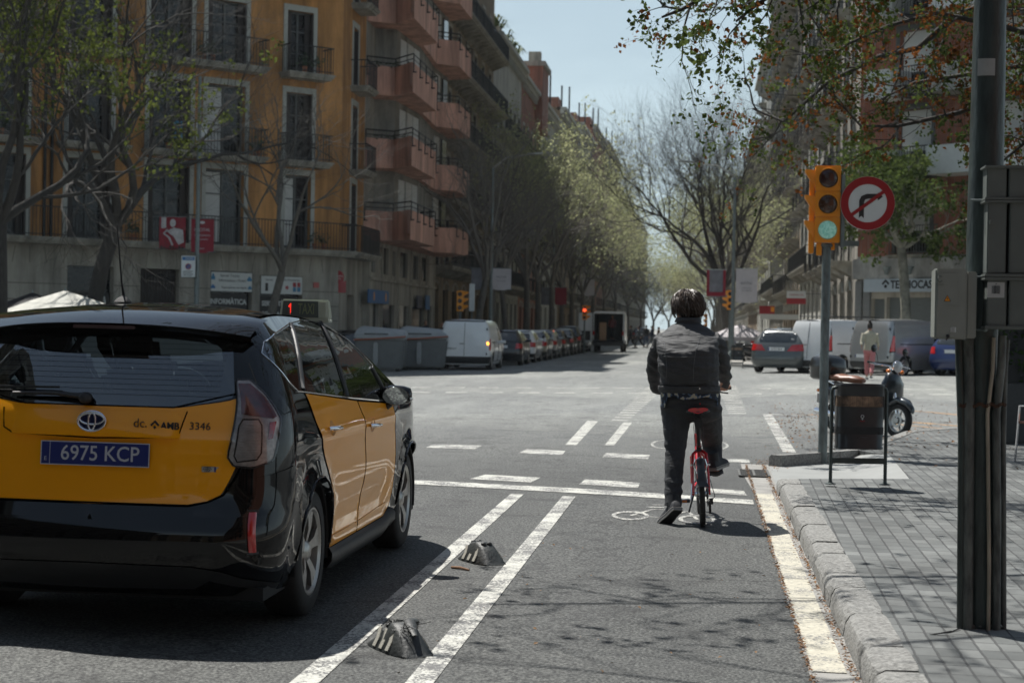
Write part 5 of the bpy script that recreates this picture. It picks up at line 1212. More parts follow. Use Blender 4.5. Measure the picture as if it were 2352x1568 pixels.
# ---------------- parked and moving vehicles ----------------
HATCH=dict(L=4.0,W=[(.2,.76),(.35,.82),(.5,.85),(.8,.855),(.95,.83),(1.05,.79),(1.25,.69),(1.42,.58),(1.5,.48)],YR=[(.2,.12),(.4,0),(.55,.01),(.7,.07),(.9,.12),(1.0,.17),(1.2,.34),(1.45,.62)],rail=[(-.5,1.34),(.5,1.39),(.9,1.42),(1.6,1.435),(2.1,1.38),(2.5,1.22),(2.9,1.02),(3.3,.93),(3.7,.82),(4.0,.62)],zt=1.36,wheels=(.72,3.2),wr=.31,bf=.5,ws=(2.05,2.95),
  rw=[(0,.99),('R',.55,1.0),('R',.60,1.06),('R',.55,1.30),(0,1.33)],lamp=[('R',.56,.70),('R',.60,.93),('S',.40,.90),('S',.34,.72)],plate=(0,.78),win=[[(.75,1.0),(1.0,1.30),(1.75,1.33),(1.8,1.0)],[(1.87,1.0),(1.83,1.33),(2.1,1.30),(2.75,1.0)]],door=[(.95,1.86),(1.88,2.85)],bump=.42)
SEDAN=dict(HATCH,L=4.3,YR=[(.2,.1),(.4,0),(.7,.04),(.88,.10),(.93,.25),(1.1,.75),(1.35,1.15)],rail=[(-.5,.96),(.3,.97),(.55,1.0),(.9,1.2),(1.25,1.36),(1.7,1.42),(2.3,1.36),(2.8,1.12),(3.1,.96),(3.8,.84),(4.3,.62)],wheels=(.9,3.45))
VAN=dict(L=4.25,W=[(.2,.80),(.4,.87),(.7,.90),(1.1,.885),(1.4,.84),(1.65,.78),(1.78,.72),(1.86,.6)],YR=[(.2,.1),(.35,.0),(.6,.01),(1.0,.04),(1.4,.09),(1.7,.15),(1.85,.24)],rail=[(-.5,1.76),(.3,1.78),(1.5,1.80),(2.3,1.76),(2.7,1.62),(3.1,1.25),(3.3,1.12),(3.8,.98),(4.25,.66)],zt=1.76,wheels=(.75,3.42),wr=.32,bf=.5,ws=(2.4,3.2),a=.16,b=.14,
  rw=None,lamp=[('R',.82,.78),('R',.84,1.30),('S',.26,1.28),('S',.22,.80)],plate=(-.30,.62),win=[[(2.2,1.05),(2.2,1.58),(2.55,1.52),(3.0,1.08)]],door=[(2.15,3.05)],bump=.45)
def PT(B,p): return B.Rr(p[1],p[2]) if p[0]=='R' else (B.S(p[1],p[2]) if p[0]=='S' else (p[0] if p[0]==0 else p[0],p[1]))
def simple_car(nm,label,cat,loc,rz,sp,paint,group=None,scale=(1,1,1),extra=None,steel=False,platetxt=None,bumpm=None,st=.14,det=True):
    t=thing(nm,label,cat,(loc[0],loc[1],g(loc[0],loc[1])),rz,group); t.scale=scale
    B=Body(sp['L'],curve(sp['W']),curve(sp['YR']),curve(sp['rail']),a=sp.get('a',.26),b=sp.get('b',.24),af=.6,bf=sp['bf'],crown=.04,rc=.045,wheels=sp['wheels'],wr=sp['wr'],z0=.2,ztail=sp['zt'],flare=.012)
    bot=[(float(u),B.z0) for u in np.linspace(0,B.sE(.4)+2,30)]; top=[(float(u),B.top(u)) for u in np.linspace(B.sE(.9)+2,0,40)]
    body=panel(B,'body',bot+top,paint,t,0,st,holes=[arch(B,y,None,.15,8) for y in sp['wheels']],both=True)
    y0,y1=sp['ws']; ys=max(.1,B.YR(min(sp['zt'],B.rail(.2)))+.02)
    lid(B,'roof',paint,t,ys,y0,12,8); lid(B,'windscreen',m_farglass,t,y0,y1,6,6); lid(B,'bonnet',paint,t,y1,sp['L'],10,8)
    def full(name,poly,m,off,par=t):
        P=[PT(B,p) for p in poly]; Pm=[(-u,z) for u,z in reversed(P) if u>1e-6]; vs,F=fill(P+Pm,st); b=MB()
        V=[]
        for u,z in vs:
            p=B.P(abs(u),z,off); V.append((p.x*(1 if u>=0 else -1),p.y,p.z))
        b.add(V,F); return b.build(name,m,par,smooth=60)
    if sp['rw']: full('rear_window',sp['rw'],m_farglass,.006)
    else:
        b=MB(); b.tube([(0,B.P(0,z).y-.004,z) for z in np.linspace(sp['bump'],1.72,9)],.007,4); b.build('rear_door_seam',m_seam,t)
        for x in (-.77,.77):
            for z in (.6,1.5): b=MB(); b.box(x-.02,x+.02,B.P(1,z).y-.02,B.P(1,z).y,z-.04,z+.04); b.build('hinge',m_seam,t)
        b=MB(); y_=B.P(0,.98).y; b.box(-.16,-.03,y_-.022,y_-.005,.95,.975); b.build('door_handle',m_plastic,t,bevel=.004)
    full('bumper',[(0,.24),('R',.55,.24),('S',.45,.24),('S',.42,sp['bump']),('R',.6,sp['bump']),(0,sp['bump'])],bumpm or m_plastic,.018)
    for mir in (False,True):
        panel(B,'tail_lamp',[PT(B,p) for p in sp['lamp']],m_redlens,t,.010,st,mirror=mir)
        for w_ in sp['win']: panel(B,'side_window',[B.S(*p) for p in w_],m_farglass,t,.004,st,mirror=mir)
        sg=-1 if mir else 1
        b=MB()
        for a_,c_ in sp['door']: seam(B,[B.S(a_,1.0),B.S(a_+.02,.32),B.S(c_,.32),B.S(c_,.98)],b,.006,.002,False,mir,st=.2)
        if not sp['rw']: b.tube([(sg*(B.P(B.S(y,1.02)[0],1.02).x+.003),y,1.02) for y in (.5,2.1)],.014,4)
        b.build('door_seams',m_seam,t)
        for yc in sp['wheels']: wheel(t,sg*(B.W(.4)-.10),yc,sp['wr'],sg,.19,.2,7,detail=False,steel=steel)
        b=MB(); b.loft([[(sg*c,sp['ws'][1]-.30+.05*math.cos(a),1.02+.06*math.sin(a)) for a in np.linspace(0,2*pi,9)[:-1]] for c in (B.W(1.0)-.02,B.W(1)+.08,B.W(1)+.16)]); b.build('door_mirror',paint if sp is not VAN else m_plastic,t,smooth=60)
    b=MB(); b.box(-.5,.5,.2,sp['L']-.2,.2,.45); b.build('underbody',m_dark,t)
    px_,pz_=sp['plate']; b=MB(); y_=B.P(B.Rr(abs(px_),pz_)[0],pz_).y; b.box(px_-.26,px_+.26,y_-.016,y_-.006,pz_-.055,pz_+.055); pl=b.build('number_plate',m_plate,t,bevel=.002)
    b=MB(); b.box(px_-.26,px_-.22,y_-.018,y_-.0165,pz_-.05,pz_+.05); b.build('plate_blue_strip',bpy.data.materials['number_plate_blue'],pl)
    if platetxt: text(platetxt,.1,pl,(px_+.02,y_-.0175,pz_),(pi/2,0,0),m_ink,'plate_characters',.0005,sx=.9)
    if extra: extra(t,B,full)
    return t,B
def cpaint(nm,c,metal=.25,rough=.3): return mat(nm,c,rough,metal,var=.05,scale=2,coat=.8)
p_grey=cpaint('grey_car_paint',(.085,.095,.095)); p_silver=cpaint('silver_car_paint',(.33,.34,.34),.5); p_blk=cpaint('black_car_paint',(.012,.013,.014)); p_white=cpaint('white_car_paint',(.70,.71,.70),0); p_blue=cpaint('blue_car_paint',(.010,.025,.10)); p_dgrey=cpaint('dark_grey_car_paint',(.03,.033,.035)); p_van=cpaint('white_van_paint',(.66,.68,.69),0,.35); p_vang=cpaint('grey_van_paint',(.07,.08,.09),.3,.3); p_beige=cpaint('pale_gold_car_paint',(.30,.28,.23),.4)
# white van with its brake lights on
def jx(t,B,full):
    for s_ in (-1,1):
        b=MB(); b.ball((s_*.80,B.P(1.3,.98).y+.0,.98),(.045,.03,.06),8,6); b.build('brake_bulb',mat('lit_brake_light',(1,.35,.05),.3,emit=(1,.28,.03),es=5,var=0) if s_<0 else bpy.data.materials['lit_brake_light'],t,smooth=True)
    text('0728 LLY',.1,t,(-.43,B.P(.5,.78).y-.02,.78),(pi/2,0,0),m_ink,'plate_characters',.001,sx=.85)
JUMPY=dict(VAN,L=4.9,lamp=[('R',.84,.72),('R',.86,1.16),('S',.22,1.14),('S',.20,.74)],plate=(-.45,.78),wheels=(.9,3.9),ws=(2.9,3.8),rail=[(-.5,1.78),(.3,1.80),(2,1.82),(2.8,1.76),(3.2,1.6),(3.7,1.2),(3.9,1.08),(4.4,.96),(4.9,.66)],win=[[(2.7,1.05),(2.7,1.58),(3.05,1.52),(3.6,1.08)]],door=[(2.65,3.6),(1.3,2.6)],bump=.5)
simple_car('delivery_van','white delivery van with lit brake lights driving on the left of the street','van',(-8.62,62.6),R(0),JUMPY,p_van,scale=(1.06,1,1),extra=jx,steel=True)
def kx(t,B,full):
    for mir in (False,True): panel(B,'lamp_surround',[PT(B,p) for p in [('R',.80,.74),('R',.82,1.70),('S',.30,1.66),('S',.25,.76)]],m_farglass,t,.005,.14,mirror=mir)
simple_car('delivery_van','silver-grey panel van second from the right kerb, parked between a white van and a blue car','van',(5.30,57.1),R(-46),VAN,p_silver,extra=kx,steel=True)[0]['label']='parked grey panel van directly behind the woman in pink trousers'
def rk(t,B,full):
    kx(t,B,full); b=MB()
    for s_ in (-1,1): b.tube([(s_*.68,.4,1.93),(s_*.68,3.0,1.93)],.018,5)
    for y in (.45,1.1,1.75,2.4,2.95): b.tube([(-.72,y,1.93),(.72,y,1.93)],.015,5); b.tube([(-.68,y,1.80),(-.68,y,1.93)],.012,4); b.tube([(.68,y,1.80),(.68,y,1.93)],.012,4)
    b.build('roof_rack',m_iron,t)
simple_car('delivery_van','white panel van with black roof rack parked beside the grey hatchback','van',(3.45,59.1),R(-44),VAN,p_van,extra=rk,steel=True)
simple_car('parked_car','grey hatchback with red tail lamps parked next to the white van with a roof rack','car',(2.42,59.3),R(-20),dict(HATCH,lamp=[('R',.34,.72),('R',.48,.92),('S',.5,.96),('S',.36,.74)]),p_grey,platetxt='6193 BSV',bumpm=p_grey,scale=(1.1,1,1.05))[0]['label']='grey hatchback with red tail lamps parked beside the yellow postbox'
simple_car('parked_car','dark blue hatchback parked at the far right behind the lamp post','car',(7.75,56.3),R(-38),HATCH,p_blue,bumpm=p_blue)
simple_car('parked_car','dark car roof beyond the taxi','car',(-6.3,10.6),0,dict(HATCH,L=4.3),p_dgrey,st=.1)[0]['label']='dark car in the next lane, only its roof edge showing left of the taxi'
simple_car('parked_car','dark grey car','car',(-13.1,63.6),R(8),HATCH,p_dgrey)[0]['label']='dark grey car half hidden between the taxi and the waste containers'
CL=[(70.6,HATCH,p_blk,'black hatchback parked directly ahead of the white delivery van',1),(76.2,HATCH,p_white,'white hatchback, second in the kerbside row ahead of the white van',1),(81.7,SEDAN,p_beige,'pale gold saloon, third in the kerbside row ahead of the white van',1),(87.4,HATCH,p_silver,'silver hatchback, fourth in the kerbside row ahead of the white van',1),(92.9,HATCH,p_dgrey,'dark grey hatchback in the middle of the kerbside row',1),(98.6,SEDAN,p_blk,'black saloon, sixth in the kerbside row before the open box van',1.06),(104.4,HATCH,p_blk,'tall black car parked at the far end of the row, nearest the open van doors',1.15)]
for i,(y,sp,pt,lb,sz) in enumerate(CL): simple_car('parked_car',lb,'car',(-8.2,y),R(0),sp,pt,group='cars parked in a row along the left kerb',scale=(1,1,sz),st=.2)
simple_car('car','dark car','car',(-7.4,205),0,dict(HATCH),p_dgrey,scale=(1.1,1,1.12),st=.25)[0]['label']='dark car with red tail lights far down the street beyond the pedestrians'
simple_car('parked_car','pale car','car',(2.0,96),R(0),HATCH,p_silver,st=.2)[0]['label']='pale car partly seen behind the parked motorcycles and postbox'
simple_car('car','white car','car',(-8.3,113),R(0),HATCH,p_white,st=.2)[0]['label']='white-roofed car parked just left of the open box van'
# box van with open rear doors, loaded with cartons
bv=thing('box_van','tall dark van standing with its rear doors open, cartons inside','van',(-6.03,111,g(-6,111))); W2=.98
b=MB(); b.box(-W2,-W2+.06,0,3.6,.75,2.55); b.box(W2-.06,W2,0,3.6,.75,2.55); b.box(-W2+.06,W2-.06,0,3.6,2.47,2.60); b.box(-W2,W2,3.6,4.7,.5,2.4); b.loft([[(x,y,z) for x,z in ((-W2,.45),(W2,.45),(W2*.9,1.3),(-W2*.9,1.3))] for y in (4.7,5.6)]); b.build('body',p_van,bv,bevel=.05)
b=MB(); b.box(-W2,W2,0,3.6,.50,.749); b.box(-W2+.061,W2-.061,3.4,3.59,.76,2.46); b.box(-W2+.061,-W2+.075,.1,3.4,.76,2.46); b.box(W2-.075,W2-.061,.1,3.4,.76,2.46); b.build('load_floor',m_dark,bv)
b=MB(); b.box(-W2,W2,-.06,.0,.42,.58); b.build('bumper',m_plastic,bv,bevel=.02)
for s_ in (-1,1):
    for y in (.9,4.6): wheel(bv,s_*.85,y,.35,s_,.2,.2,6,detail=False,steel=True)
    b=MB(); b.box(s_*.93-.05,s_*.93+.05,-.015,.0,1.1,1.35); b.build('tail_lamp',m_redlens,bv)
b=MB(); b.box(-W2-.92,-W2-.04,-.08,-.03,.62,2.5); d_=b.build('rear_door',p_van,bv,bevel=.03); b=MB(); b.box(-W2-.8,-W2-.16,-.095,-.082,.75,1.35); b.build('door_recess',m_dark,d_); b=MB(); b.box(W2+.01,W2+.05,-.05,.85,.62,2.5); b.build('rear_door',p_van,bv,bevel=.02)
def carton(x,y,z,w,d,h,lb):
    b=MB(); b.box(-w/2,w/2,0,d,0,h); b.box(-.03,.03,-.002,-.001,0.01,h-.01); o=b.build('carton',mat('cardboard',(.36,.22,.13),.85,var=.12) if 'cardboard' not in bpy.data.materials else bpy.data.materials['cardboard']); o.location=(-6.03+x,111+y,g(-6,111)+z); tag(o,lb,'carton')
carton(-.38,.5,.75,.42,.5,1.15,'tall brown cardboard box standing in the open van')
# waste containers
m_cont=mat('container_grey',(.135,.145,.145),.5,var=.12,scale=3); m_contl=mat('container_lid',(.27,.285,.285),.45,var=.1,scale=3); m_or=mat('orange_stripe',(.33,.10,.05),.5,var=.1)
def container(loc,rz,lb,k):
    t=thing('waste_container',lb,'waste container',(loc[0],loc[1],g(*loc)),rz,'grey waste containers at the kerb')
    w_=.9; b=MB(); b.loft([[(-w_*.88,-.42,.10),(w_*.88,-.42,.10),(w_*.88,.42,.10),(-w_*.88,.42,.10)],[(-w_,-.52,1.12),(w_,-.52,1.12),(w_,.52,1.12),(-w_,.52,1.12)]]); b.build('bin_body',m_cont,t,bevel=.05)
    b=MB(); b.loft([[(-w_*1.02,-.56,1.12),(w_*1.02,-.56,1.12),(w_*1.02,.54,1.12),(-w_*1.02,.54,1.12)],[(-w_,-.50,1.38),(w_,-.50,1.24),(w_,.45,1.42),(-w_,.45,1.5)],[(-w_*.8,-.2,1.58),(w_*.8,-.2,1.42),(w_*.8,.35,1.5),(-w_*.8,.35,1.6)]]); ld=b.build('lid',m_contl,t,bevel=.05,smooth=40)
    b=MB(); b.box(-.55,.3,-.548,-.532,1.30,1.335); b.build('lid_slot',m_ink,ld)
    b=MB(); b.tube([(-w_*1.02,-.575,1.10),(-.2,-.585,1.14),(w_*1.02,-.575,1.24)],.028,6); b.build('stripe',m_or,t)
    b=MB(); b.loft([[(-.14+s*.10*math.cos(a),-.53-.03*(1-abs(j-1)),.62+.36*(j-1)+s*.06*math.sin(a)) for a in np.linspace(0,2*pi,13)[:-1]] for j,s in ((0,.9),(1,1),(2,.9))]); b.box(-.22,-.06,-.56,-.44,.3,.95); b.build('lift_pivot',m_contl,t,bevel=.03)
    b=MB()
    for x in (-.6,.6):
        for y in (-.3,.3): b.cyl((x-.04,y,.06),(x+.04,y,.06),.06,n=10)
    b.build('castors',m_rubber,t)
container((-11.35,60.9),R(4),'grey waste container with a sloped lid and red-brown stripe, nearer of two',0); container((-10.15,62.9),R(6),'grey waste container partly behind the nearer one and close to the white van',1)
# scooter and motorcycles
m_scoot=mat('scooter_grey_blue',(.032,.042,.05),.3,.3,coat=.8,var=.08); m_tan=mat('tan_leather',(.17,.068,.036),.42,var=.2,scale=15); m_case=mat('black_top_case',(.012,.014,.015),.3,coat=.5,var=.1)
def scooter(loc,rz,lb,full=True,seat=m_tan,paint=m_scoot,grp=None):
    t=thing('scooter' if full else 'motorcycle',lb,'scooter' if full else 'motorcycle',(loc[0],loc[1],g(*loc)),rz,grp); t.rotation_euler=(0,R(-5),rz)
    for y,nm in ((0,'rear_wheel'),(1.27,'front_wheel')):
        b=MB(); b.lathe([(.165,-.03),(.20,-.05),(.238,-.035),(.245,0),(.238,.035),(.20,.05),(.165,.03)],28,0,Matrix.Translation((0,y,.245)),'x'); w_=b.build(nm,m_rubber,t,smooth=60)
        b=MB(); b.lathe([(.17,-.03),(.155,-.03),(.15,0),(.155,.03),(.17,.03)],24,0,Matrix.Translation((0,y,.245)),'x'); b.lathe([(0,-.05),(.04,-.05),(.05,0),(.04,.05),(0,.05)],14,0,Matrix.Translation((0,y,.245)),'x'); b.lathe([(.06,.03),(.10,.032),(.10,.036),(.06,.036)],20,0,Matrix.Translation((0,y,.245)),'x')
        for k in range(5): a=2*pi*k/5; b.tube([(0,y+.04*math.cos(a),.245+.04*math.sin(a)),(0,y+.155*math.cos(a),.245+.155*math.sin(a))],[.02,.013],6)
        b.build('rim',m_alloy,w_,smooth=50)
    b=MB(); b.loft([[(w_*math.cos(a),y,zc+h*math.sin(a)) for a in np.linspace(0,2*pi,17)[:-1]] for y,w_,zc,h in ((-.36,.03,.62,.06),(-.28,.12,.62,.11),(-.1,.165,.56,.19),(.12,.175,.52,.20),(.35,.16,.50,.20),(.48,.12,.46,.2),(.55,.08,.38,.14))]); b.build('rear_body',paint,t,smooth=60)
    b=MB(); b.loft([[(-.17,.4,z),(.17,.4,z),(.16,.95,z),(-.16,.95,z)] for z in (.24,.32)]); b.box(-.1,.1,-.05,.5,.2,.42); b.build('floor_board',m_plastic,t,bevel=.02)
    b=MB(); rr=[]
    for z,y,w_,c in ((.28,.96,.15,.03),(.4,1.0,.20,.05),(.6,1.06,.235,.08),(.76,1.08,.20,.09),(.88,1.07,.12,.08),(.95,1.05,.06,.05)):
        rr.append([(w_*math.cos(a),y+c*math.sin(a)*(1.2 if math.sin(a)>0 else .45),z) for a in np.linspace(0,2*pi,17)[:-1]])
    b.loft(rr); b.build('leg_shield',paint,t,smooth=60)
    b=MB(); b.loft([[(w_*math.cos(a),1.27+y,.30+z+.05*math.sin(a)) for a in np.linspace(0,2*pi,13)[:-1]] for y,z,w_ in ((-.30,.02,.05),(-.2,.17,.075),(0,.235,.09),(.15,.20,.075),(.27,.10,.03))]); b.build('front_mudguard',paint,t,smooth=60)
    b=MB(); b.loft([[(w_*math.cos(a),y,zc+h*math.sin(a)) for a in np.linspace(0,2*pi,15)[:-1]] for y,w_,zc,h in ((-.27,.06,.76,.03),(-.2,.13,.76,.055),(.05,.16,.755,.06),(.12,.15,.745,.05),(.3,.14,.74,.06),(.44,.09,.73,.045),(.48,.04,.72,.02))]); b.build('seat',seat,t,smooth=60).location.z=.05
    b=MB(); b.tube([(0,1.27,.25),(0,1.17,.5),(0,1.03,1.0)],.03,8); b.tube([(-.34,.92,1.03),(-.2,1.0,1.01),(0,1.03,1.0),(.2,1.0,1.01),(.34,.92,1.03)],.014,8); b.tube([(-.22,1.02,1.02),(-.35,1.05,1.0)],.006,5); b.tube([(.22,1.02,1.02),(.35,1.05,1.0)],.006,5)
    hb_=b.build('handlebar',m_chrome,t,smooth=60)
    for s_ in (-1,1):
        b=MB(); b.tube([(s_*.23,.97,1.02),(s_*.35,.915,1.035)],.018,8); b.build('grip',m_rubber,hb_,smooth=60)
        b=MB(); b.tube([(s_*.22,1.0,1.02),(s_*.27,1.02,1.13),(s_*.29,.98,1.2)],.006,5); b.lathe([(0,-.015),(.045,-.012),(.055,.0),(.045,.012),(0,.014)],14,0,Matrix.Translation((s_*.30,.97,1.23)),'y'); b.build('mirror',m_case,t,smooth=60)
        b=MB(); b.ball((s_*.13,1.12,.93),(.03,.035,.03),8,6); b.build('indicator',m_orangelens,t,smooth=True); b=MB(); b.ball((s_*.13,-.33,.60),(.025,.03,.025),8,6); b.build('indicator',m_orangelens,t,smooth=True)
    b=MB(); b.lathe([(.02,-.12),(.06,-.08),(.085,-.01),(.09,.0),(.085,.012)],20,0,Matrix.Translation((0,1.16,1.0)),'y'); b.build('headlight_shell',m_chrome,t,smooth=60); b=MB(); b.lathe([(.083,.012),(.05,.03),(0,.036)],20,0,Matrix.Translation((0,1.16,1.0)),'y'); b.build('headlight_lens',m_clearlens,t,smooth=60)
    b=MB(); b.tube([(.14,.45,.3),(.17,.1,.26),(.17,-.3,.30)],[.03,.05,.045],10); b.build('exhaust',m_chrome,t,smooth=60)
    b=MB(); b.box(-.09,.09,-.40,-.39,.42,.55); b.build('number_plate',m_plate,t); b=MB(); b.ball((0,-.37,.64),(.06,.03,.035),8,6); b.build('tail_light',m_redlens,t,smooth=True)
    if full:
        b=MB(); b.loft([[(w_*math.copysign(abs(math.cos(a))**.6,math.cos(a)),-.31+1.2*d*math.copysign(abs(math.sin(a))**.6,math.sin(a)),z) for a in np.linspace(0,2*pi,25)[:-1]] for z,w_,d in ((.76,.18,.15),(.79,.215,.19),(.93,.225,.20),(.94,.23,.205),(.96,.23,.205),(1.07,.215,.19),(1.13,.14,.12))]); b.build('top_case',m_case,t,smooth=50)
        b=MB(); b.tube([(0,-.1,.74),(0,-.35,.80)],.02,6); b.tube([(-.12,0,.7),(-.14,-.3,.8),(.14,-.3,.8),(.12,0,.7)],.01,6); b.build('rack',m_chrome,t,smooth=60)
        b=MB(); b.tube([(-.08,.35,.25),(-.1,.3,.03)],.01,6); b.tube([(.08,.35,.25),(.1,.3,.03)],.01,6); b.build('stand',m_steel,t)
    return t
scooter((1.97,25.95),R(-143),'grey retro scooter with a tan seat and black top case behind the bin')
mt0=scooter((1.9,74),R(-60),'black motorcycle parked nearest the dark bin before the grey hatchback',False,m_case,p_blk,'motorcycles parked by the right kerb')
for (x,y,a,lb) in ((2.3,77.5,-70,'second black motorcycle parked behind the first, near the yellow postbox'),(1.7,81,-65,'third motorcycle, deepest in the row behind the kerbside bin')): dup(mt0,(x,y,g(x,y)),R(a),lb)
o=dup(bn_,(1.28,66.5,g(1.3,66)+0),R(20),'dark bin at the far right kerb beside the parked motorcycles')
# yellow postbox
pb=thing('postbox','round yellow postbox with a domed top behind the grey hatchback','postbox',(3.45,86,g(3,86)+.13)); m_py=mat('postbox_yellow',(.72,.36,.02),.4,coat=.4,var=.06)
b=MB(); b.lathe([(.30,0),(.31,.06),(.29,.08),(.29,1.15),(.33,1.2),(.335,1.25),(.30,1.34),(.2,1.42),(.0,1.46)],28); b.build('box_body',m_py,pb,smooth=50); b=MB(); b.box(-.14,.14,-.335,-.30,1.16,1.19); b.build('slot',m_ink,pb); b=MB(); b.box(-.06,.06,-.305,-.285,.85,.95); b.build('collection_label',m_swht,pb)
# ---------------- people in the distance ----------------
def cloth(nm,c): return bpy.data.materials.get(nm) or mat(nm,c,.85,var=.15,scale=30)
def figure(label,loc,rz,top,bot,hair=(.02,.015,.012),stride=.2,h=1.7,skirt=False,bun=False,arm=.25,bend=0,st='person',longh=False,carry=None):
    s=h/1.72; t=thing('person',label,'person',(loc[0],loc[1],g(loc[0],loc[1])+(loc[2] if len(loc)>2 else 0)),rz); t.scale=(s,s,s)
    b=MB(); 
    hip=.90; f=stride
    def leg(sg,fw): return [Vector((sg*.09,0,hip)),Vector((sg*.095,fw*.55+abs(fw)*.1,.48)),Vector((sg*.09,fw-(.12 if fw<0 else 0),.09 if fw>=0 else .14))]
    LL,RL=leg(-1,f),leg(1,-f)
    for P_l in (LL,RL): b.tube(P_l,[.085,.058,.04],10); a=P_l[-1]; b.tube([a+Vector((0,-.05,-.05)),a+Vector((0,.06,-.06)),a+Vector((0,.17,-.07))],[.035,.04,.025],8,flat=.7)
    b.loft([ring_((0,0,z),rx,ry,12) for z,rx,ry in ((.84,.14,.10),(.95,.165,.11),(1.08,.135,.095),(1.28,.17,.11),(1.40,.18,.10),(1.46,.10,.07),(1.49,.05,.05))])
    b.tube([(0,0,1.44),(0,.01,1.56)],.05,8); b.loft([ring_((0,.015+o,1.60+z),rx,ry,12) for z,rx,ry,o in ((-.09,.035,.05,.03),(-.05,.06,.075,.012),(.0,.072,.09,0),(.06,.072,.09,0),(.10,.045,.06,0),(.115,.015,.02,0))]); b.ball((0,.115,1.59),(.014,.02,.022),6,4)
    arms=[]
    for sg,fw in ((-1,-arm),(1,arm)):
        P_a=[Vector((sg*.19,0,1.39)),Vector((sg*.235,-.02+fw*.35,1.12)),Vector((sg*.22,.06+fw,.90+bend*.25))]; arms.append(P_a); b.tube(P_a,[.05,.038,.026],8)
        hd_=P_a[-1]; dv=Vector((0,.3*fw+.1,-1)).normalized(); b.loft([[hd_+dv*q+Vector((.014*math.cos(a),.038*wq*math.sin(a),0)) for a in np.linspace(0,2*pi,9)[:-1]] for q,wq in ((-.01,.6),(.05,1),(.09,.95))])
        for k in range(4): q=hd_+dv*.085+Vector((0,-.027+.018*k,0)); b.tube([q,q+dv*.04,q+dv*.07+Vector((-sg*.015,0,0))],.0085,5)
        q=hd_+dv*.03+Vector((0,.035,0)); b.tube([q,q+dv*.03+Vector((0,.025,0)),q+dv*.06+Vector((-sg*.01,.028,0))],.010,5)
    remesh([Vector(v) for v in b.V],b.F,.014,'body',m_skin,t,2)
    b=MB(); b.loft([ring_((0,0,z),rx,ry,12) for z,rx,ry in ((.88,.18,.13),(.95,.18,.125),(1.08,.155,.115),(1.28,.185,.13),(1.39,.195,.118),(1.45,.12,.09),(1.485,.07,.065))])
    for P_a in arms: b.tube([P_a[0],P_a[1],P_a[1].lerp(P_a[2],.9)],[.066,.052,.042],10)
    remesh([Vector(v) for v in b.V],b.F,.018,'top',top,t,2)
    b=MB(); b.loft([ring_((0,0,z),rx,ry,12) for z,rx,ry in ((.80,.15,.12),(.88,.178,.125),(.98,.165,.115))])
    for P_l in (LL,RL): b.tube([P_l[0],P_l[1],P_l[1].lerp(P_l[2],.85)],[.10,.074,.06],10)
    remesh([Vector(v) for v in b.V],b.F,.018,'trousers',bot,t,2)
    b=MB(); hm=cloth('hair%d'%int(hair[0]*1000),hair); b.loft([ring_((0,.0+o,1.60+z),rx,ry,12) for z,rx,ry,o in (((-.16 if longh else -.06),.06,.04,-.05),(-.03,.078,.07,-.028),(.02,.082,.088,-.016),(.07,.080,.092,-.008),(.11,.055,.065,-.004),(.128,.02,.02,0))])
    if bun: b.ball((0,-.05,1.76),.05)
    remesh([Vector(v) for v in b.V],b.F,.014,'hair',hm,t,1)
    b=MB()
    for P_l in (LL,RL): a=P_l[-1]; b.tube([a+Vector((0,-.07,-.05)),a+Vector((0,.06,-.055)),a+Vector((0,.19,-.068))],[.045,.05,.03],8,flat=.75)
    b.build('shoes',carry or m_sh,t,smooth=60)
    return t
c_cream=cloth('cream_knit',(.36,.34,.26)); c_pink=cloth('pink_trousers',(.46,.17,.17)); c_black=cloth('black_cloth',(.015,.016,.018)); c_navy=cloth('navy_cloth',(.02,.03,.06)); c_grey=cloth('grey_cloth',(.10,.11,.12)); c_jean=cloth('blue_jeans',(.04,.06,.11)); c_white=cloth('white_cloth',(.5,.5,.48)); c_red=cloth('red_cloth',(.2,.03,.03)); c_brown=cloth('brown_cloth',(.09,.05,.03))
figure('woman in a cream jumper and pink trousers, hair in a bun, walking past the grey van',(4.88,52.2),R(-12),c_cream,c_pink,bun=True,stride=.18,h=1.68,bend=.5,carry=m_sole)['label']='person in a cream jumper and pink trousers with hair in a bun'
figure('person in a navy top and jeans standing on the pavement behind the waste containers',(-12.85,80,.13),R(200),c_navy,c_jean,stride=.12,h=1.76,carry=m_sole)
figure('pale-haired person in brown beside the one in navy, partly behind the white van',(-12.2,81,.13),R(160),c_brown,c_black,hair=(.25,.16,.09),stride=.05,h=1.66,longh=True)
for i,(x,y,rz,tp,bt,lb,h) in enumerate([(-5.5,133,80,c_black,c_black,'person in black striding across the street just right of the box van',1.75),(-5.0,136,85,c_grey,c_black,'person in a grey top crossing behind the one in black',1.7),(-3.9,133,-80,c_navy,c_grey,'person in navy crossing the street, nearest the cyclist',1.72),(-4.6,141,10,c_black,c_jean,'person standing in the middle of the far crossing, in black and jeans',1.8),(-3.5,137,-95,c_brown,c_black,'person in brown crossing left beside the one in navy',1.65)]):
    figure(lb,(x,y),R(rz),tp,bt,stride=.32,h=h)
figure('person in a red top working inside the open box van',(-5.85,112.4,.76),R(180),c_red,c_black,stride=.05,h=1.6,bend=.6)
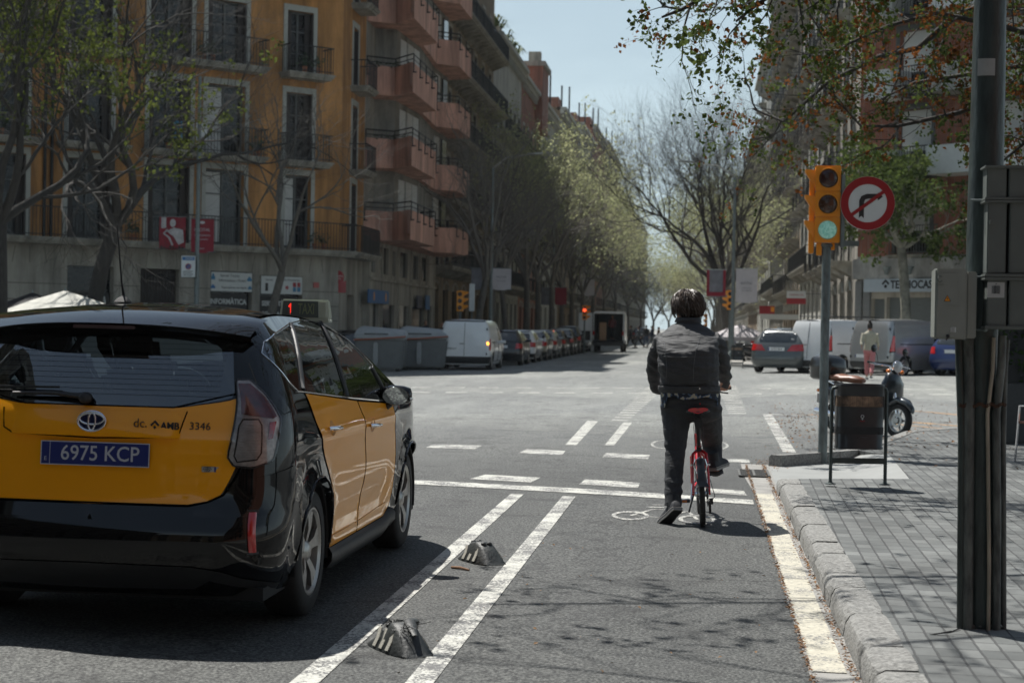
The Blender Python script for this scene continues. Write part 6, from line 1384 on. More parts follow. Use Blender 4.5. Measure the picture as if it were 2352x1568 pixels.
# ---------------- buildings ----------------
m_orange=mat('ochre_render',(.47,.228,.075),.85,var=.28,scale=.9,bump=.2,bscale=8,stretch=(1,1,.25)); m_ostone=mat('grey_beige_stone',(.36,.335,.28),.85,var=.12,scale=1.4,bump=.2,bscale=20); m_trim=mat('pale_window_surround',(.36,.36,.32),.8,var=.1,scale=2)
m_slabs=mat('balcony_stone',(.33,.31,.26),.85,var=.15,scale=3); m_pinkw=mat('salmon_render',(.62,.34,.25),.8,var=.12,scale=.9,stretch=(1,1,.3)); m_bei=mat('beige_cladding',(.38,.35,.29),.8,var=.12,scale=1.2); m_brown=mat('brown_stone',(.20,.15,.095),.85,var=.25,scale=1.5,bump=.2); m_palew=mat('pale_grey_render',(.40,.40,.36),.85,var=.14,scale=1); m_redb=mat('red_brown_render',(.30,.13,.085),.85,var=.15,scale=1)
m_gbei=mat('grey_beige_facade',(.24,.225,.19),.85,var=.2,scale=1.2); m_brick=brickmat('red_brick',(.21,.06,.03),(.27,.085,.045),(.20,.16,.13),.25,.07,.008,bump=.3); m_shut=mat('dark_brown_shutter',(.028,.02,.016),.6,var=.2,stretch=(1,1,18),scale=3); m_wframe=mat('window_frame_grey',(.09,.095,.09),.6,var=.1); m_wwhite=mat('white_window_frame',(.55,.56,.54),.5,var=.06); m_blind=mat('white_roller_blind',(.52,.52,.49),.7,var=.06,stretch=(1,1,20),scale=3); m_curt=mat('grey_curtain',(.16,.17,.17),.8,var=.3,stretch=(18,1,1),scale=2); m_wglass=mat('window_glass',(.008,.010,.012),.08,var=.5,scale=3,spec=.35)
def stain(m,amt=.45,st=(.9,.9,.11),sc_=1.6):
    n=m.node_tree; l=n.links.new; p=n.nodes['Principled BSDF']; src=p.inputs['Base Color'].links[0].from_socket
    t_=n.nodes.new('ShaderNodeTexCoord'); q=n.nodes.new('ShaderNodeMapping'); q.inputs['Scale'].default_value=st; l(t_.outputs['Object'],q.inputs[0]); w_=n.nodes.new('ShaderNodeTexNoise'); w_.inputs['Scale'].default_value=sc_; w_.inputs['Detail'].default_value=9; w_.inputs['Roughness'].default_value=.7; l(q.outputs[0],w_.inputs['Vector'])
    k=n.nodes.new('ShaderNodeMapRange'); k.inputs[1].default_value=.38; k.inputs[2].default_value=.6; k.inputs[3].default_value=1-amt; k.inputs[4].default_value=1.08; l(w_.outputs[0],k.inputs[0])
    v=n.nodes.new('ShaderNodeVectorMath'); v.operation='SCALE'; l(src,v.inputs[0]); l(k.outputs[0],v.inputs['Scale']); l(v.outputs[0],p.inputs['Base Color'])
for m_ in (m_orange,m_pinkw,m_bei,m_brown,m_palew,m_redb,m_gbei,m_ostone,m_slabs): stain(m_)
stain(m_orange,.3,(.5,.5,.5),.7); stain(m_concrete,.3)
proto={}
def shared(key,mk_):
    if key not in proto: o=mk_(); proto[key]=o.data; return o
    o=bpy.data.objects.new(key[0],proto[key]); col.objects.link(o); return o
def window(par,T,x,z,w,h,kind='door',surround=m_trim,shut=m_shut):
    def f():
        b=MB(); s=.16
        for (a,c,d,e) in ((-w/2-s,-w/2,0,h),(w/2,w/2+s,0,h),(-w/2-s,w/2+s,h,h+.22)): b.box(a,c,-.045,.0,d,e)
        return b.build('window',surround)
    o=shared(('window',w,h,surround.name),f); o.parent=par; o.matrix_parent_inverse=Matrix.Identity(4); o.matrix_basis=T@Matrix.Translation((x,0,z))
    def fr():
        b=MB(); fw=.07
        for (a,c,d,e) in ((-w/2,-w/2+fw,0,h),(w/2-fw,w/2,0,h),(-w/2+fw,w/2-fw,h-fw,h),(-w/2+fw,w/2-fw,0,fw),(-.035,.035,fw,h-fw)): b.box(a,c,.20,.26,d,e)
        for q in (.33,.68): b.box(-w/2+fw,-.035,.21,.25,h*q-.02,h*q+.02); b.box(.035,w/2-fw,.21,.25,h*q-.02,h*q+.02)
        return b.build('frame',m_wframe if surround is not m_wwhite else m_wwhite)
    q=shared(('frame',w,h,surround.name),fr); q.parent=o
    def pn():
        b=MB(); b.box(-w/2,w/2,.262,.27,0,h); return b.build('pane',m_wglass)
    q=shared(('pane',w,h),pn); q.parent=o
    if kind in('door','shut'):
        def sh():
            b=MB()
            for s_ in (-1,1):
                if kind=='door': b.box(s_*w/2-(.0 if s_>0 else 0)-(.06 if s_>0 else 0),s_*w/2+(.06 if s_<0 else 0),-.02,.19,.02,h-.04); b.box(min(s_*(w/2+.02),s_*(w/2-.28)),max(s_*(w/2+.02),s_*(w/2-.28)),.165,.195,.05,h-.05)
                else: b.box(min(s_*.01,s_*w/2),max(s_*.01,s_*w/2),.10,.14,.0,h)
            return b.build('shutters',shut)
        q=shared(('shutters',w,h,kind,shut.name),sh); q.parent=o
    if kind=='curtain':
        def cu_(): b=MB(); b.box(-w/2+.1,-.05,.255,.261,.1,h-.1); return b.build('curtain',m_blind)
        q=shared(('curtain',w,h),cu_); q.parent=o
    if kind=='blind':
        def bl(): b=MB(); b.box(-w/2+.05,w/2-.05,.19,.199,h*.35,h-.02); return b.build('blind',m_blind)
        q=shared(('blind',w,h),bl); q.parent=o
    return o
def balcony(par,T,x0,x1,z,d=.8,rail=1.0,slab=m_slabs,sp=.13,br=True,barm=None):
    w=round(x1-x0,2)
    def f():
        b=MB(); b.box(-w/2,w/2,-d,-.001,-.14,0); b.box(-w/2-.05,w/2+.05,-d-.05,-.001,-.06,-.02); 
        b.box(-w/2+.06,w/2-.06,-d+.08,-.001,-.22,-.14)
        if br:
            n=max(2,int(w/1.2)+1)
            for k in range(n): xx=-w/2+.2+(w-.4)*k/(n-1); b.loft([[(xx-.07,-d*.8,-.22),(xx+.07,-d*.8,-.22),(xx+.07,0,-.22),(xx-.07,0,-.22)],[(xx-.07,-.12,-.55),(xx+.07,-.12,-.55),(xx+.07,0,-.6),(xx-.07,0,-.6)]])
        return b.build('balcony',slab,bevel=0)
    o=shared(('balcony',w,d,br,slab.name),f); o.parent=par; o.matrix_basis=T@Matrix.Translation(((x0+x1)/2,0,z))
    def r_():
        b=MB(); n=int(w/sp)
        for k in range(n+1): xx=-w/2+.03+(w-.06)*k/n; b.box(xx-.009,xx+.009,-d+.03,-d+.048,.0,rail)
        for s_ in (-1,1):
            m=int(d/sp)
            for k in range(m): yy=-d+.04+(d-.04)*k/m; b.box(s_*(w/2-.03)-.009,s_*(w/2-.03)+.009,yy-.009,yy+.009,0,rail)
            b.box(s_*(w/2-.03)-.02,s_*(w/2-.03)+.02,-d+.06,0,rail-.02,rail+.02)
        b.box(-w/2,w/2,-d+.02,-d+.06,rail-.02,rail+.02); b.box(-w/2,w/2,-d+.025,-d+.055,.07,.1)
        return b.build('railing',barm or m_iron)
    q=shared(('railing',w,d,rail,sp),r_); q.parent=o; return o
def wall(par,T,W_x0,W_x1,rows,m,th=.32,name='wall',zb=None,zt=None):
    # rows: (z0,z1,[(xa,xb,za,zb)]) with openings sorted by x
    b=MB()
    for z0,z1,ops in rows:
        x=W_x0
        for xa,xb,za,zc in sorted(ops):
            if xa>x: b.box(x,xa,0,th,z0,z1)
            if za>z0+.001: b.box(xa,xb,0,th,z0,za)
            if zc<z1-.001: b.box(xa,xb,0,th,zc,z1)
            x=xb
        if x<W_x1: b.box(x,W_x1,0,th,z0,z1)
    b2=MB(); b2.add(b.V,b.F,0,T); return b2.build(name,m,par)
def solid(par,poly,z0,z1,m,name='core'):
    b=MB(); b.prism(poly,z0,z1); return b.build(name,m,par)
I4=Matrix.Identity(4)
def bays(x0,x1,n,w,z0,h,o=None): 
    s=(x1-x0)/n; return [(x0+s*(i+.5)-w/2,x0+s*(i+.5)+w/2,z0,z0+h) for i in range(n)]
# --- orange corner building; the thing's origin is the corner (-14,66) ---
ob=thing('apartment_building','ochre yellow corner building with iron balconies and a stone ground floor with shops','building',(-14,66,-.1)); ob['label']='ochre corner building with iron balconies over a stone ground floor'
TC=Matrix.Rotation(R(45),4,'Z')@Matrix.Translation((-19.8,0,0))      # chamfer: x from 0 (left) to 19.8 at the corner
TS=Matrix.Rotation(R(90),4,'Z')                                       # street face
Z=.1
cw=[(-1,1,),(2.6,4.3),(5.4,7.1),(8.6,10.2),(11.65,13.3),(13.95,15.55),(17.3,18.45)]
fl=[(4.25,7.02,2.65),(7.55,10.12,2.45),(10.85,13.2,2.3),(14.1,16.4,2.2),(17.3,19.5,2.1)]
rows=[]; zz=[4.05,7.45,10.75,14.0,17.2,20.6]
for i in range(5):
    z0,z1=zz[i]+Z,zz[i+1]+Z; ops=[(a,c,fl[i][0]+Z,fl[i][1]+Z) for a,c in cw[1:]]
    rows.append((z0,z1,ops))
wall(ob,TC,-8,19.8,rows,m_orange); 
kinds=['door','door','curtain','door','door','door','curtain']
for i in range(5):
    for j,(a,c) in enumerate(cw[1:]):
        window(ob,TC,(a+c)/2,fl[i][0]+Z,round(c-a,2),round(fl[i][1]-fl[i][0],2),['door','door','door','door','curtain' if i<2 else 'door','curtain' if i==0 else 'door'][j])
srows=[(zz[i]+Z,zz[i+1]+Z,[(1.9,2.9,fl[i][0]+Z,fl[i][1]+Z)]) for i in range(5)]
wall(ob,TS,0,4.55,srows,m_orange)
for i in range(5): window(ob,TS,2.4,fl[i][0]+Z,1.0,round(fl[i][1]-fl[i][0],2),'door'); 
for i in range(1,5):
    z=fl[i][0]-.02+Z; 
    balcony(ob,TC,17.0,18.95,z,.75,1.0,br=False); balcony(ob,TC,11.4,16.1,z-(.0),.8,1.0,br=False); balcony(ob,TC,8.2,10.6,z,.8,1.0,br=False); balcony(ob,TC,2.2,7.5,z,.8,1.0,br=False); balcony(ob,TS,1.5,3.4,z,.75,1.0,br=False)
balcony(ob,TC,-6,20.1,4.22+Z,.8,1.02,br=False); balcony(ob,TS,.35,4.3,4.22+Z,.8,1.02,br=False)
solid(ob,[(-.6,.1),(-.5,4.5),(-30,4.5),(-30,-22),(-19.5,-18.9)][::1],0,20.7,m_orange)
b=MB(); b.box(-8,19.9,-.5,.4,20.7,21.0); b2=MB(); b2.add(b.V,b.F,0,TC); b=MB(); b.box(-.2,4.55,-.5,.4,20.7,21.0); b2.add(b.V,b.F,0,TS); b2.build('cornice',m_slabs,ob)
# life on the balconies
m_bl=mat('potted_leaves',(.03,.055,.02),.7,var=.5,scale=9); m_pot=mat('terracotta_pot',(.30,.11,.05),.8,var=.15)
def pots(par,T,x,z,n,seed):
    r=rnd(seed); q=MB()
    for k in range(n):
        b=MB(); xx=x+r.uniform(-.6,.6); b.lathe([(.07,0),(.10,.2),(.11,.2),(.0,.2)],8,0,Matrix.Translation((xx,-.62,z)))
        for j in range(46): s=r.uniform(.03,.08); p=Vector((xx+r.gauss(0,.13),-.62+r.gauss(0,.1),z+.25+abs(r.gauss(0,.2)))); u=Vector((r.gauss(0,1),r.gauss(0,1),r.gauss(0,1))).normalized()*s; v=u.orthogonal().normalized()*s; q.add([p-u,p+v,p+u,p-v],[(0,1,2,3)])
        b2=MB(); b2.add(b.V,b.F,0,T); b2.build('flower_pot',m_pot,par)
    b2=MB(); b2.add(q.V,q.F,0,T); b2.build('pot_plants',m_bl,par)
for k,(x,i,n) in enumerate(((17.9,2,3),(12.6,1,2),(15.2,1,3),(5.5,1,3),(13.8,2,2),(9.4,2,2),(18.0,3,2),(14.5,3,3),(18.6,0,2),(10.8,0,2))): pots(ob,TC,x,fl[i][0]-.0+Z,n,k)
def cloths(par,T,x0,x1,z,seed):
    r=rnd(seed); x=x0
    while x<x1: w_=r.uniform(.25,.6); h=r.uniform(.4,.8); b=MB(); b.grid([[(x+w_*u,-.86+.02*math.sin(u*9+v*3),z+.98-h*v) for u in np.linspace(0,1,6)] for v in np.linspace(0,1,5)]); b2=MB(); b2.add(b.V,b.F,0,T); b2.build('hanging_laundry',(m_wwhite,m_curt,m_tealblue,m_sred)[r.randrange(4)],par,smooth=80); x+=w_+r.uniform(.05,.6)
m_tealblue=mat('cloth_teal_blue',(.03,.17,.30),.7,var=.06)
cloths(ob,TC,12.2,14.0,fl[1][0]+Z,3); cloths(ob,TC,5.0,7.0,fl[2][0]+Z,5)
# stone ground floor
gops=[(-2.5,1.5,0,3.2),(3.0,6.2,0,3.2),(8.66,10.4,0,3.3+Z),(11.43,12.96,0,3.3+Z),(14.23,15.98,0,3.3+Z),(16.31,18.16,0,3.2+Z)]
wall(ob,TC,-8,19.8,[(0,4.15,gops)],m_ostone,.4); wall(ob,TS,0,4.55,[(0,4.15,[(1.6,2.9,0,2.7)])],m_ostone,.4)
b=MB()
for z in (.55,1.1,1.65,2.2,2.75): 
    for a,c in ((-8,-2.5),(1.5,3),(6.2,8.66),(10.4,11.43),(12.96,14.23),(18.16,19.8)): b.box(a+.02,c-.02,-.004,.0,z-.012,z+.012)
for k in range(44):
    x=-7.6+.62*k; sl_=.10*math.sin(k*1.7); b.add([(x,-.004,3.45),(x+.02,-.004,3.45),(x+.02+sl_,-.004,4.0),(x+sl_,-.004,4.0)],[(0,1,2,3)])
b2=MB(); b2.add(b.V,b.F,0,TC); b2.build('stone_joints',mat('dark_joint',(.10,.09,.075),.9,var=.1),ob)  # dark joint lines laid as thin strips between the stone blocks
def onC(fn,name,m,par=ob,T=TC,**k):
    b=MB(); fn(b); b2=MB(); b2.add(b.V,b.F,0,T); b2.I=list(b.I); return b2.build(name,m,par,**k)
[onC(lambda b:b.box(a,c,.30,.36,0,zt_),'shop_window',m_wglass) for a,c,_,zt_ in gops if a not in (11.43,)]; onC(lambda b:b.box(11.43,12.96,.30,.36,0,3.4),'street_door',m_shut)
onC(lambda b:[b.box(11.5+.12*k,11.525+.12*k,.2,.22,0,3.3) for k in range(12)]+[b.tube([(12.2+.5*math.cos(a),.2,2.9+.3*math.sin(a)) for a in np.linspace(0,pi,9)],.02,4)],'door_grille',m_iron)
onC(lambda b:[b.lathe([(.17,0),(.17,2.2),(.13,2.25),(.13,2.9),(.2,3.0),(.22,3.12),(.22,3.3)],16,0,Matrix.Translation((16.145,.12,0)))],'column',m_ostone,smooth=50)
def sign(nm,lb,T,x0,x1,z0,z1,m_,lines,y=-.05,par=None,cat='shop sign',extra=None):
    t=thing(nm,lb,cat,(0,0,0)); M_=ob.matrix_basis@T if par is None else par@T; loc,rot,sca=M_.decompose(); t.location=M_@Vector(((x0+x1)/2,y,z0)); t.rotation_euler=rot.to_euler()
    w=x1-x0; b=MB(); b.box(-w/2,w/2,0,.045,0,z1-z0); b.build('sign_board',m_,t,bevel=.01)
    for s_,sz,lx,lz,mm,kw in lines: text(s_,sz,t,(lx,-.003,lz),(pi/2,0,0),mm,'lettering',.002,**kw)
    if extra: extra(t)
    return t
bpy.context.view_layer.update()
ob.matrix_basis=Matrix.Translation((-14,66,-.1))
m_sw2=mat('sign_board_white',(.55,.56,.53),.5,var=.05); m_blue=mat('sign_blue',(.02,.13,.32),.5,var=.08); m_tealblue=mat('sign_teal_blue',(.03,.17,.30),.5,var=.06)
def logos(t):
    for (x,z,w,h,m_) in ((-.78,.42,.16,.22,m_tealblue),(-.78,.1,.18,.14,m_blue),(.74,.40,.2,.16,m_tealblue),(.76,.10,.16,.12,m_tealblue)):
        b=MB(); b.box(x-w/2,x+w/2,-.004,-.001,z,z+h*.6); b.box(x-w/4,x+w/4,-.004,-.001,z+h*.6,z+h); b.build('logo',m_,t)
sign('shop_sign','white shop sign reading Servei Tecnic Informatica i Mobil above the left shop window',TC,14.25,15.96,2.66,3.36,m_sw2,[('Servei Tècnic',.15,-.08,.58,m_ink,{}),('Informàtica i Mobil',.15,.02,.40,m_ink,{}),('Especialistes en Apple',.12,.1,.15,m_ink,{})],y=-.02,extra=logos)
def logos2(t):
    b=MB(); b.lathe([(0,-.004),(.075,-.004),(.075,0)],18,0,Matrix.Translation((.22,0,.25)),'y'); b.build('logo',m_sred,t)
    for x in (.55,.74): b=MB(); b.box(x-.07,x+.07,-.004,-.001,.28,.45); b.build('logo',m_sred,t); b=MB(); b.box(x-.07,x+.07,-.004,-.001,.10,.27); b.build('logo',m_tealblue,t)
    b=MB(); b.box(-.72,-.6,-.004,-.001,.1,.4); b.build('logo',m_ink,t)
sign('shop_sign','white shop sign with red and blue logos, partly behind the leaning bare tree',TC,16.35,18.14,2.62,3.28,m_sw2,[('Servei',.13,-.55,.52,m_ink,{}),('Servicio Económico',.12,.3,.54,m_ink,{})],y=-.02,extra=logos2)
sign('window_lettering','white window lettering reading INFORMATICA TINTA I TONERS on the shop glass',TC,14.26,15.9,1.2,2.6,m_ink,[('INFORMÀTICA',.27,.0,1.08,m_sw2,dict(bold=.008,sx=.86)),('TINTA I TONERS',.27,0,.68,m_sw2,dict(bold=.008,sx=.8)),('IMPRESSORES',.24,0,.3,m_sw2,dict(bold=.008,sx=.86))],y=.2)
sign('window_lettering','white window lettering reading SERVEI TECNIC behind the leaning tree trunk',TC,16.38,18.1,1.2,2.55,m_ink,[('SERVEI TÈCNIC',.25,.0,1.05,m_sw2,dict(bold=.008,sx=.86)),('REPARACIONS',.25,0,.65,m_sw2,dict(bold=.008,sx=.86))],y=.2)
sign('window_lettering','white decorative lettering reading BARBERIA above the dark shop, left of the door grille',TC,8.7,10.36,2.0,2.5,m_ink,[('BARBERIA',.36,0,.22,m_sw2,dict(bold=.006,shear=.2,sx=.85))],y=.2)
sg3=thing('shop_sign','round red hanging sign','shop sign',(-13.75,66.2,0)); sg3['label']='round red sign over a small red panel on the corner of the ochre building'
c=A(775,636,66); b=MB(); b.lathe([(0,-.03),(.24,-.03),(.26,0),(.24,.03),(0,.03)],28,0,Matrix.Translation((c.x+13.75,c.y-66.2,c.z)),'y'); b.build('sign_disc',m_sred,sg3,smooth=40); c2_=A(779,658,66); b=MB(); b.box(c2_.x+13.75-.27,c2_.x+13.75+.27,-.22,-.18,c2_.z-.24,c2_.z+.22); b.build('sign_panel',m_sred,sg3,bevel=.01)
text('LA PLANETA',.08,sg3,(c.x+13.75,c.y-66.2-.033,c.z+.03),(pi/2,0,0),m_sw2,'lettering',.002); text('DEL PIS',.08,sg3,(c.x+13.75,c.y-66.2-.033,c.z-.07),(pi/2,0,0),m_sw2,'lettering',.002)
b=MB(); b.tube([(c.x+13.75-.45,-.2,c.z),(c.x+13.75-.25,-.2,c.z)],.015,5); b.build('bracket',m_iron,sg3)
c=A(728,633,65.3); b=MB(); b.box(-.12,.12,-.02,.02,-.1,.1); o=b.build('wall_plaque',mat('plaque_red',(.42,.10,.09),.5,var=.05)); o.location=onp=(TC.translation if 0 else ob.matrix_basis@TC@Vector((18.75,-.03,3.0))); o.rotation_euler=(0,0,R(45)); tag(o,'small pale red plaque on the stone wall left of the round sign','plaque')
dp=MB(); dp.tube([(-.2,0,.3),(-.2,0,20)],.06,8); dp.tube([(.05,0,.3),(.05,0,20)],.06,8); b2=MB(); b2.add(dp.V,dp.F,0,TC@Matrix.Translation((7.95,-.08,4))); b2.build('drain_pipes',m_iron,ob)
# --- salmon building with prow-shaped balconies ---
pk=thing('apartment_building','salmon pink building','building',(-14,70.55,-.1)); pk['label']='salmon pink building with jutting angular balcony bands'
def Lp(P): return [(x+14,y-70.55) for x,y in P]
solid(pk,Lp([(-14,70.6),(-14,88.3),(-27,88.3),(-27,70.6)]),0,26,m_bei)
prow=Lp([(-14,70.7),(-12.95,71.5),(-11.95,70.1),(-11.95,76.5),(-12.7,77.1),(-12.9,82.5),(-11.95,83.3),(-11.95,87.6),(-14,88.2)])
inner=Lp([(-14,72.6),(-13.15,72.9),(-12.9,77.5),(-13.2,83.5),(-13.1,87.4),(-14,87.8)])
for i in range(7):
    z=5.25+3.0*i
    b=MB(); b.prism(prow[::-1],z-.22,z); b.build('balcony_slab',m_dark if 0 else m_pinkw,pk)
    b=MB(); th=.12; n=len(prow)
    # parapet band as a wall of constant thickness
    ctr=Vector((-.2,9)); rr=[]
    inn=[]
    for k,p in enumerate(prow):
        a=Vector(prow[max(k-1,0)]); c_=Vector(prow[min(k+1,n-1)]); d=(c_-a).normalized(); nn=Vector((-d.y,d.x)); inn.append((p[0]+nn.x*th,p[1]+nn.y*th))
    for k in range(n-1):
        p,q,p2,q2=prow[k],prow[k+1],inn[k],inn[k+1]; h=.98 if k!=3 else .98
        b.add([(*p,z),(*q,z),(*q2,z),(*p2,z),(*p,z+h),(*q,z+h),(*q2,z+h),(*p2,z+h)],[(0,1,5,4),(2,3,7,6),(4,5,6,7),(1,2,6,5),(3,0,4,7)])
    bp_=b.build('balcony_band',m_pinkw,pk)
    b=MB(); b.tube([(x,y,z+1.32) for x,y in prow],.03,4); b.tube([(x,y,z+1.12) for x,y in prow],.02,4)
    for k in range(n-1):
        m=max(1,int(math.hypot(prow[k+1][0]-prow[k][0],prow[k+1][1]-prow[k][1])/1.6))
        for j in range(m): x=prow[k][0]+(prow[k+1][0]-prow[k][0])*j/m; y=prow[k][1]+(prow[k+1][1]-prow[k][1])*j/m; b.box(x+.01,x+.05,y-.02,y+.02,z+.55,z+1.32); b.box(x,x+.16,y-.02,y+.02,z+.55,z+.6)
    b.build('handrail',m_iron,bp_)
    b=MB(); b.prism(inner[::-1],z,z+2.78); b.build('upper_wall',m_gbei,pk)
    for k,(x0,y0,x1,y1,mm) in enumerate([(.05,2.55,.5,2.7,m_blind),(.55,2.75,.82,2.86,m_wglass),(.86,3.1,.95,4.0,m_wwhite),(.97,4.3,1.03,5.3,m_blind),(1.02,5.6,1.08,6.6,m_wwhite),(.82,13.0,.86,14.3,m_blind),(.9,15,.92,16.2,m_wglass)]):
        d=Vector((x1-x0,y1-y0)).normalized(); nn=Vector((d.y,-d.x))*.05
        b=MB(); b.add([(x0,y0,z+.2),(x1,y1,z+.2),(x1,y1,z+2.5),(x0,y0,z+2.5)]+[(x0+nn.x,y0+nn.y,z+.2),(x1+nn.x,y1+nn.y,z+.2),(x1+nn.x,y1+nn.y,z+2.5),(x0+nn.x,y0+nn.y,z+2.5)],[(4,5,6,7),(0,4,7,3),(1,2,6,5),(3,7,6,2)])
        w_=b.build('window',mm,pk)
    if i in (1,2):
        b=MB(); r=rnd(i)
        for q in range(70): x=r.uniform(.3,1.8); y=r.uniform(.3,1.3); zq=z+.9+r.uniform(0,.22); s=r.uniform(.03,.07); b.add([(x-s,y,zq),(x,y+s,zq+s),(x+s,y,zq+.3*s),(x,y-s,zq+s*.8)],[(0,1,2,3)])
        b.build('balcony_plants',mat('balcony_leaves',(.035,.06,.025),.7,var=.4) if i==1 else bpy.data.materials['balcony_leaves'],pk)
# lower two storeys on the street side (facade along +y from the thing's origin)
TP=Matrix.Rotation(R(90),4,'Z')
wall(pk,TP@Matrix.Translation((0,-.25,0)),0,17.7,[(0,3.4,[(1.2,2.4,0,2.4),(3.4,6.2,0,2.4),(7.4,10,0,2.4),(11,14.5,0,2.4),(15.2,17,0,2.5)]),(3.4,5.2,[(.7,1.5,3.7,4.75),(2.6,4.6,3.7,4.85),(5.6,6.4,3.7,4.8),(7.4,9.6,3.7,4.85),(11,12.6,3.7,4.85),(13.6,15.6,3.7,4.85)])],m_bei,.25)
[onC(lambda b:b.box(a,c,.12,.16,z0,z1),'lower_window',m_wglass,pk,TP@Matrix.Translation((0,-.25,0))) for a,c,z0,z1 in ((1.2,2.4,0,2.4),(3.4,6.2,0,2.4),(7.4,10,0,2.4),(11,14.5,0,2.4),(15.2,17,0,2.5),(.7,1.5,3.7,4.75),(2.6,4.6,3.7,4.85),(5.6,6.4,3.7,4.8),(7.4,9.6,3.7,4.85),(11,12.6,3.7,4.85),(13.6,15.6,3.7,4.85))]
onC(lambda b:[b.box(x,x+.25,-.05,0,0,5.1) for x in (0,2.9,7,10.4,14.9,17.4)]+[b.box(0,17.7,-.12,0,3.38,3.5)],'pilasters',m_bei,pk,TP@Matrix.Translation((0,-.25,0)))
pkM=Matrix.Translation((-14,70.55,-.1))
sign('shop_sign','blue rectangular shop sign on the pale fascia of the salmon building',TP,-.6,4.0,2.42,2.98,m_blue,[],y=-.40,par=pkM,extra=lambda t:[(lambda b:(b.ball((x,-.005,.28),(.16,.01,.2),10,6),b.build('emblem',m_amber,t)))(MB()) for x in (-1.1,1.6)])
sign('shop_sign','small dark blue square sign further along the salmon building fascia',TP,11.3,12.6,2.35,2.95,mat('sign_navy',(.02,.03,.07),.5,var=.1),[],y=-.45,par=pkM)
sign('shop_sign','bright blue square sign at the end of the salmon building fascia',TP,13.9,15.1,2.3,3.0,m_blue,[],y=-.45,par=pkM)
# --- generic street-front buildings ---
def street_building(label,side,Y0,Y1,Hh,m_,nb,fh=3.5,gf=4.2,balc='cont',cornice=.6,win=1.15,top=None,kind='door',dw=12,sur=m_trim,bd=.85,minib=True,ground=True,sp=.18):
    t=thing('apartment_building',label,'building',((-14 if side<0 else 6),Y0 if side<0 else Y1,-.15 if side<0 else 0),0); T=Matrix.Rotation(R(90 if side<0 else -90),4,'Z'); Lx=Y1-Y0
    nf=int((Hh-gf-.5)//fh); rows=[(0,gf,[(a,c,0,gf-1.1) for a,c,_,_ in bays(.3,Lx-.3,nb,min(2.0,(Lx-.6)/nb*.6),0,1)])]
    for i in range(nf): z=gf+fh*i; rows.append((z,z+fh,bays(.3,Lx-.3,nb,win,z+.15,fh-.95)))
    zt=gf+fh*nf; rows.append((zt,Hh,[]))
    wall(t,T,0,Lx,rows,m_)
    T2=T; 
    gops=rows[0][2]
    for a,c,_,z1 in gops: b=MB(); b.box(a,c,.2,.25,0,z1); b2=MB(); b2.add(b.V,b.F,0,T); b2.build('shopfront',m_wglass,t)
    if ground:
        b=MB()
        for a,c,_,z1 in gops: b.tube([((a+c)/2+(c-a)/2*math.cos(q),-.02,z1-.02+(.45)*math.sin(q)) for q in np.linspace(0,pi,9)],.07,4)
        b2=MB(); b2.add(b.V,b.F,0,T); b2.build('arch_mouldings',sur,t)
    for i in range(nf):
        z=gf+fh*i
        for a,c,_,_ in rows[i+1][2]: window(t,T,(a+c)/2,z+.15,win,round(fh-.95,2),kind,sur)
        if balc=='cont' or (balc=='mix' and i in (0,nf-1)): balcony(t,T,.5,round(Lx-.5,2),z+.1,bd,1.0,sp=sp)
        elif balc:
            for a,c,_,_ in rows[i+1][2]: balcony(t,T,(a+c)/2-1.0,(a+c)/2+1.0,z+.1,bd*.8,1.0,sp=sp)
    b=MB(); b.box(0,Lx,-cornice,.3,Hh-.3,Hh); b.box(0,Lx,-cornice*.6,.0,Hh-.6,Hh-.3)
    for k in range(int(Lx/.8)): b.box(.3+.8*k,.5+.8*k,-cornice*.5,0,Hh-.95,Hh-.6)
    b2=MB(); b2.add(b.V,b.F,0,T); b2.build('cornice',sur,t)
    b=MB(); b.box(0,Lx,.33,dw,0,Hh-.02); b2=MB(); b2.add(b.V,b.F,0,T); b2.build('core',m_,t)
    if top: top(t,T,Lx,Hh)
    return t
def addon(t,T,m_,boxes,name):
    b=MB(); [b.box(*q) for q in boxes]; b2=MB(); b2.add(b.V,b.F,0,T); b2.build(name,m_,t)
def palm(t,T,Lx,Hh):
    b=MB(); r=rnd(9)
    for cx in (2,4,8,12,15):
        for k in range(26):
            a=r.uniform(0,2*pi); l=r.uniform(.6,1.3); p=Vector((cx,.2,Hh+.5)); q=p+Vector((math.cos(a)*l*.5,math.sin(a)*l*.5,l*.7)); e=p+Vector((math.cos(a)*l,math.sin(a)*l,l*.35)); s=Vector((-math.sin(a),math.cos(a),0))*.07
            b.add([T@v for v in (p-s,p+s,q+s,q-s,e)],[(0,1,2,3),(3,2,4)])
    b.build('roof_palms',mat('palm_leaves',(.06,.09,.03),.7,var=.4),t); addon(t,T,m_slabs,[(1,Lx-1,-.2,.0,Hh,Hh+.5)],'roof_parapet')
street_building('ornate brown stone building with long bracketed balconies beyond the salmon one',-1,88.3,113.4,25.5,m_brown,7,3.5,4.6,'cont',.9,1.2,bd=1.1,sur=m_slabs)
street_building('pale grey building topped with roof palms, beyond the brown one',-1,113.5,131,20.9,m_palew,6,3.4,4.3,'mix',.6,1.1,palm)
def tower(t,T,Lx,Hh):
    addon(t,T,m_redb,[(Lx-5.5,Lx-.3,-.6,3,Hh-3,Hh+2.2)],'roof_tower'); addon(t,T,m_slabs,[(Lx-5.7,Lx-.1,-.8,3.2,Hh+2.2,Hh+2.6),(Lx-1.6,Lx-.6,.0,1,Hh+2.6,Hh+4)],'tower_cornice')
street_building('red-brown building with a raised roof tower, beyond the pale one',-1,131.1,147,20.6,m_redb,5,3.4,4.2,'ind',.5,1.1,tower)
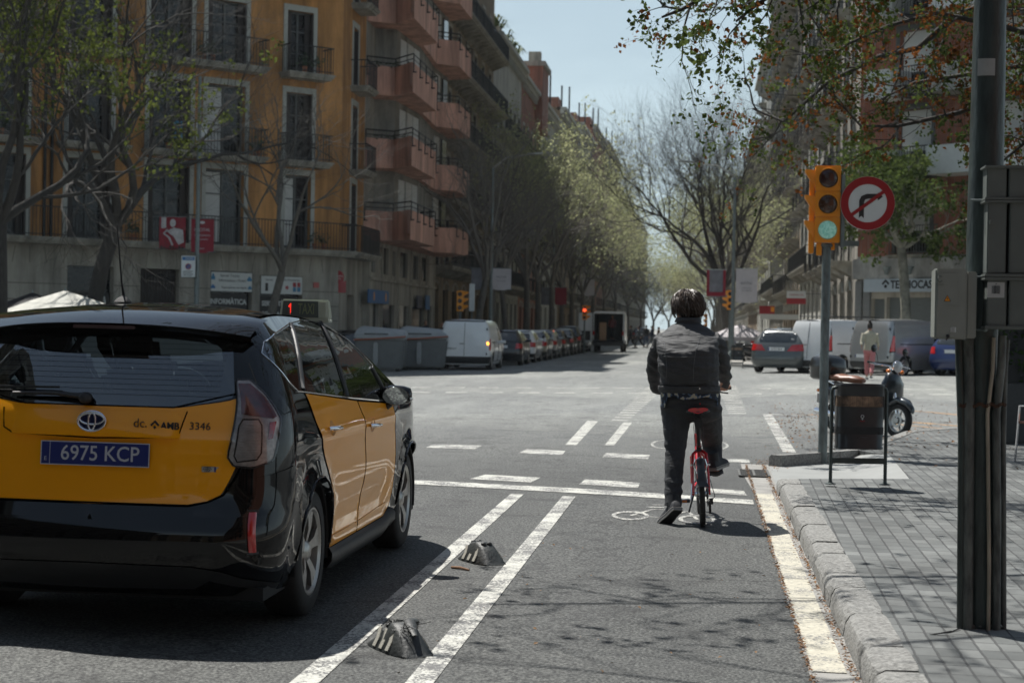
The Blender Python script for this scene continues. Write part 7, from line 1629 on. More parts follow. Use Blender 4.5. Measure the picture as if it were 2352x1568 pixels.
hs=[(147.1,166,20.6,m_palew,'low grey flat-roofed building past the roof tower'),(166.1,190,22.6,m_brown,'brown building past the low grey one, above the green trees'),(190.1,214,24,m_gbei,'grey-beige building rising over the green trees'),(214.1,240,26.5,m_redb,'far red-brown building with roof aerials over the trees'),(240.1,278,27.4,m_gbei,'farthest tall grey building at the end of the left roofline'),(278.1,420,24,m_palew,'long pale block at the street end behind the trees')]
for i,(a,c,h,m_,lb) in enumerate(hs):
    def ant(t,T,Lx,Hh):
        b=MB(); 
        for x,hh in ((Lx*.3,3),(Lx*.7,4.2)): b.box(x-.08,x+.08,.4,.56,Hh,Hh+hh); b.box(x-.8,x+.8,.45,.5,Hh+hh*.8,Hh+hh*.8+.1)
        b2=MB(); b2.add(b.V,b.F,0,T); b2.build('aerials',m_iron,t); addon(t,T,m_redb,[(Lx*.4,Lx*.6,1,4,Hh-.5,Hh+2.2)],'stair_house')
    street_building(lb,-1,a,c,h,m_,max(4,int((c-a)/5)),[3.3,3.7,3.45,3.8,3.4,3.6][i],[4.4,4,4.7,4.2,4.3,4.2][i],['ind','mix','ind','cont','mix','ind'][i],.6,1.1,ant,sp=.5,ground=False)
# right side of the street
rs=[(71.4,92,31,m_gbei,'grey-beige stone building with curved balcony brackets beside the brick corner block'),(92.1,112,29,m_palew,'second pale building along the right side of the street'),(112.1,134,30.5,m_brown,'brown stone building third along the right side of the street'),(134.1,163,31.5,m_gbei,'tall right-hand building whose cornice meets the sky'),(163.1,198,28.6,m_palew,'right-hand building stepping down beyond the tall cornice'),(198.1,240,24.5,m_brown,'far right-hand building behind the bare tree crown'),(240.1,420,24,m_gbei,'long right-hand block at the street end behind the trees')]
for i,(a,c,h,m_,lb) in enumerate(rs): street_building(lb,1,a,c,h,m_,max(4,int((c-a)/(3.6 if a<160 else 6))),[3.45,3.8,3.3,3.65,3.4,3.7,3.5][i],[4.3,4.9,4.0,4.6,4.2,4.5,4.2][i],'ind' if i%2==0 else 'mix',.8,1.15,None,bd=[1.2,.8,1.1,.85,1.0,.8,.8][i],sp=.16 if a<160 else .5,kind='door')
# brick corner block with the agency sign: origin at the corner (6,70)
cb=thing('apartment_building','brick corner block','building',(6,70,.1)); cb['label']='dark red brick corner block with white balcony fronts and a pale concrete shop band'
TR=Matrix.Rotation(R(-45),4,'Z')
zc=[0,4.35]+[4.35+3.05*k for k in range(1,9)]
ops0=[(.75,1.4,0,2.7),(1.5,4.6,0,2.75),(5.2,8.5,0,2.75),(9.5,13,0,2.75),(14,18,0,2.75)]
wall(cb,TR,-.0,19.8,[(0,3.4,ops0)],m_bei,.35,'ground_wall'); wall(cb,TR,0,19.8,[(3.4,4.35,[])],m_concrete,.35,'concrete_band')
onC(lambda b:b.box(-.05,19.8,-.25,-.001,3.45,4.25),'canopy_band',m_concrete,cb,TR,bevel=.03)
m_rsh=(mat('grey_roller_shutter',(.15,.165,.16),.5,.3,var=.1,stretch=(1,1,14),scale=3)); [onC(lambda b:b.box(a,c,.2,.25,0,z1),'roller_shutter',m_rsh,cb,TR) for a,c,_,z1 in ops0]
onC(lambda b:[b.box(x,x+.32,-.12,-.001,0,3.4) for x in (.0,1.42-1.0,4.62,8.6,13.2,18.2)],'pilasters',mat('grey_marble',(.20,.205,.20),.35,var=.12),cb,TR,bevel=.01)
for i in range(7):
    z0,z1=zc[i+1],zc[i+2]
    ops=[(1.9,3.5,z0+.1,z1-.5),(5.6,7.6,z0+.1,z1-.5),(10,12,z0+.1,z1-.5),(14.5,16.5,z0+.1,z1-.5)]
    wall(cb,TR,0,19.8,[(z0,z1,ops)],m_brick,.32)
    for a,c,zo,zt in ops: window(cb,TR,(a+c)/2,zo,round(c-a,2),round(zt-zo,2),'blind',m_brick if 0 else m_wframe)
    if i==0: balcony(cb,TR,1.6,3.9,z0+.05,.12,1.1,br=False,barm=m_wframe)
    else:
        for k,(a,c) in enumerate(((1.2,2.5),(4.2,8.2),(9.4,12.6),(14,17))):
            onC(lambda b:(b.box(a,c,-1.15,-.001,z0-.12,z0),b.box(a,c,-1.25,-1.15,z0-.12,z0+.95),b.box(a,a+.1,-1.15,-.001,z0,z0+.95),b.box(c-.1,c,-1.15,-.001,z0,z0+.95)),'balcony',m_wwhite if (i+k)%3 else m_palew,cb,TR,bevel=.01)
    onC(lambda b:(b.box(2.6,4.0,-.9,-.001,z0-.12,z0),)+tuple(b.box(2.65+.13*k,2.67+.13*k,-.88,-.86,z0,z0+1.0) for k in range(11))+(b.box(2.6,4.0,-.9,-.85,z0+1,z0+1.04),),'railed_balcony',m_iron,cb,TR) if i>0 else None
    onC(lambda b:b.box(8.7,9.2,-.35,-.001,z0,z1-.001),'white_pier',m_wwhite,cb,TR)
solid(cb,[(.4,-.1),(19,-13.6),(19,1.3),(.4,1.3)],0,26,m_brick)
TRS=Matrix.Rotation(R(-90),4,'Z')@Matrix.Translation((-1.35,0,0)); wall(cb,TRS,0,1.34,[(0,26,[])],m_gbei,.3,'side_wall')
cbM=Matrix.Translation((6,70,.1))
def arrow(t):
    b=MB(); q=[(-1.05,.33),(-.86,.50),(-.67,.33),(-.73,.27),(-.86,.39),(-.99,.27)]; b.add([(x,-.004,z) for x,z in q],[(0,1,4,5),(1,2,3,4)]); b.ball((-.86,-.003,.22),(.07,.005,.07),12,6); b.build('house_mark',m_ink,t)
sign('shop_sign','pale shop sign reading TECNOCASA with a house mark on the brick corner block',TR,.6,4.5,2.95,3.45,mat('sign_pale_blue',(.42,.48,.52),.45,var=.04),[('TECNOCASA',.42,.5,.27,m_ink,dict(bold=.012,sx=.9))],y=-.32,par=cbM,extra=lambda t:(arrow(t)))
for k,(x,lb) in enumerate(((1.75,'left of two flared wall lamps above the agency sign'),(2.85,'right of two flared wall lamps above the agency sign'))):
    t=thing('wall_lamp',lb,'wall lamp',cbM@TR@Vector((x,-.36,3.62))); b=MB(); b.lathe([(.07,0),(.09,.1),(.17,.28),(.18,.3)],12); b.tube([(0,0,.1),(0,.1,.1)],.03,5); b.build('lamp_shade',m_steel,t,smooth=50)
for (x,z,w,h,m_,lb) in ((3.6,2.85,1.0,.62,m_sw2,'white hanging sign with a red lower half, left of the traffic light pole'),):
    t=thing('shop_sign',lb,'shop sign',A(1829,684,80)); b=MB(); b.box(-.43,.43,-.04,.04,-.02,.3); b.build('sign_board',m_sw2,t,bevel=.01); b=MB(); b.box(-.43,.43,-.045,.045,-.28,-.021); b.build('red_band',m_sred,t); text('FARMACIA',.13,t,(0,-.045,.13),(pi/2,0,0),m_sred,'lettering',.002); b=MB(); b.tube([(.43,0,.2),(1.3,0,.2)],.02,4); b.build('bracket',m_iron,t)
t=thing('shop_sign','low white board with a red and yellow panel above it, beyond the postbox','shop sign',A(1790,727,92)); b=MB(); b.box(-1.0,1.0,-.03,.03,-.15,.12); b.build('sign_board',m_sw2,t); b=MB(); b.box(-1.05,-.25,-.035,.025,.13,.55); b.build('red_panel',m_sred,t); b=MB(); b.box(-.45,-.27,-.045,-.036,.25,.5); b.build('yellow_patch',m_amber,t); b=MB(); b.box(-.9,-.85,0,.02,-2.0,-.15); b.box(.85,.9,0,.02,-2.0,-.15); b.build('legs',m_iron,t)
# near buildings behind the camera on both sides (seen in reflections)
def plain_block(label,loc,rz,Lx,Hh,m_,nb,nf):
    t=thing('apartment_building',label,'building',loc,rz); rows=[]
    for i in range(nf): z=.3+3.4*i; rows.append((z-.3 if i==0 else z,z+3.4,bays(.5,Lx-.5,nb,1.4,z+.4,2.3)))
    wall(t,I4,0,Lx,rows,m_); b=MB(); b.box(0,Lx,.33,10,0,.3+3.4*nf); b.build('core',m_,t)
    for z0,z1,op in rows:
        for a,c,zo,_ in op: window(t,I4,(a+c)/2,zo,1.4,2.3,'door')
        if z0>1: balcony(t,I4,.5,Lx-.5,z0+.3,.8,1.0,sp=.3)
    return t
plain_block('near block on the right pavement side, behind and beside the camera',(6.3,2,0),R(-90),42,22,m_redb,11,6); plain_block('near block left of the road, behind the camera position',(-14.3,-44,0),R(90),52,20,m_gbei,12,6)
plain_block('block closing the view far behind the camera',(16,-62,0),R(180),40,20,m_brown,9,6)
# ---------------- trees ----------------
m_bark=mat('grey_bark',(.075,.068,.058),.9,scale=6,c2=(.15,.14,.12),bump=.4,bscale=25,stretch=(3,3,1)); m_barkd=mat('dark_bark',(.022,.020,.018),.9,scale=6,c2=(.05,.046,.04),bump=.4,bscale=25,stretch=(3,3,1)); m_plane=mat('mottled_plane_bark',(.10,.10,.08),.85,scale=3.2,c2=(.33,.32,.26),bump=.2,bscale=30); m_twig=mat('bare_twigs',(.15,.138,.12),.9,var=.25,scale=.8)
def leafmat(nm,c,c2,tr=.35):
    m=bpy.data.materials.new(nm); m.use_nodes=True; n=m.node_tree; n.nodes.clear(); l=n.links.new
    o=n.nodes.new('ShaderNodeOutputMaterial'); d=n.nodes.new('ShaderNodeBsdfDiffuse'); t=n.nodes.new('ShaderNodeBsdfTranslucent'); gl=n.nodes.new('ShaderNodeBsdfGlossy'); gl.inputs['Roughness'].default_value=.4; gl.inputs[0].default_value=(.8,.85,.8,1)
    tcn=n.nodes.new('ShaderNodeTexCoord'); no=n.nodes.new('ShaderNodeTexNoise'); no.inputs['Scale'].default_value=1.1; no.inputs['Detail'].default_value=9; no.inputs['Roughness'].default_value=.8; l(tcn.outputs['Object'],no.inputs['Vector'])
    r=n.nodes.new('ShaderNodeValToRGB'); r.color_ramp.elements[0].position=.40; r.color_ramp.elements[1].position=.60; r.color_ramp.elements[0].color=(*c,1); r.color_ramp.elements[1].color=(*c2,1); l(no.outputs[0],r.inputs[0])
    l(r.outputs[0],d.inputs[0]); l(r.outputs[0],t.inputs[0])
    mx=n.nodes.new('ShaderNodeMixShader'); mx.inputs[0].default_value=tr; l(d.outputs[0],mx.inputs[1]); l(t.outputs[0],mx.inputs[2])
    m2=n.nodes.new('ShaderNodeMixShader'); m2.inputs[0].default_value=.0; l(mx.outputs[0],m2.inputs[1]); l(gl.outputs[0],m2.inputs[2]); l(m2.outputs[0],o.inputs[0]); return m
m_lspring=leafmat('spring_leaves',(.24,.26,.13),(.44,.47,.26),.6); m_lyel=leafmat('yellow_green_leaves',(.03,.042,.014),(.15,.18,.04),.4); m_lpale=leafmat('pale_spring_foliage',(.26,.27,.14),(.46,.47,.26),.62); m_lgreen=leafmat('fresh_green_leaves',(.025,.042,.012),(.13,.17,.05),.3); m_lrust=leafmat('rust_brown_seed_clusters',(.06,.026,.010),(.26,.10,.03),.3)
def rot_rand(d,ang,r):
    a=d.orthogonal().normalized(); a.rotate(Matrix.Rotation(r.uniform(0,2*pi),3,d)); v=d.copy(); v.rotate(Matrix.Rotation(ang,3,a)); return v
def grow(W,L_,start,d,length,rad,lv,maxlv,r,sp):
    n=5 if lv<maxlv-1 else 3; pts=[start.copy()]; rs=[rad]; p=start.copy(); dd=d.copy()
    for i in range(n):
        dd=(dd+Vector((r.gauss(0,1),r.gauss(0,1),r.gauss(0,1)))*sp['wob']+Vector((0,0,sp['up']*(1 if lv<maxlv-1 else .6)))).normalized()
        p=p+dd*length/n; pts.append(p.copy()); rs.append(rad*(1-(1-sp['tap'])*(i+1)/n))
    W.tube(pts,rs,(9 if lv<=1 else 6 if lv<=2 else 4 if lv<maxlv-1 else 3),cap=False)
    if lv>=maxlv:
        for k in range(sp.get('nl',0)):
            if k%5==0: qc=pts[r.randrange(1,n+1)]+Vector((r.gauss(0,1),r.gauss(0,1),r.gauss(0,1)))*sp['ls']*.5; ty=0 if r.random()>sp.get('rust',0) else 1
            q=qc+Vector((r.gauss(0,1),r.gauss(0,1),r.gauss(0,1)))*sp['ls']*.75
            leaf(L_[ty],q,sp['ls']*r.uniform(.6,1.3),r)
        return
    kids_=sp['k'][min(lv,len(sp['k'])-1)]
    for k in range(kids_):
        t=1.0 if k==0 else r.uniform(.35,1.0); j=min(n,max(1,int(round(t*n)))); q=pts[j]
        ang=R(r.uniform(*sp['ang'])) if k else R(r.uniform(5,22)); nd=rot_rand(dd if j>=n else (pts[j]-pts[j-1]).normalized(),ang,r)
        grow(W,L_,q,nd,length*r.uniform(*sp['lr']),rs[j]*(.78 if k==0 else .6),lv+1,maxlv,r,sp)
def leaf(b,c,s,r):
    d=Vector((r.gauss(0,1),r.gauss(0,1),r.gauss(0,1)-.3)).normalized(); a=d.orthogonal().normalized(); a.rotate(Matrix.Rotation(r.uniform(0,6.28),3,d)); e=d.cross(a)
    b.add([c-d*s*.5,c+a*s*.42+e*s*.12,c+d*s*.6,c-a*s*.42+e*s*.12],[(0,1,2),(0,2,3)])
def make_tree(label,loc,H_,seed,trunk=None,r0=.2,fork=.3,spread=(18,42),lv=5,sp=None,bark=m_bark,twig=None,leafm=None,rz=0,group=None,nm='street_tree',limbs=4,cat='tree',L1=None):
    t=thing(nm,label,cat,(loc[0],loc[1],g(loc[0],loc[1])+(loc[2] if len(loc)>2 else .12)),rz,group); r=rnd(seed)
    S=dict(wob=.16,up=.05,tap=.6,k=[4,4,4,3,3],ang=(22,55),lr=(.62,.82),nl=0,ls=.1); S.update(sp or {})
    trunk=trunk or [(0,0,-.1),(.05,.02,H_*fork*.5),(.0,.05,H_*fork)]
    b=MB(); tp=[Vector(p) for p in trunk]; b.tube(tp,[r0*1.25]+[r0*(1-.25*i/len(tp)) for i in range(1,len(tp))],12,cap=False); b.build('trunk',bark,t,smooth=80)
    W=MB(); L_=[MB(),MB()]
    for i in range(limbs):
        a=2*pi*i/limbs+r.uniform(-.4,.4); el=R(r.uniform(*spread)); d=Vector((math.cos(a)*math.sin(el),math.sin(a)*math.sin(el),math.cos(el)))
        grow(W,L_,tp[-1]-d*.05,d,(L1 or H_*.26)*r.uniform(.85,1.15),r0*.55,1,lv,r,S)
    W.build('branches',twig or bark,t,smooth=80)
    if L_[0].V: L_[0].build('foliage',leafm,t)
    if L_[1].V: L_[1].build('seed_clusters',m_lrust,t)
    return t
bare=dict(wob=.15,up=.055,k=[4,4,4,4,4],ang=(18,48),lr=(.60,.80))
# big bare tree right of the street
make_tree('wide bare grey tree with a fan of fine twigs on the right pavement beyond the bin',(1.15,88),13.2,5,trunk=[(0,0,-.1),(-.05,0,1.6),(-.25,0,3.4)],r0=.22,lv=6,limbs=7,spread=(8,50),sp=dict(bare,k=[4,4,4,4,5],lr=(.70,.84),up=.08),twig=mat('dark_grey_twigs',(.055,.05,.045),.9,var=.3,scale=.8),L1=3.45)['label']='wide bare tree with fan-shaped crown rising from the right pavement'
# green street trees: three originals, copied along both rows
tg=[make_tree('t',( -10.4,102),14,11,lv=6,limbs=5,spread=(10,38),sp=dict(bare,nl=2,ls=.14,k=[4,4,4,3,3],lr=(.66,.82)),leafm=m_lpale,twig=m_twig,L1=3.7,group='green street trees along the left kerb'),
    make_tree('t',(-10.5,110),14.5,12,lv=6,limbs=4,spread=(10,36),sp=dict(bare,nl=4,ls=.13,k=[4,4,4,3,3],lr=(.66,.82)),leafm=m_lspring,twig=m_twig,L1=3.6,group='green street trees along the left kerb')]
tb=[make_tree('b',(-10.3,78),13,21,lv=6,limbs=4,trunk=[(0,0,-.1),(.15,0,1.6),(.5,0,3.6)],spread=(10,36),r0=.17,sp=dict(bare,k=[4,3,4,3,4]),twig=m_twig,L1=3.0,group='bare street trees along the left kerb'),
    make_tree('b',(-10.5,86),13.8,22,lv=6,limbs=4,spread=(8,32),r0=.18,sp=dict(bare,k=[4,4,3,4,3],nl=0),twig=m_twig,L1=3.0,group='bare street trees along the left kerb')]
tb[0]['label']='bare street tree nearest the salmon building, over the left traffic light'; tb[1]['label']='bare street tree standing behind the white square banner'
tg[0]['label']='pale leafing tree, first green one after the bare trees on the left'; tg[1]['label']='fuller green tree, second green one on the left kerb'
dup(tb[0],(-10.6,94,g(-10.6,94)+.12),R(140),'third bare tree on the left, last before the leafing ones')
ords=['third','fourth','fifth','sixth','seventh','eighth','ninth','tenth','eleventh']
for i,y in enumerate((119,128,138,150,164,182,205,240,290)):
    dup(tg[i%2],(-10.4,y,g(-10,y)+.12),R(47*i+20),'%s green tree along the left kerb, counted from the bare trees'%ords[i])
for i,y in enumerate((112,126,142,160,185,220,270)):
    o=dup(tg[(i+1)%2],(1.6,y,g(1,y)+.12),R(71*i+50),'%s leafing tree behind the wide bare one in the right row'%(['first','second','third','fourth','fifth','sixth','seventh'][i]),'leafing street trees along the right kerb')
    if i<2: o.scale=(.85,.85,.82)
far=[]
# tree masses closing the street
for i,(x,y) in enumerate(((-7.5,262),(-3.8,285),(-.6,270))): o=dup(tg[i%2],(x,y,g(x,y)-1.5),R(200+80*i),['left','middle','right'][i]+' tree of the nearer clump where the street seems to end','tree clump near the street end'); o.scale=(1.05,1.05,.95)
for i,(x,y,lb) in enumerate(((-6.5,330,'left of three'),(-2.5,350,'middle of three'),(1.5,335,'right of three'))): o=dup(tg[i%2],(x,y,g(x,y)-2),R(30+90*i),lb+' leafing trees closing the far end of the street','trees closing the far street end'); o.scale=(1.3,1.3,1.1)
# bare tree leaning in front of the ochre building corner
make_tree('small bare tree with a leaning forked trunk in front of the shop windows',(-14.7,57.5),9.5,31,trunk=[(0,0,-.1),(.05,0,1.2),(.35,0,2.5),(.55,0,3.3)],r0=.16,lv=6,limbs=4,spread=(18,44),sp=dict(bare,k=[3,3,4,3,3],lr=(.64,.84),wob=.17),twig=m_bark,L1=2.9)
# dark tree at the left with yellow-green leaves
make_tree('tall dark bare tree at the left, its branches spread across the ochre facade',(-18.2,50.3),14,41,trunk=[(0,0,-.1),(.0,0,1.5),(.35,0,3.2),(.75,0,4.4)],r0=.26,lv=6,limbs=6,spread=(20,62),sp=dict(bare,k=[4,4,4,3,3],nl=0,wob=.19,lr=(.64,.82)),bark=m_barkd,twig=m_barkd,L1=3.7)
tl_=make_tree('leafy yellow-green tree crown filling the top left corner',(-17.2,41),13,43,r0=.22,lv=6,limbs=6,spread=(15,64),sp=dict(bare,k=[4,4,4,3,3],nl=6,ls=.10),bark=m_barkd,twig=m_barkd,leafm=m_lyel,L1=3.6)
# plane tree before the agency sign
make_tree('slender plane tree with mottled trunk and small pale leaves before the agency sign',(7.35,66),8.6,51,trunk=[(0,0,-.1),(.12,0,2.0),(0,0,3.6),(-.1,0,4.4)],r0=.2,lv=5,limbs=6,spread=(25,80),sp=dict(bare,nl=10,ls=.15,k=[4,4,4,3],up=.03),bark=m_plane,twig=m_plane,leafm=m_lgreen,L1=1.8)
# overhanging tree at the right: trunk just outside the frame
def bough(W,L_,pts,r0,r,sp,lv0=3,mx=5,step=.45,ln=1.1,hang=0):
    pts=[Vector(p) for p in pts]; W.tube(pts,[r0*(1-.75*i/(len(pts)-1)) for i in range(len(pts))],7,cap=False)
    for a,c in zip(pts,pts[1:]):
        n=max(1,int((c-a).length/step))
        for k in range(n):
            q=a.lerp(c,(k+r.random())/n); d=rot_rand((c-a).normalized(),R(r.uniform(30,75)),r); d.z+=hang; d.normalize(); grow(W,L_,q,d,ln*r.uniform(.5,1.1),r0*.28,lv0,mx,r,sp)
t0=thing('street_tree','overhanging tree at the upper right with green leaves and rust-brown seed clusters','tree',(5.6,20,g(5,20)+.13)); r=rnd(61)
b=MB(); b.tube([(0,0,-.1),(.1,0,2),(.1,0,4.2)],[.26,.2,.16],12); b.build('trunk',m_barkd,t0,smooth=80)
W=MB(); L_=[MB(),MB()]; spx=dict(wob=.2,up=.0,tap=.5,k=[3,3,3,3],ang=(25,60),lr=(.6,.85),nl=8,ls=.052,rust=.42)
def Rl(px,py,Y): p=A(px,py,Y); return (p.x-5.6,p.y-20,p.z-g(5,20)-.13)
for P,r0 in (([(.1,0,3.9),Rl(2352,200,21.7),Rl(2200,260,21.7),Rl(2060,290,21.5),Rl(1975,290,21.4)],.05),([(.1,0,4.0),Rl(2352,150,22.2),Rl(2230,170,22.5),Rl(2100,190,22.7),Rl(2020,230,22.8)],.045),([(.1,0,4.1),Rl(2330,-20,22.7),Rl(2190,40,22.8),Rl(2110,110,23.0),Rl(2020,130,23.2),Rl(1900,190,23.6),Rl(1800,280,23.8),Rl(1730,250,24.0)],.06),([(.1,0,4.1),Rl(2300,60,21.2),Rl(2150,30,21.0),Rl(2040,60,20.8),Rl(1950,100,20.6),Rl(1880,150,20.5)],.04),([(.1,0,4.2),Rl(2352,-120,22.2),Rl(2100,-90,21.7),Rl(1950,-40,21.5),Rl(1840,30,21.4)],.05),([(.1,0,4.3),Rl(2300,-350,22.2),Rl(2000,-330,22.2),Rl(1750,-200,22.2),Rl(1640,-90,22.2),Rl(1570,-30,22.2)],.06),([(.1,0,3.7),Rl(2352,330,21.2),Rl(2290,380,20.8),Rl(2240,350,20.4)],.03)):
    bough(W,L_,P,r0,r,dict(spx,nl=18,rust=.38),3,5,.24,.8)
for P in ([(-.4,0,3.7),(-1.2,-3,4.6),(-3,-6,5.2),(-6.0,-7.5,5.8),(-9,-8.2,6.4)],[(0,0,4),(-2,-4,5.6),(-5,-8.5,6.0),(-8.2,-10.5,6.3)],[(0,0,4.1),(1,-5,5),(-1.5,-9,5.4),(-2.6,-12,5.5)]): bough(W,L_,P,.06,r,dict(spx,ls=.075,nl=5),3,5,.5,1.4)
for P in ([(.1,0,4.3),Rl(2300,-500,17),Rl(2000,-300,16.5),Rl(1850,-60,16.2),Rl(1740,10,16),Rl(1690,50,16)],[(0,-1,5.5),Rl(1900,-300,16.5),Rl(1760,-120,16.2),Rl(1640,-20,16),Rl(1570,20,16),Rl(1520,40,16)]): bough(W,L_,P,.045,r,dict(spx,nl=16,ls=.05,rust=.12),3,5,.16,.6)
W.build('branches',m_barkd,t0,smooth=80); L_[0].build('foliage',m_lgreen,t0); L_[1].build('seed_clusters',m_lrust,t0)
# ---------------- lamp posts, banners, signals, sign plates ----------------
def post(nm,label,cat,loc,h,r,m=m_steel,arm=None,dz=.12):
    t=thing(nm,label,cat,(loc[0],loc[1],g(loc[0],loc[1])+dz)); b=MB(); b.tube([(0,0,-.1),(0,0,h*.5),(0,0,h)],[r*1.2,r,r*.75],10); b.lathe([(r*2,0),(r*2.1,.3),(r*1.3,.4)],12); b.build('pole',m,t,smooth=60)
    if arm:
        b=MB(); b.tube([(0,0,h),(arm*.4,0,h+.5),(arm,0,h+.62)],[r*.7,r*.5,r*.4],6); b.loft([[(arm+x*1.0,y*w_,h+.62+z) for x,y,z in ((0,-.1,0),(0,.1,0),(0,.07,.09),(0,-.07,.09))] for x,w_ in ((0,1),)]+[[(arm+.7*math.copysign(1,arm),y,h+.66+z) for y,z in ((-.12,0),(.12,0),(.08,.09),(-.08,.09))]]); b.build('lamp_head',m_palew,t,bevel=.02)
    return t
def banner(label,c,w,h,m,lines=(),extra=None,thick=.012,wav=.03):
    t=thing('banner',label,'banner',c); b=MB(); rows=[[(x,wav*math.sin(3*x/w+2*z)+ (0),z+.02*math.cos(x*6/w)*(-1 if z<0 else .3)) for x in np.linspace(-w/2,w/2,12)] for z in np.linspace(-h/2,h/2,9)]
    b.grid(rows); b.grid([[(x,y+thick,z) for x,y,z in rw_[::-1]] for rw_ in rows]); b.build('banner_cloth',m,t,smooth=80)
    b=MB(); 
    for z in (-h/2+.02,h/2-.0): b.tube([(-w/2-.12,0,z),(w/2+.06,0,z)],.015,5)
    b.build('banner_bars',m_steel,t)
    for s_,sz,z,mm in lines: text(s_,sz,t,(0,-wav-.006,z),(pi/2,0,0),mm,'lettering',.002)
    if extra: extra(t)
    return t
m_bred=mat('crimson_banner',(.22,.008,.022),.7,var=.12); m_bwh=mat('pale_banner',(.50,.47,.48),.7,var=.06); m_bgrey=mat('grey_banner',(.17,.17,.19),.7,var=.3,scale=3)
lpA=(-16.35,55); post('lamp_post','grey lamp post carrying two crimson banners before the ochre building','lamp post',lpA,9.5,.075)
c1=A(396,535,55); c2=A(465,541,55)
def figure_b(t):
    b=MB(); b.ball((.02,-.035,.32),(.10,.008,.13),10,8); b.loft([[(x,-.036,z) for x,z in ((-.18,.05),(.05,.18),(.36,.10),(.40,-.30),(.22,-.38),(.05,-.12))],[(x,-.044,z) for x,z in ((-.18,.05),(.05,.18),(.36,.10),(.40,-.30),(.22,-.38),(.05,-.12))]]); b.tube([(-.15,-.04,.1),(-.28,-.04,-.02),(-.1,-.04,-.15),(.02,-.04,-.4)],.035,5); b.build('printed_figure',mat('banner_print_white',(.42,.40,.40),.7,var=.3,scale=8),t)
    b=MB(); b.box(-.36,-.2,-.045,-.036,.15,.5); b.build('printed_block',bpy.data.materials['banner_print_white'],t); b=MB()
    for k in range(8): b.box(-.38+.1*k,-.31+.1*k,-.045,-.036,-.52,-.42-.03*(k%3))
    b.build('printed_letters',m_ink,t)
banner('crimson banner with a white printed figure, left of the lamp post',c1,.86,1.05,m_bred,extra=figure_b)
banner('crimson banner with white lines of text, right of the lamp post',c2,.74,1.1,m_bred,[('RECITAL',.14,.18,m_bwh),('TEMPORADA',.09,.0,m_bwh),('de concerts',.08,-.12,m_bwh),('Abril',.08,-.42,m_bwh)],extra=lambda t:(lambda b:(b.ball((0,-.037,.42),(.09,.006,.05),10,5),b.build('emblem',m_bwh,t)))(MB()))
ps=thing('road_sign','white parking sign with a blue heading and round no parking symbol below the crimson banners','road sign',A(433,612,54.8)); ps['label']='white parking sign with blue heading below the crimson banners'
b=MB(); b.box(-.25,.25,-.02,.02,-.36,.36); b.build('sign_plate',m_swht,ps,bevel=.02); b=MB(); b.box(-.2,.2,-.026,-.021,.2,.31); b.build('blue_heading',m_blue,ps); text('ZONA',.09,ps,(.03,-.029,.255),(pi/2,0,0),m_swht,'lettering',.001)
b=MB(); b.lathe([(.0,-.024),(.085,-.024),(.085,-.02)],20,0,None,'y'); b.build('round_symbol',m_blue,ps); b=MB(); b.tube([(.085*math.cos(a),-.026,.085*math.sin(a)) for a in np.linspace(0,2*pi,21)],.014,4); b.box(-.08,.08,-.03,-.026,-.01,.01,0,Matrix.Rotation(R(45),4,'Y')); b.build('symbol_ring',m_sred,ps)
b=MB()
for k in range(4): b.box(-.18,.17-.05*(k%2),-.024,-.0205,-.16-.045*k,-.145-.045*k)
b.build('text_lines',m_ink,ps)
def far_light(label,c,faces=-1):
    t=thing('traffic_light',label,'traffic light',(c[0],c[1],g(c[0],c[1]))); z=c[2]-g(c[0],c[1]); b=MB(); b.tube([(0,0,0),(0,0,z-.4)],.055,8); b.build('pole',m_pole,t,smooth=60)
    b=MB(); b.box(-.14,.14,-.12,.1,z-.44,z+.44); 
    for k in range(3):
        zz=z-.29+.29*k; b.loft([[(faces*.14,-.11,zz+.13),(faces*.14,.09,zz+.13),(faces*.14,.05,zz-.08),(faces*.14,-.07,zz-.08)],[(faces*.36,-.10,zz+.11),(faces*.36,.08,zz+.11),(faces*.34,.07,zz+.04),(faces*.34,-.09,zz+.04)]])
    b.build('signal_head',m_amber,t,bevel=.01)
    b=MB()
    for k in range(3): b.lathe([(0,-.126),(.10,-.124),(.10,-.12)],14,0,Matrix.Translation((0,0,z-.29+.29*k)),'y')
    b.build('lenses',m_lensoff,t); return t
far_light('yellow traffic light on the left kerb above the white van',A(1057,691,74),1)
far_light('small yellow traffic light seen just right of the rider',A(1677,689,80),-1)
t=far_light('tiny yellow signal close to the rider\'s right shoulder',A(1622,738,100),-1); t.scale=(.5,.5,1)
rs_=far_light('distant traffic light showing red left of the box van',A(1343,718,105),1)
b=MB(); b.ball((0,-.2,A(1343,716,105).z-g(-7,105)+.1),(.10,.04,.10),10,6); b.build('red_lamp',mat('lit_red_lamp',(1,.08,.03),.4,emit=(1,.10,.03),es=1.3,var=0),rs_,smooth=True)
lpB=A(1127,700,80); post('lamp_post','tall grey lamp post carrying the white square banner on the left kerb','lamp post',(lpB.x,80),8.8,.08,arm=1.6)
banner('square white banner with faint print hanging from the left lamp post',A(1152,641,80),.88,1.0,m_bwh,[('RECITAL',.12,.1,m_bgrey),('temporada',.09,-.08,m_bgrey)],wav=.04); banner('greyish banner behind the bare trunk, left of the square white banner',A(1095,640,80.5),.5,1.0,m_bgrey)
lpC=A(1683,700,78); post('lamp_post','tall curved lamp post rising in front of the wide bare tree','lamp post',(lpC.x,78),8.1,.08,arm=-1.8)
banner('tall white banner with faint text, right of the curved lamp post',A(1715,656,78),.95,1.5,m_bwh,[('RECITAL',.14,.1,m_bgrey),('temporada',.09,-.1,m_bgrey),('de concerts',.09,-.22,m_bgrey)],wav=.04)
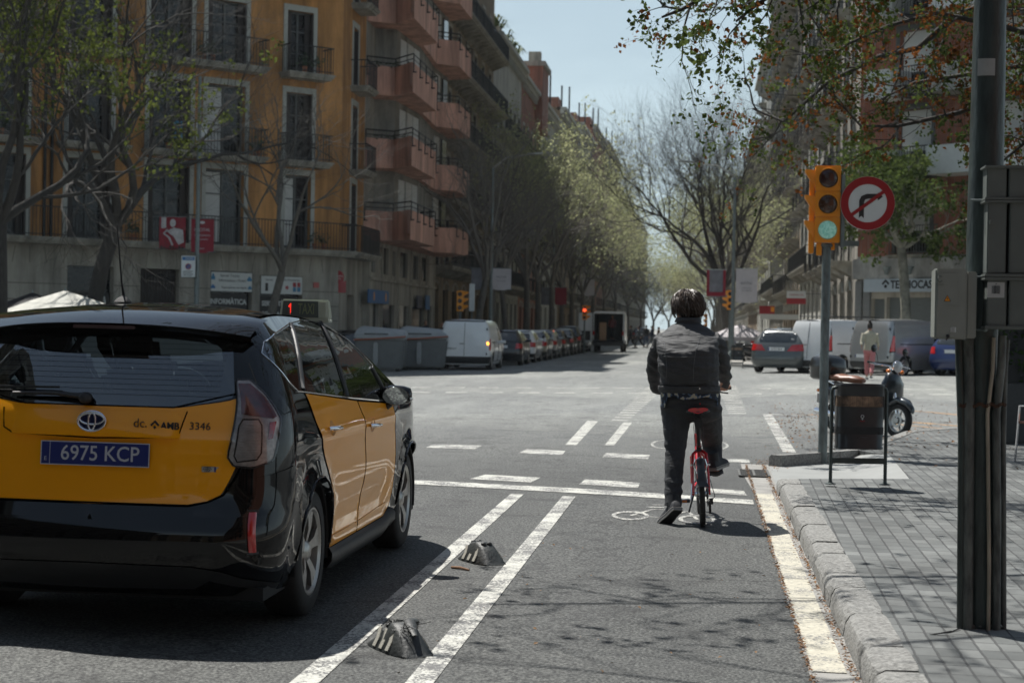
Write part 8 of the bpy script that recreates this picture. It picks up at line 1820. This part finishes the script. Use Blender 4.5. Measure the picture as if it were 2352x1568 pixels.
banner('dark grey and crimson banner left of the curved lamp post, over the rider',A(1645,650,78),.85,1.2,m_bgrey,extra=lambda t:(lambda b:(b.box(-.42,-.30,-.05,-.036,-.58,.58),b.box(.30,.42,-.05,-.036,-.58,.58),b.box(-.30,.30,-.05,-.036,-.58,-.40),b.build('crimson_border',m_bred,t)))(MB()))
lpD=A(1270,700,120); post('lamp_post','third lamp post along the left kerb, with two crimson banners','lamp post',(lpD.x,120),8.8,.09,arm=1.6)
banner('distant grey and red banner, left of two above the parked cars',A(1258,680,120),.9,1.2,m_bgrey); banner('distant crimson banner with a grey centre, right of two above the parked cars',A(1288,680,120),.8,1.2,m_bred)
banner('far pale banner above the open box van',A(1352,660,150),1.0,1.4,m_bwh)
# white parking board left kerb
t=thing('road_sign','tall narrow white board on a post behind the left traffic light','road sign',A(1084,683,76)); b=MB(); b.box(-.12,.12,-.03,.03,-.6,.6); b.build('sign_plate',m_swht,t,bevel=.01); b=MB(); b.tube([(0,.05,-3.2),(0,.05,.5)],.03,6); b.build('pole',m_steel,t)
# terrace parasols at the left
def parasol(label,c,w,m,top):
    t=thing('parasol',label,'parasol',c); b=MB(); n=8; rr=[[(w*s*math.cos(2*pi*k/n),w*s*math.sin(2*pi*k/n),z) for k in range(n)] for s,z in ((.02,0),(.5,-.27),(1,-.62),(1.0,-.78),(.98,-.62))]; b.loft(rr); b.build('canopy',m,t,smooth=20); b=MB(); b.tube([(0,0,.08),(0,0,-2.6)],.03,8); b.build('pole',m_steel,t); return t
parasol('cream parasol showing above the taxi roof at the left',A(150,668,45),1.9,mat('cream_canvas',(.42,.42,.38),.8,var=.1),0); parasol('black parasol beside the cream one at the left',A(75,672,47),1.5,mat('black_canvas',(.015,.015,.017),.8,var=.2),0); parasol('pale parasol seen right of the rider near the postbox',A(1700,745,86),1.6,m_bwh,0)
# terrace furniture at the right edge
t=thing('terrace_chair','metal terrace chair with wooden slats at the right edge of the pavement','chair',(3.7,19.3,g(3.7,19)+.13),R(30)); b=MB()
for s_ in (-.22,.22): b.tube([(s_,-.22,0),(s_,-.2,.44),(s_,-.25,.84)],.013,6); b.tube([(s_,.24,0),(s_,.18,.62),(s_,-.22,.64)],.013,6)
b.build('chair_frame',m_chrome,t,smooth=60); b=MB()
for k in range(5): b.box(-.22,.22,-.2+.085*k,-.13+.085*k,.43,.45)
b.build('seat',m_tan,t); b=MB(); [b.box(-.22,.22,-.25,-.235,.6+.09*k,.66+.09*k) for k in range(3)]; b.build('backrest',m_tan,t)
t=thing('shade_planter','dark planter and hedge standing in for umbrella shade at the right edge beyond the cabinets','planter',(4.6,23.2,g(4,23)+.13),R(35)); b=MB(); b.box(-1.3,1.3,-.3,.3,0,.75); b.build('planter_box',m_iron,t,bevel=.02); b=MB(); r=rnd(77)  # dark planter and hedge stand in for the umbrella-shaded terrace
for k in range(5200): leaf(b,Vector((r.uniform(-1.28,1.28),r.uniform(-.3,.3),r.uniform(.7,1.75)+.06*math.sin(k))),.07*r.uniform(.6,1.3),r)
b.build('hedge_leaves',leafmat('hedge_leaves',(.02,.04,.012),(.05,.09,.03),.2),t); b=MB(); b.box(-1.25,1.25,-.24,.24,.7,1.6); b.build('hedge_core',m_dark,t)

# ---------------- air: faint haze down the street ----------------
hz=MB(); hz.box(-150,150,-90,470,-6,60); ho=hz.build('haze',bpy.data.materials.new('haze_air')); ho['kind']='stuff'; ho['label']='faint pale haze filling the street'
hm=ho.data.materials[0]; hm.use_nodes=True; n=hm.node_tree; n.nodes.clear(); o_=n.nodes.new('ShaderNodeOutputMaterial'); v_=n.nodes.new('ShaderNodeVolumePrincipled'); v_.inputs['Color'].default_value=(.85,.93,1,1); v_.inputs['Density'].default_value=.00013; v_.inputs['Anisotropy'].default_value=.3; n.links.new(v_.outputs[0],o_.inputs['Volume'])
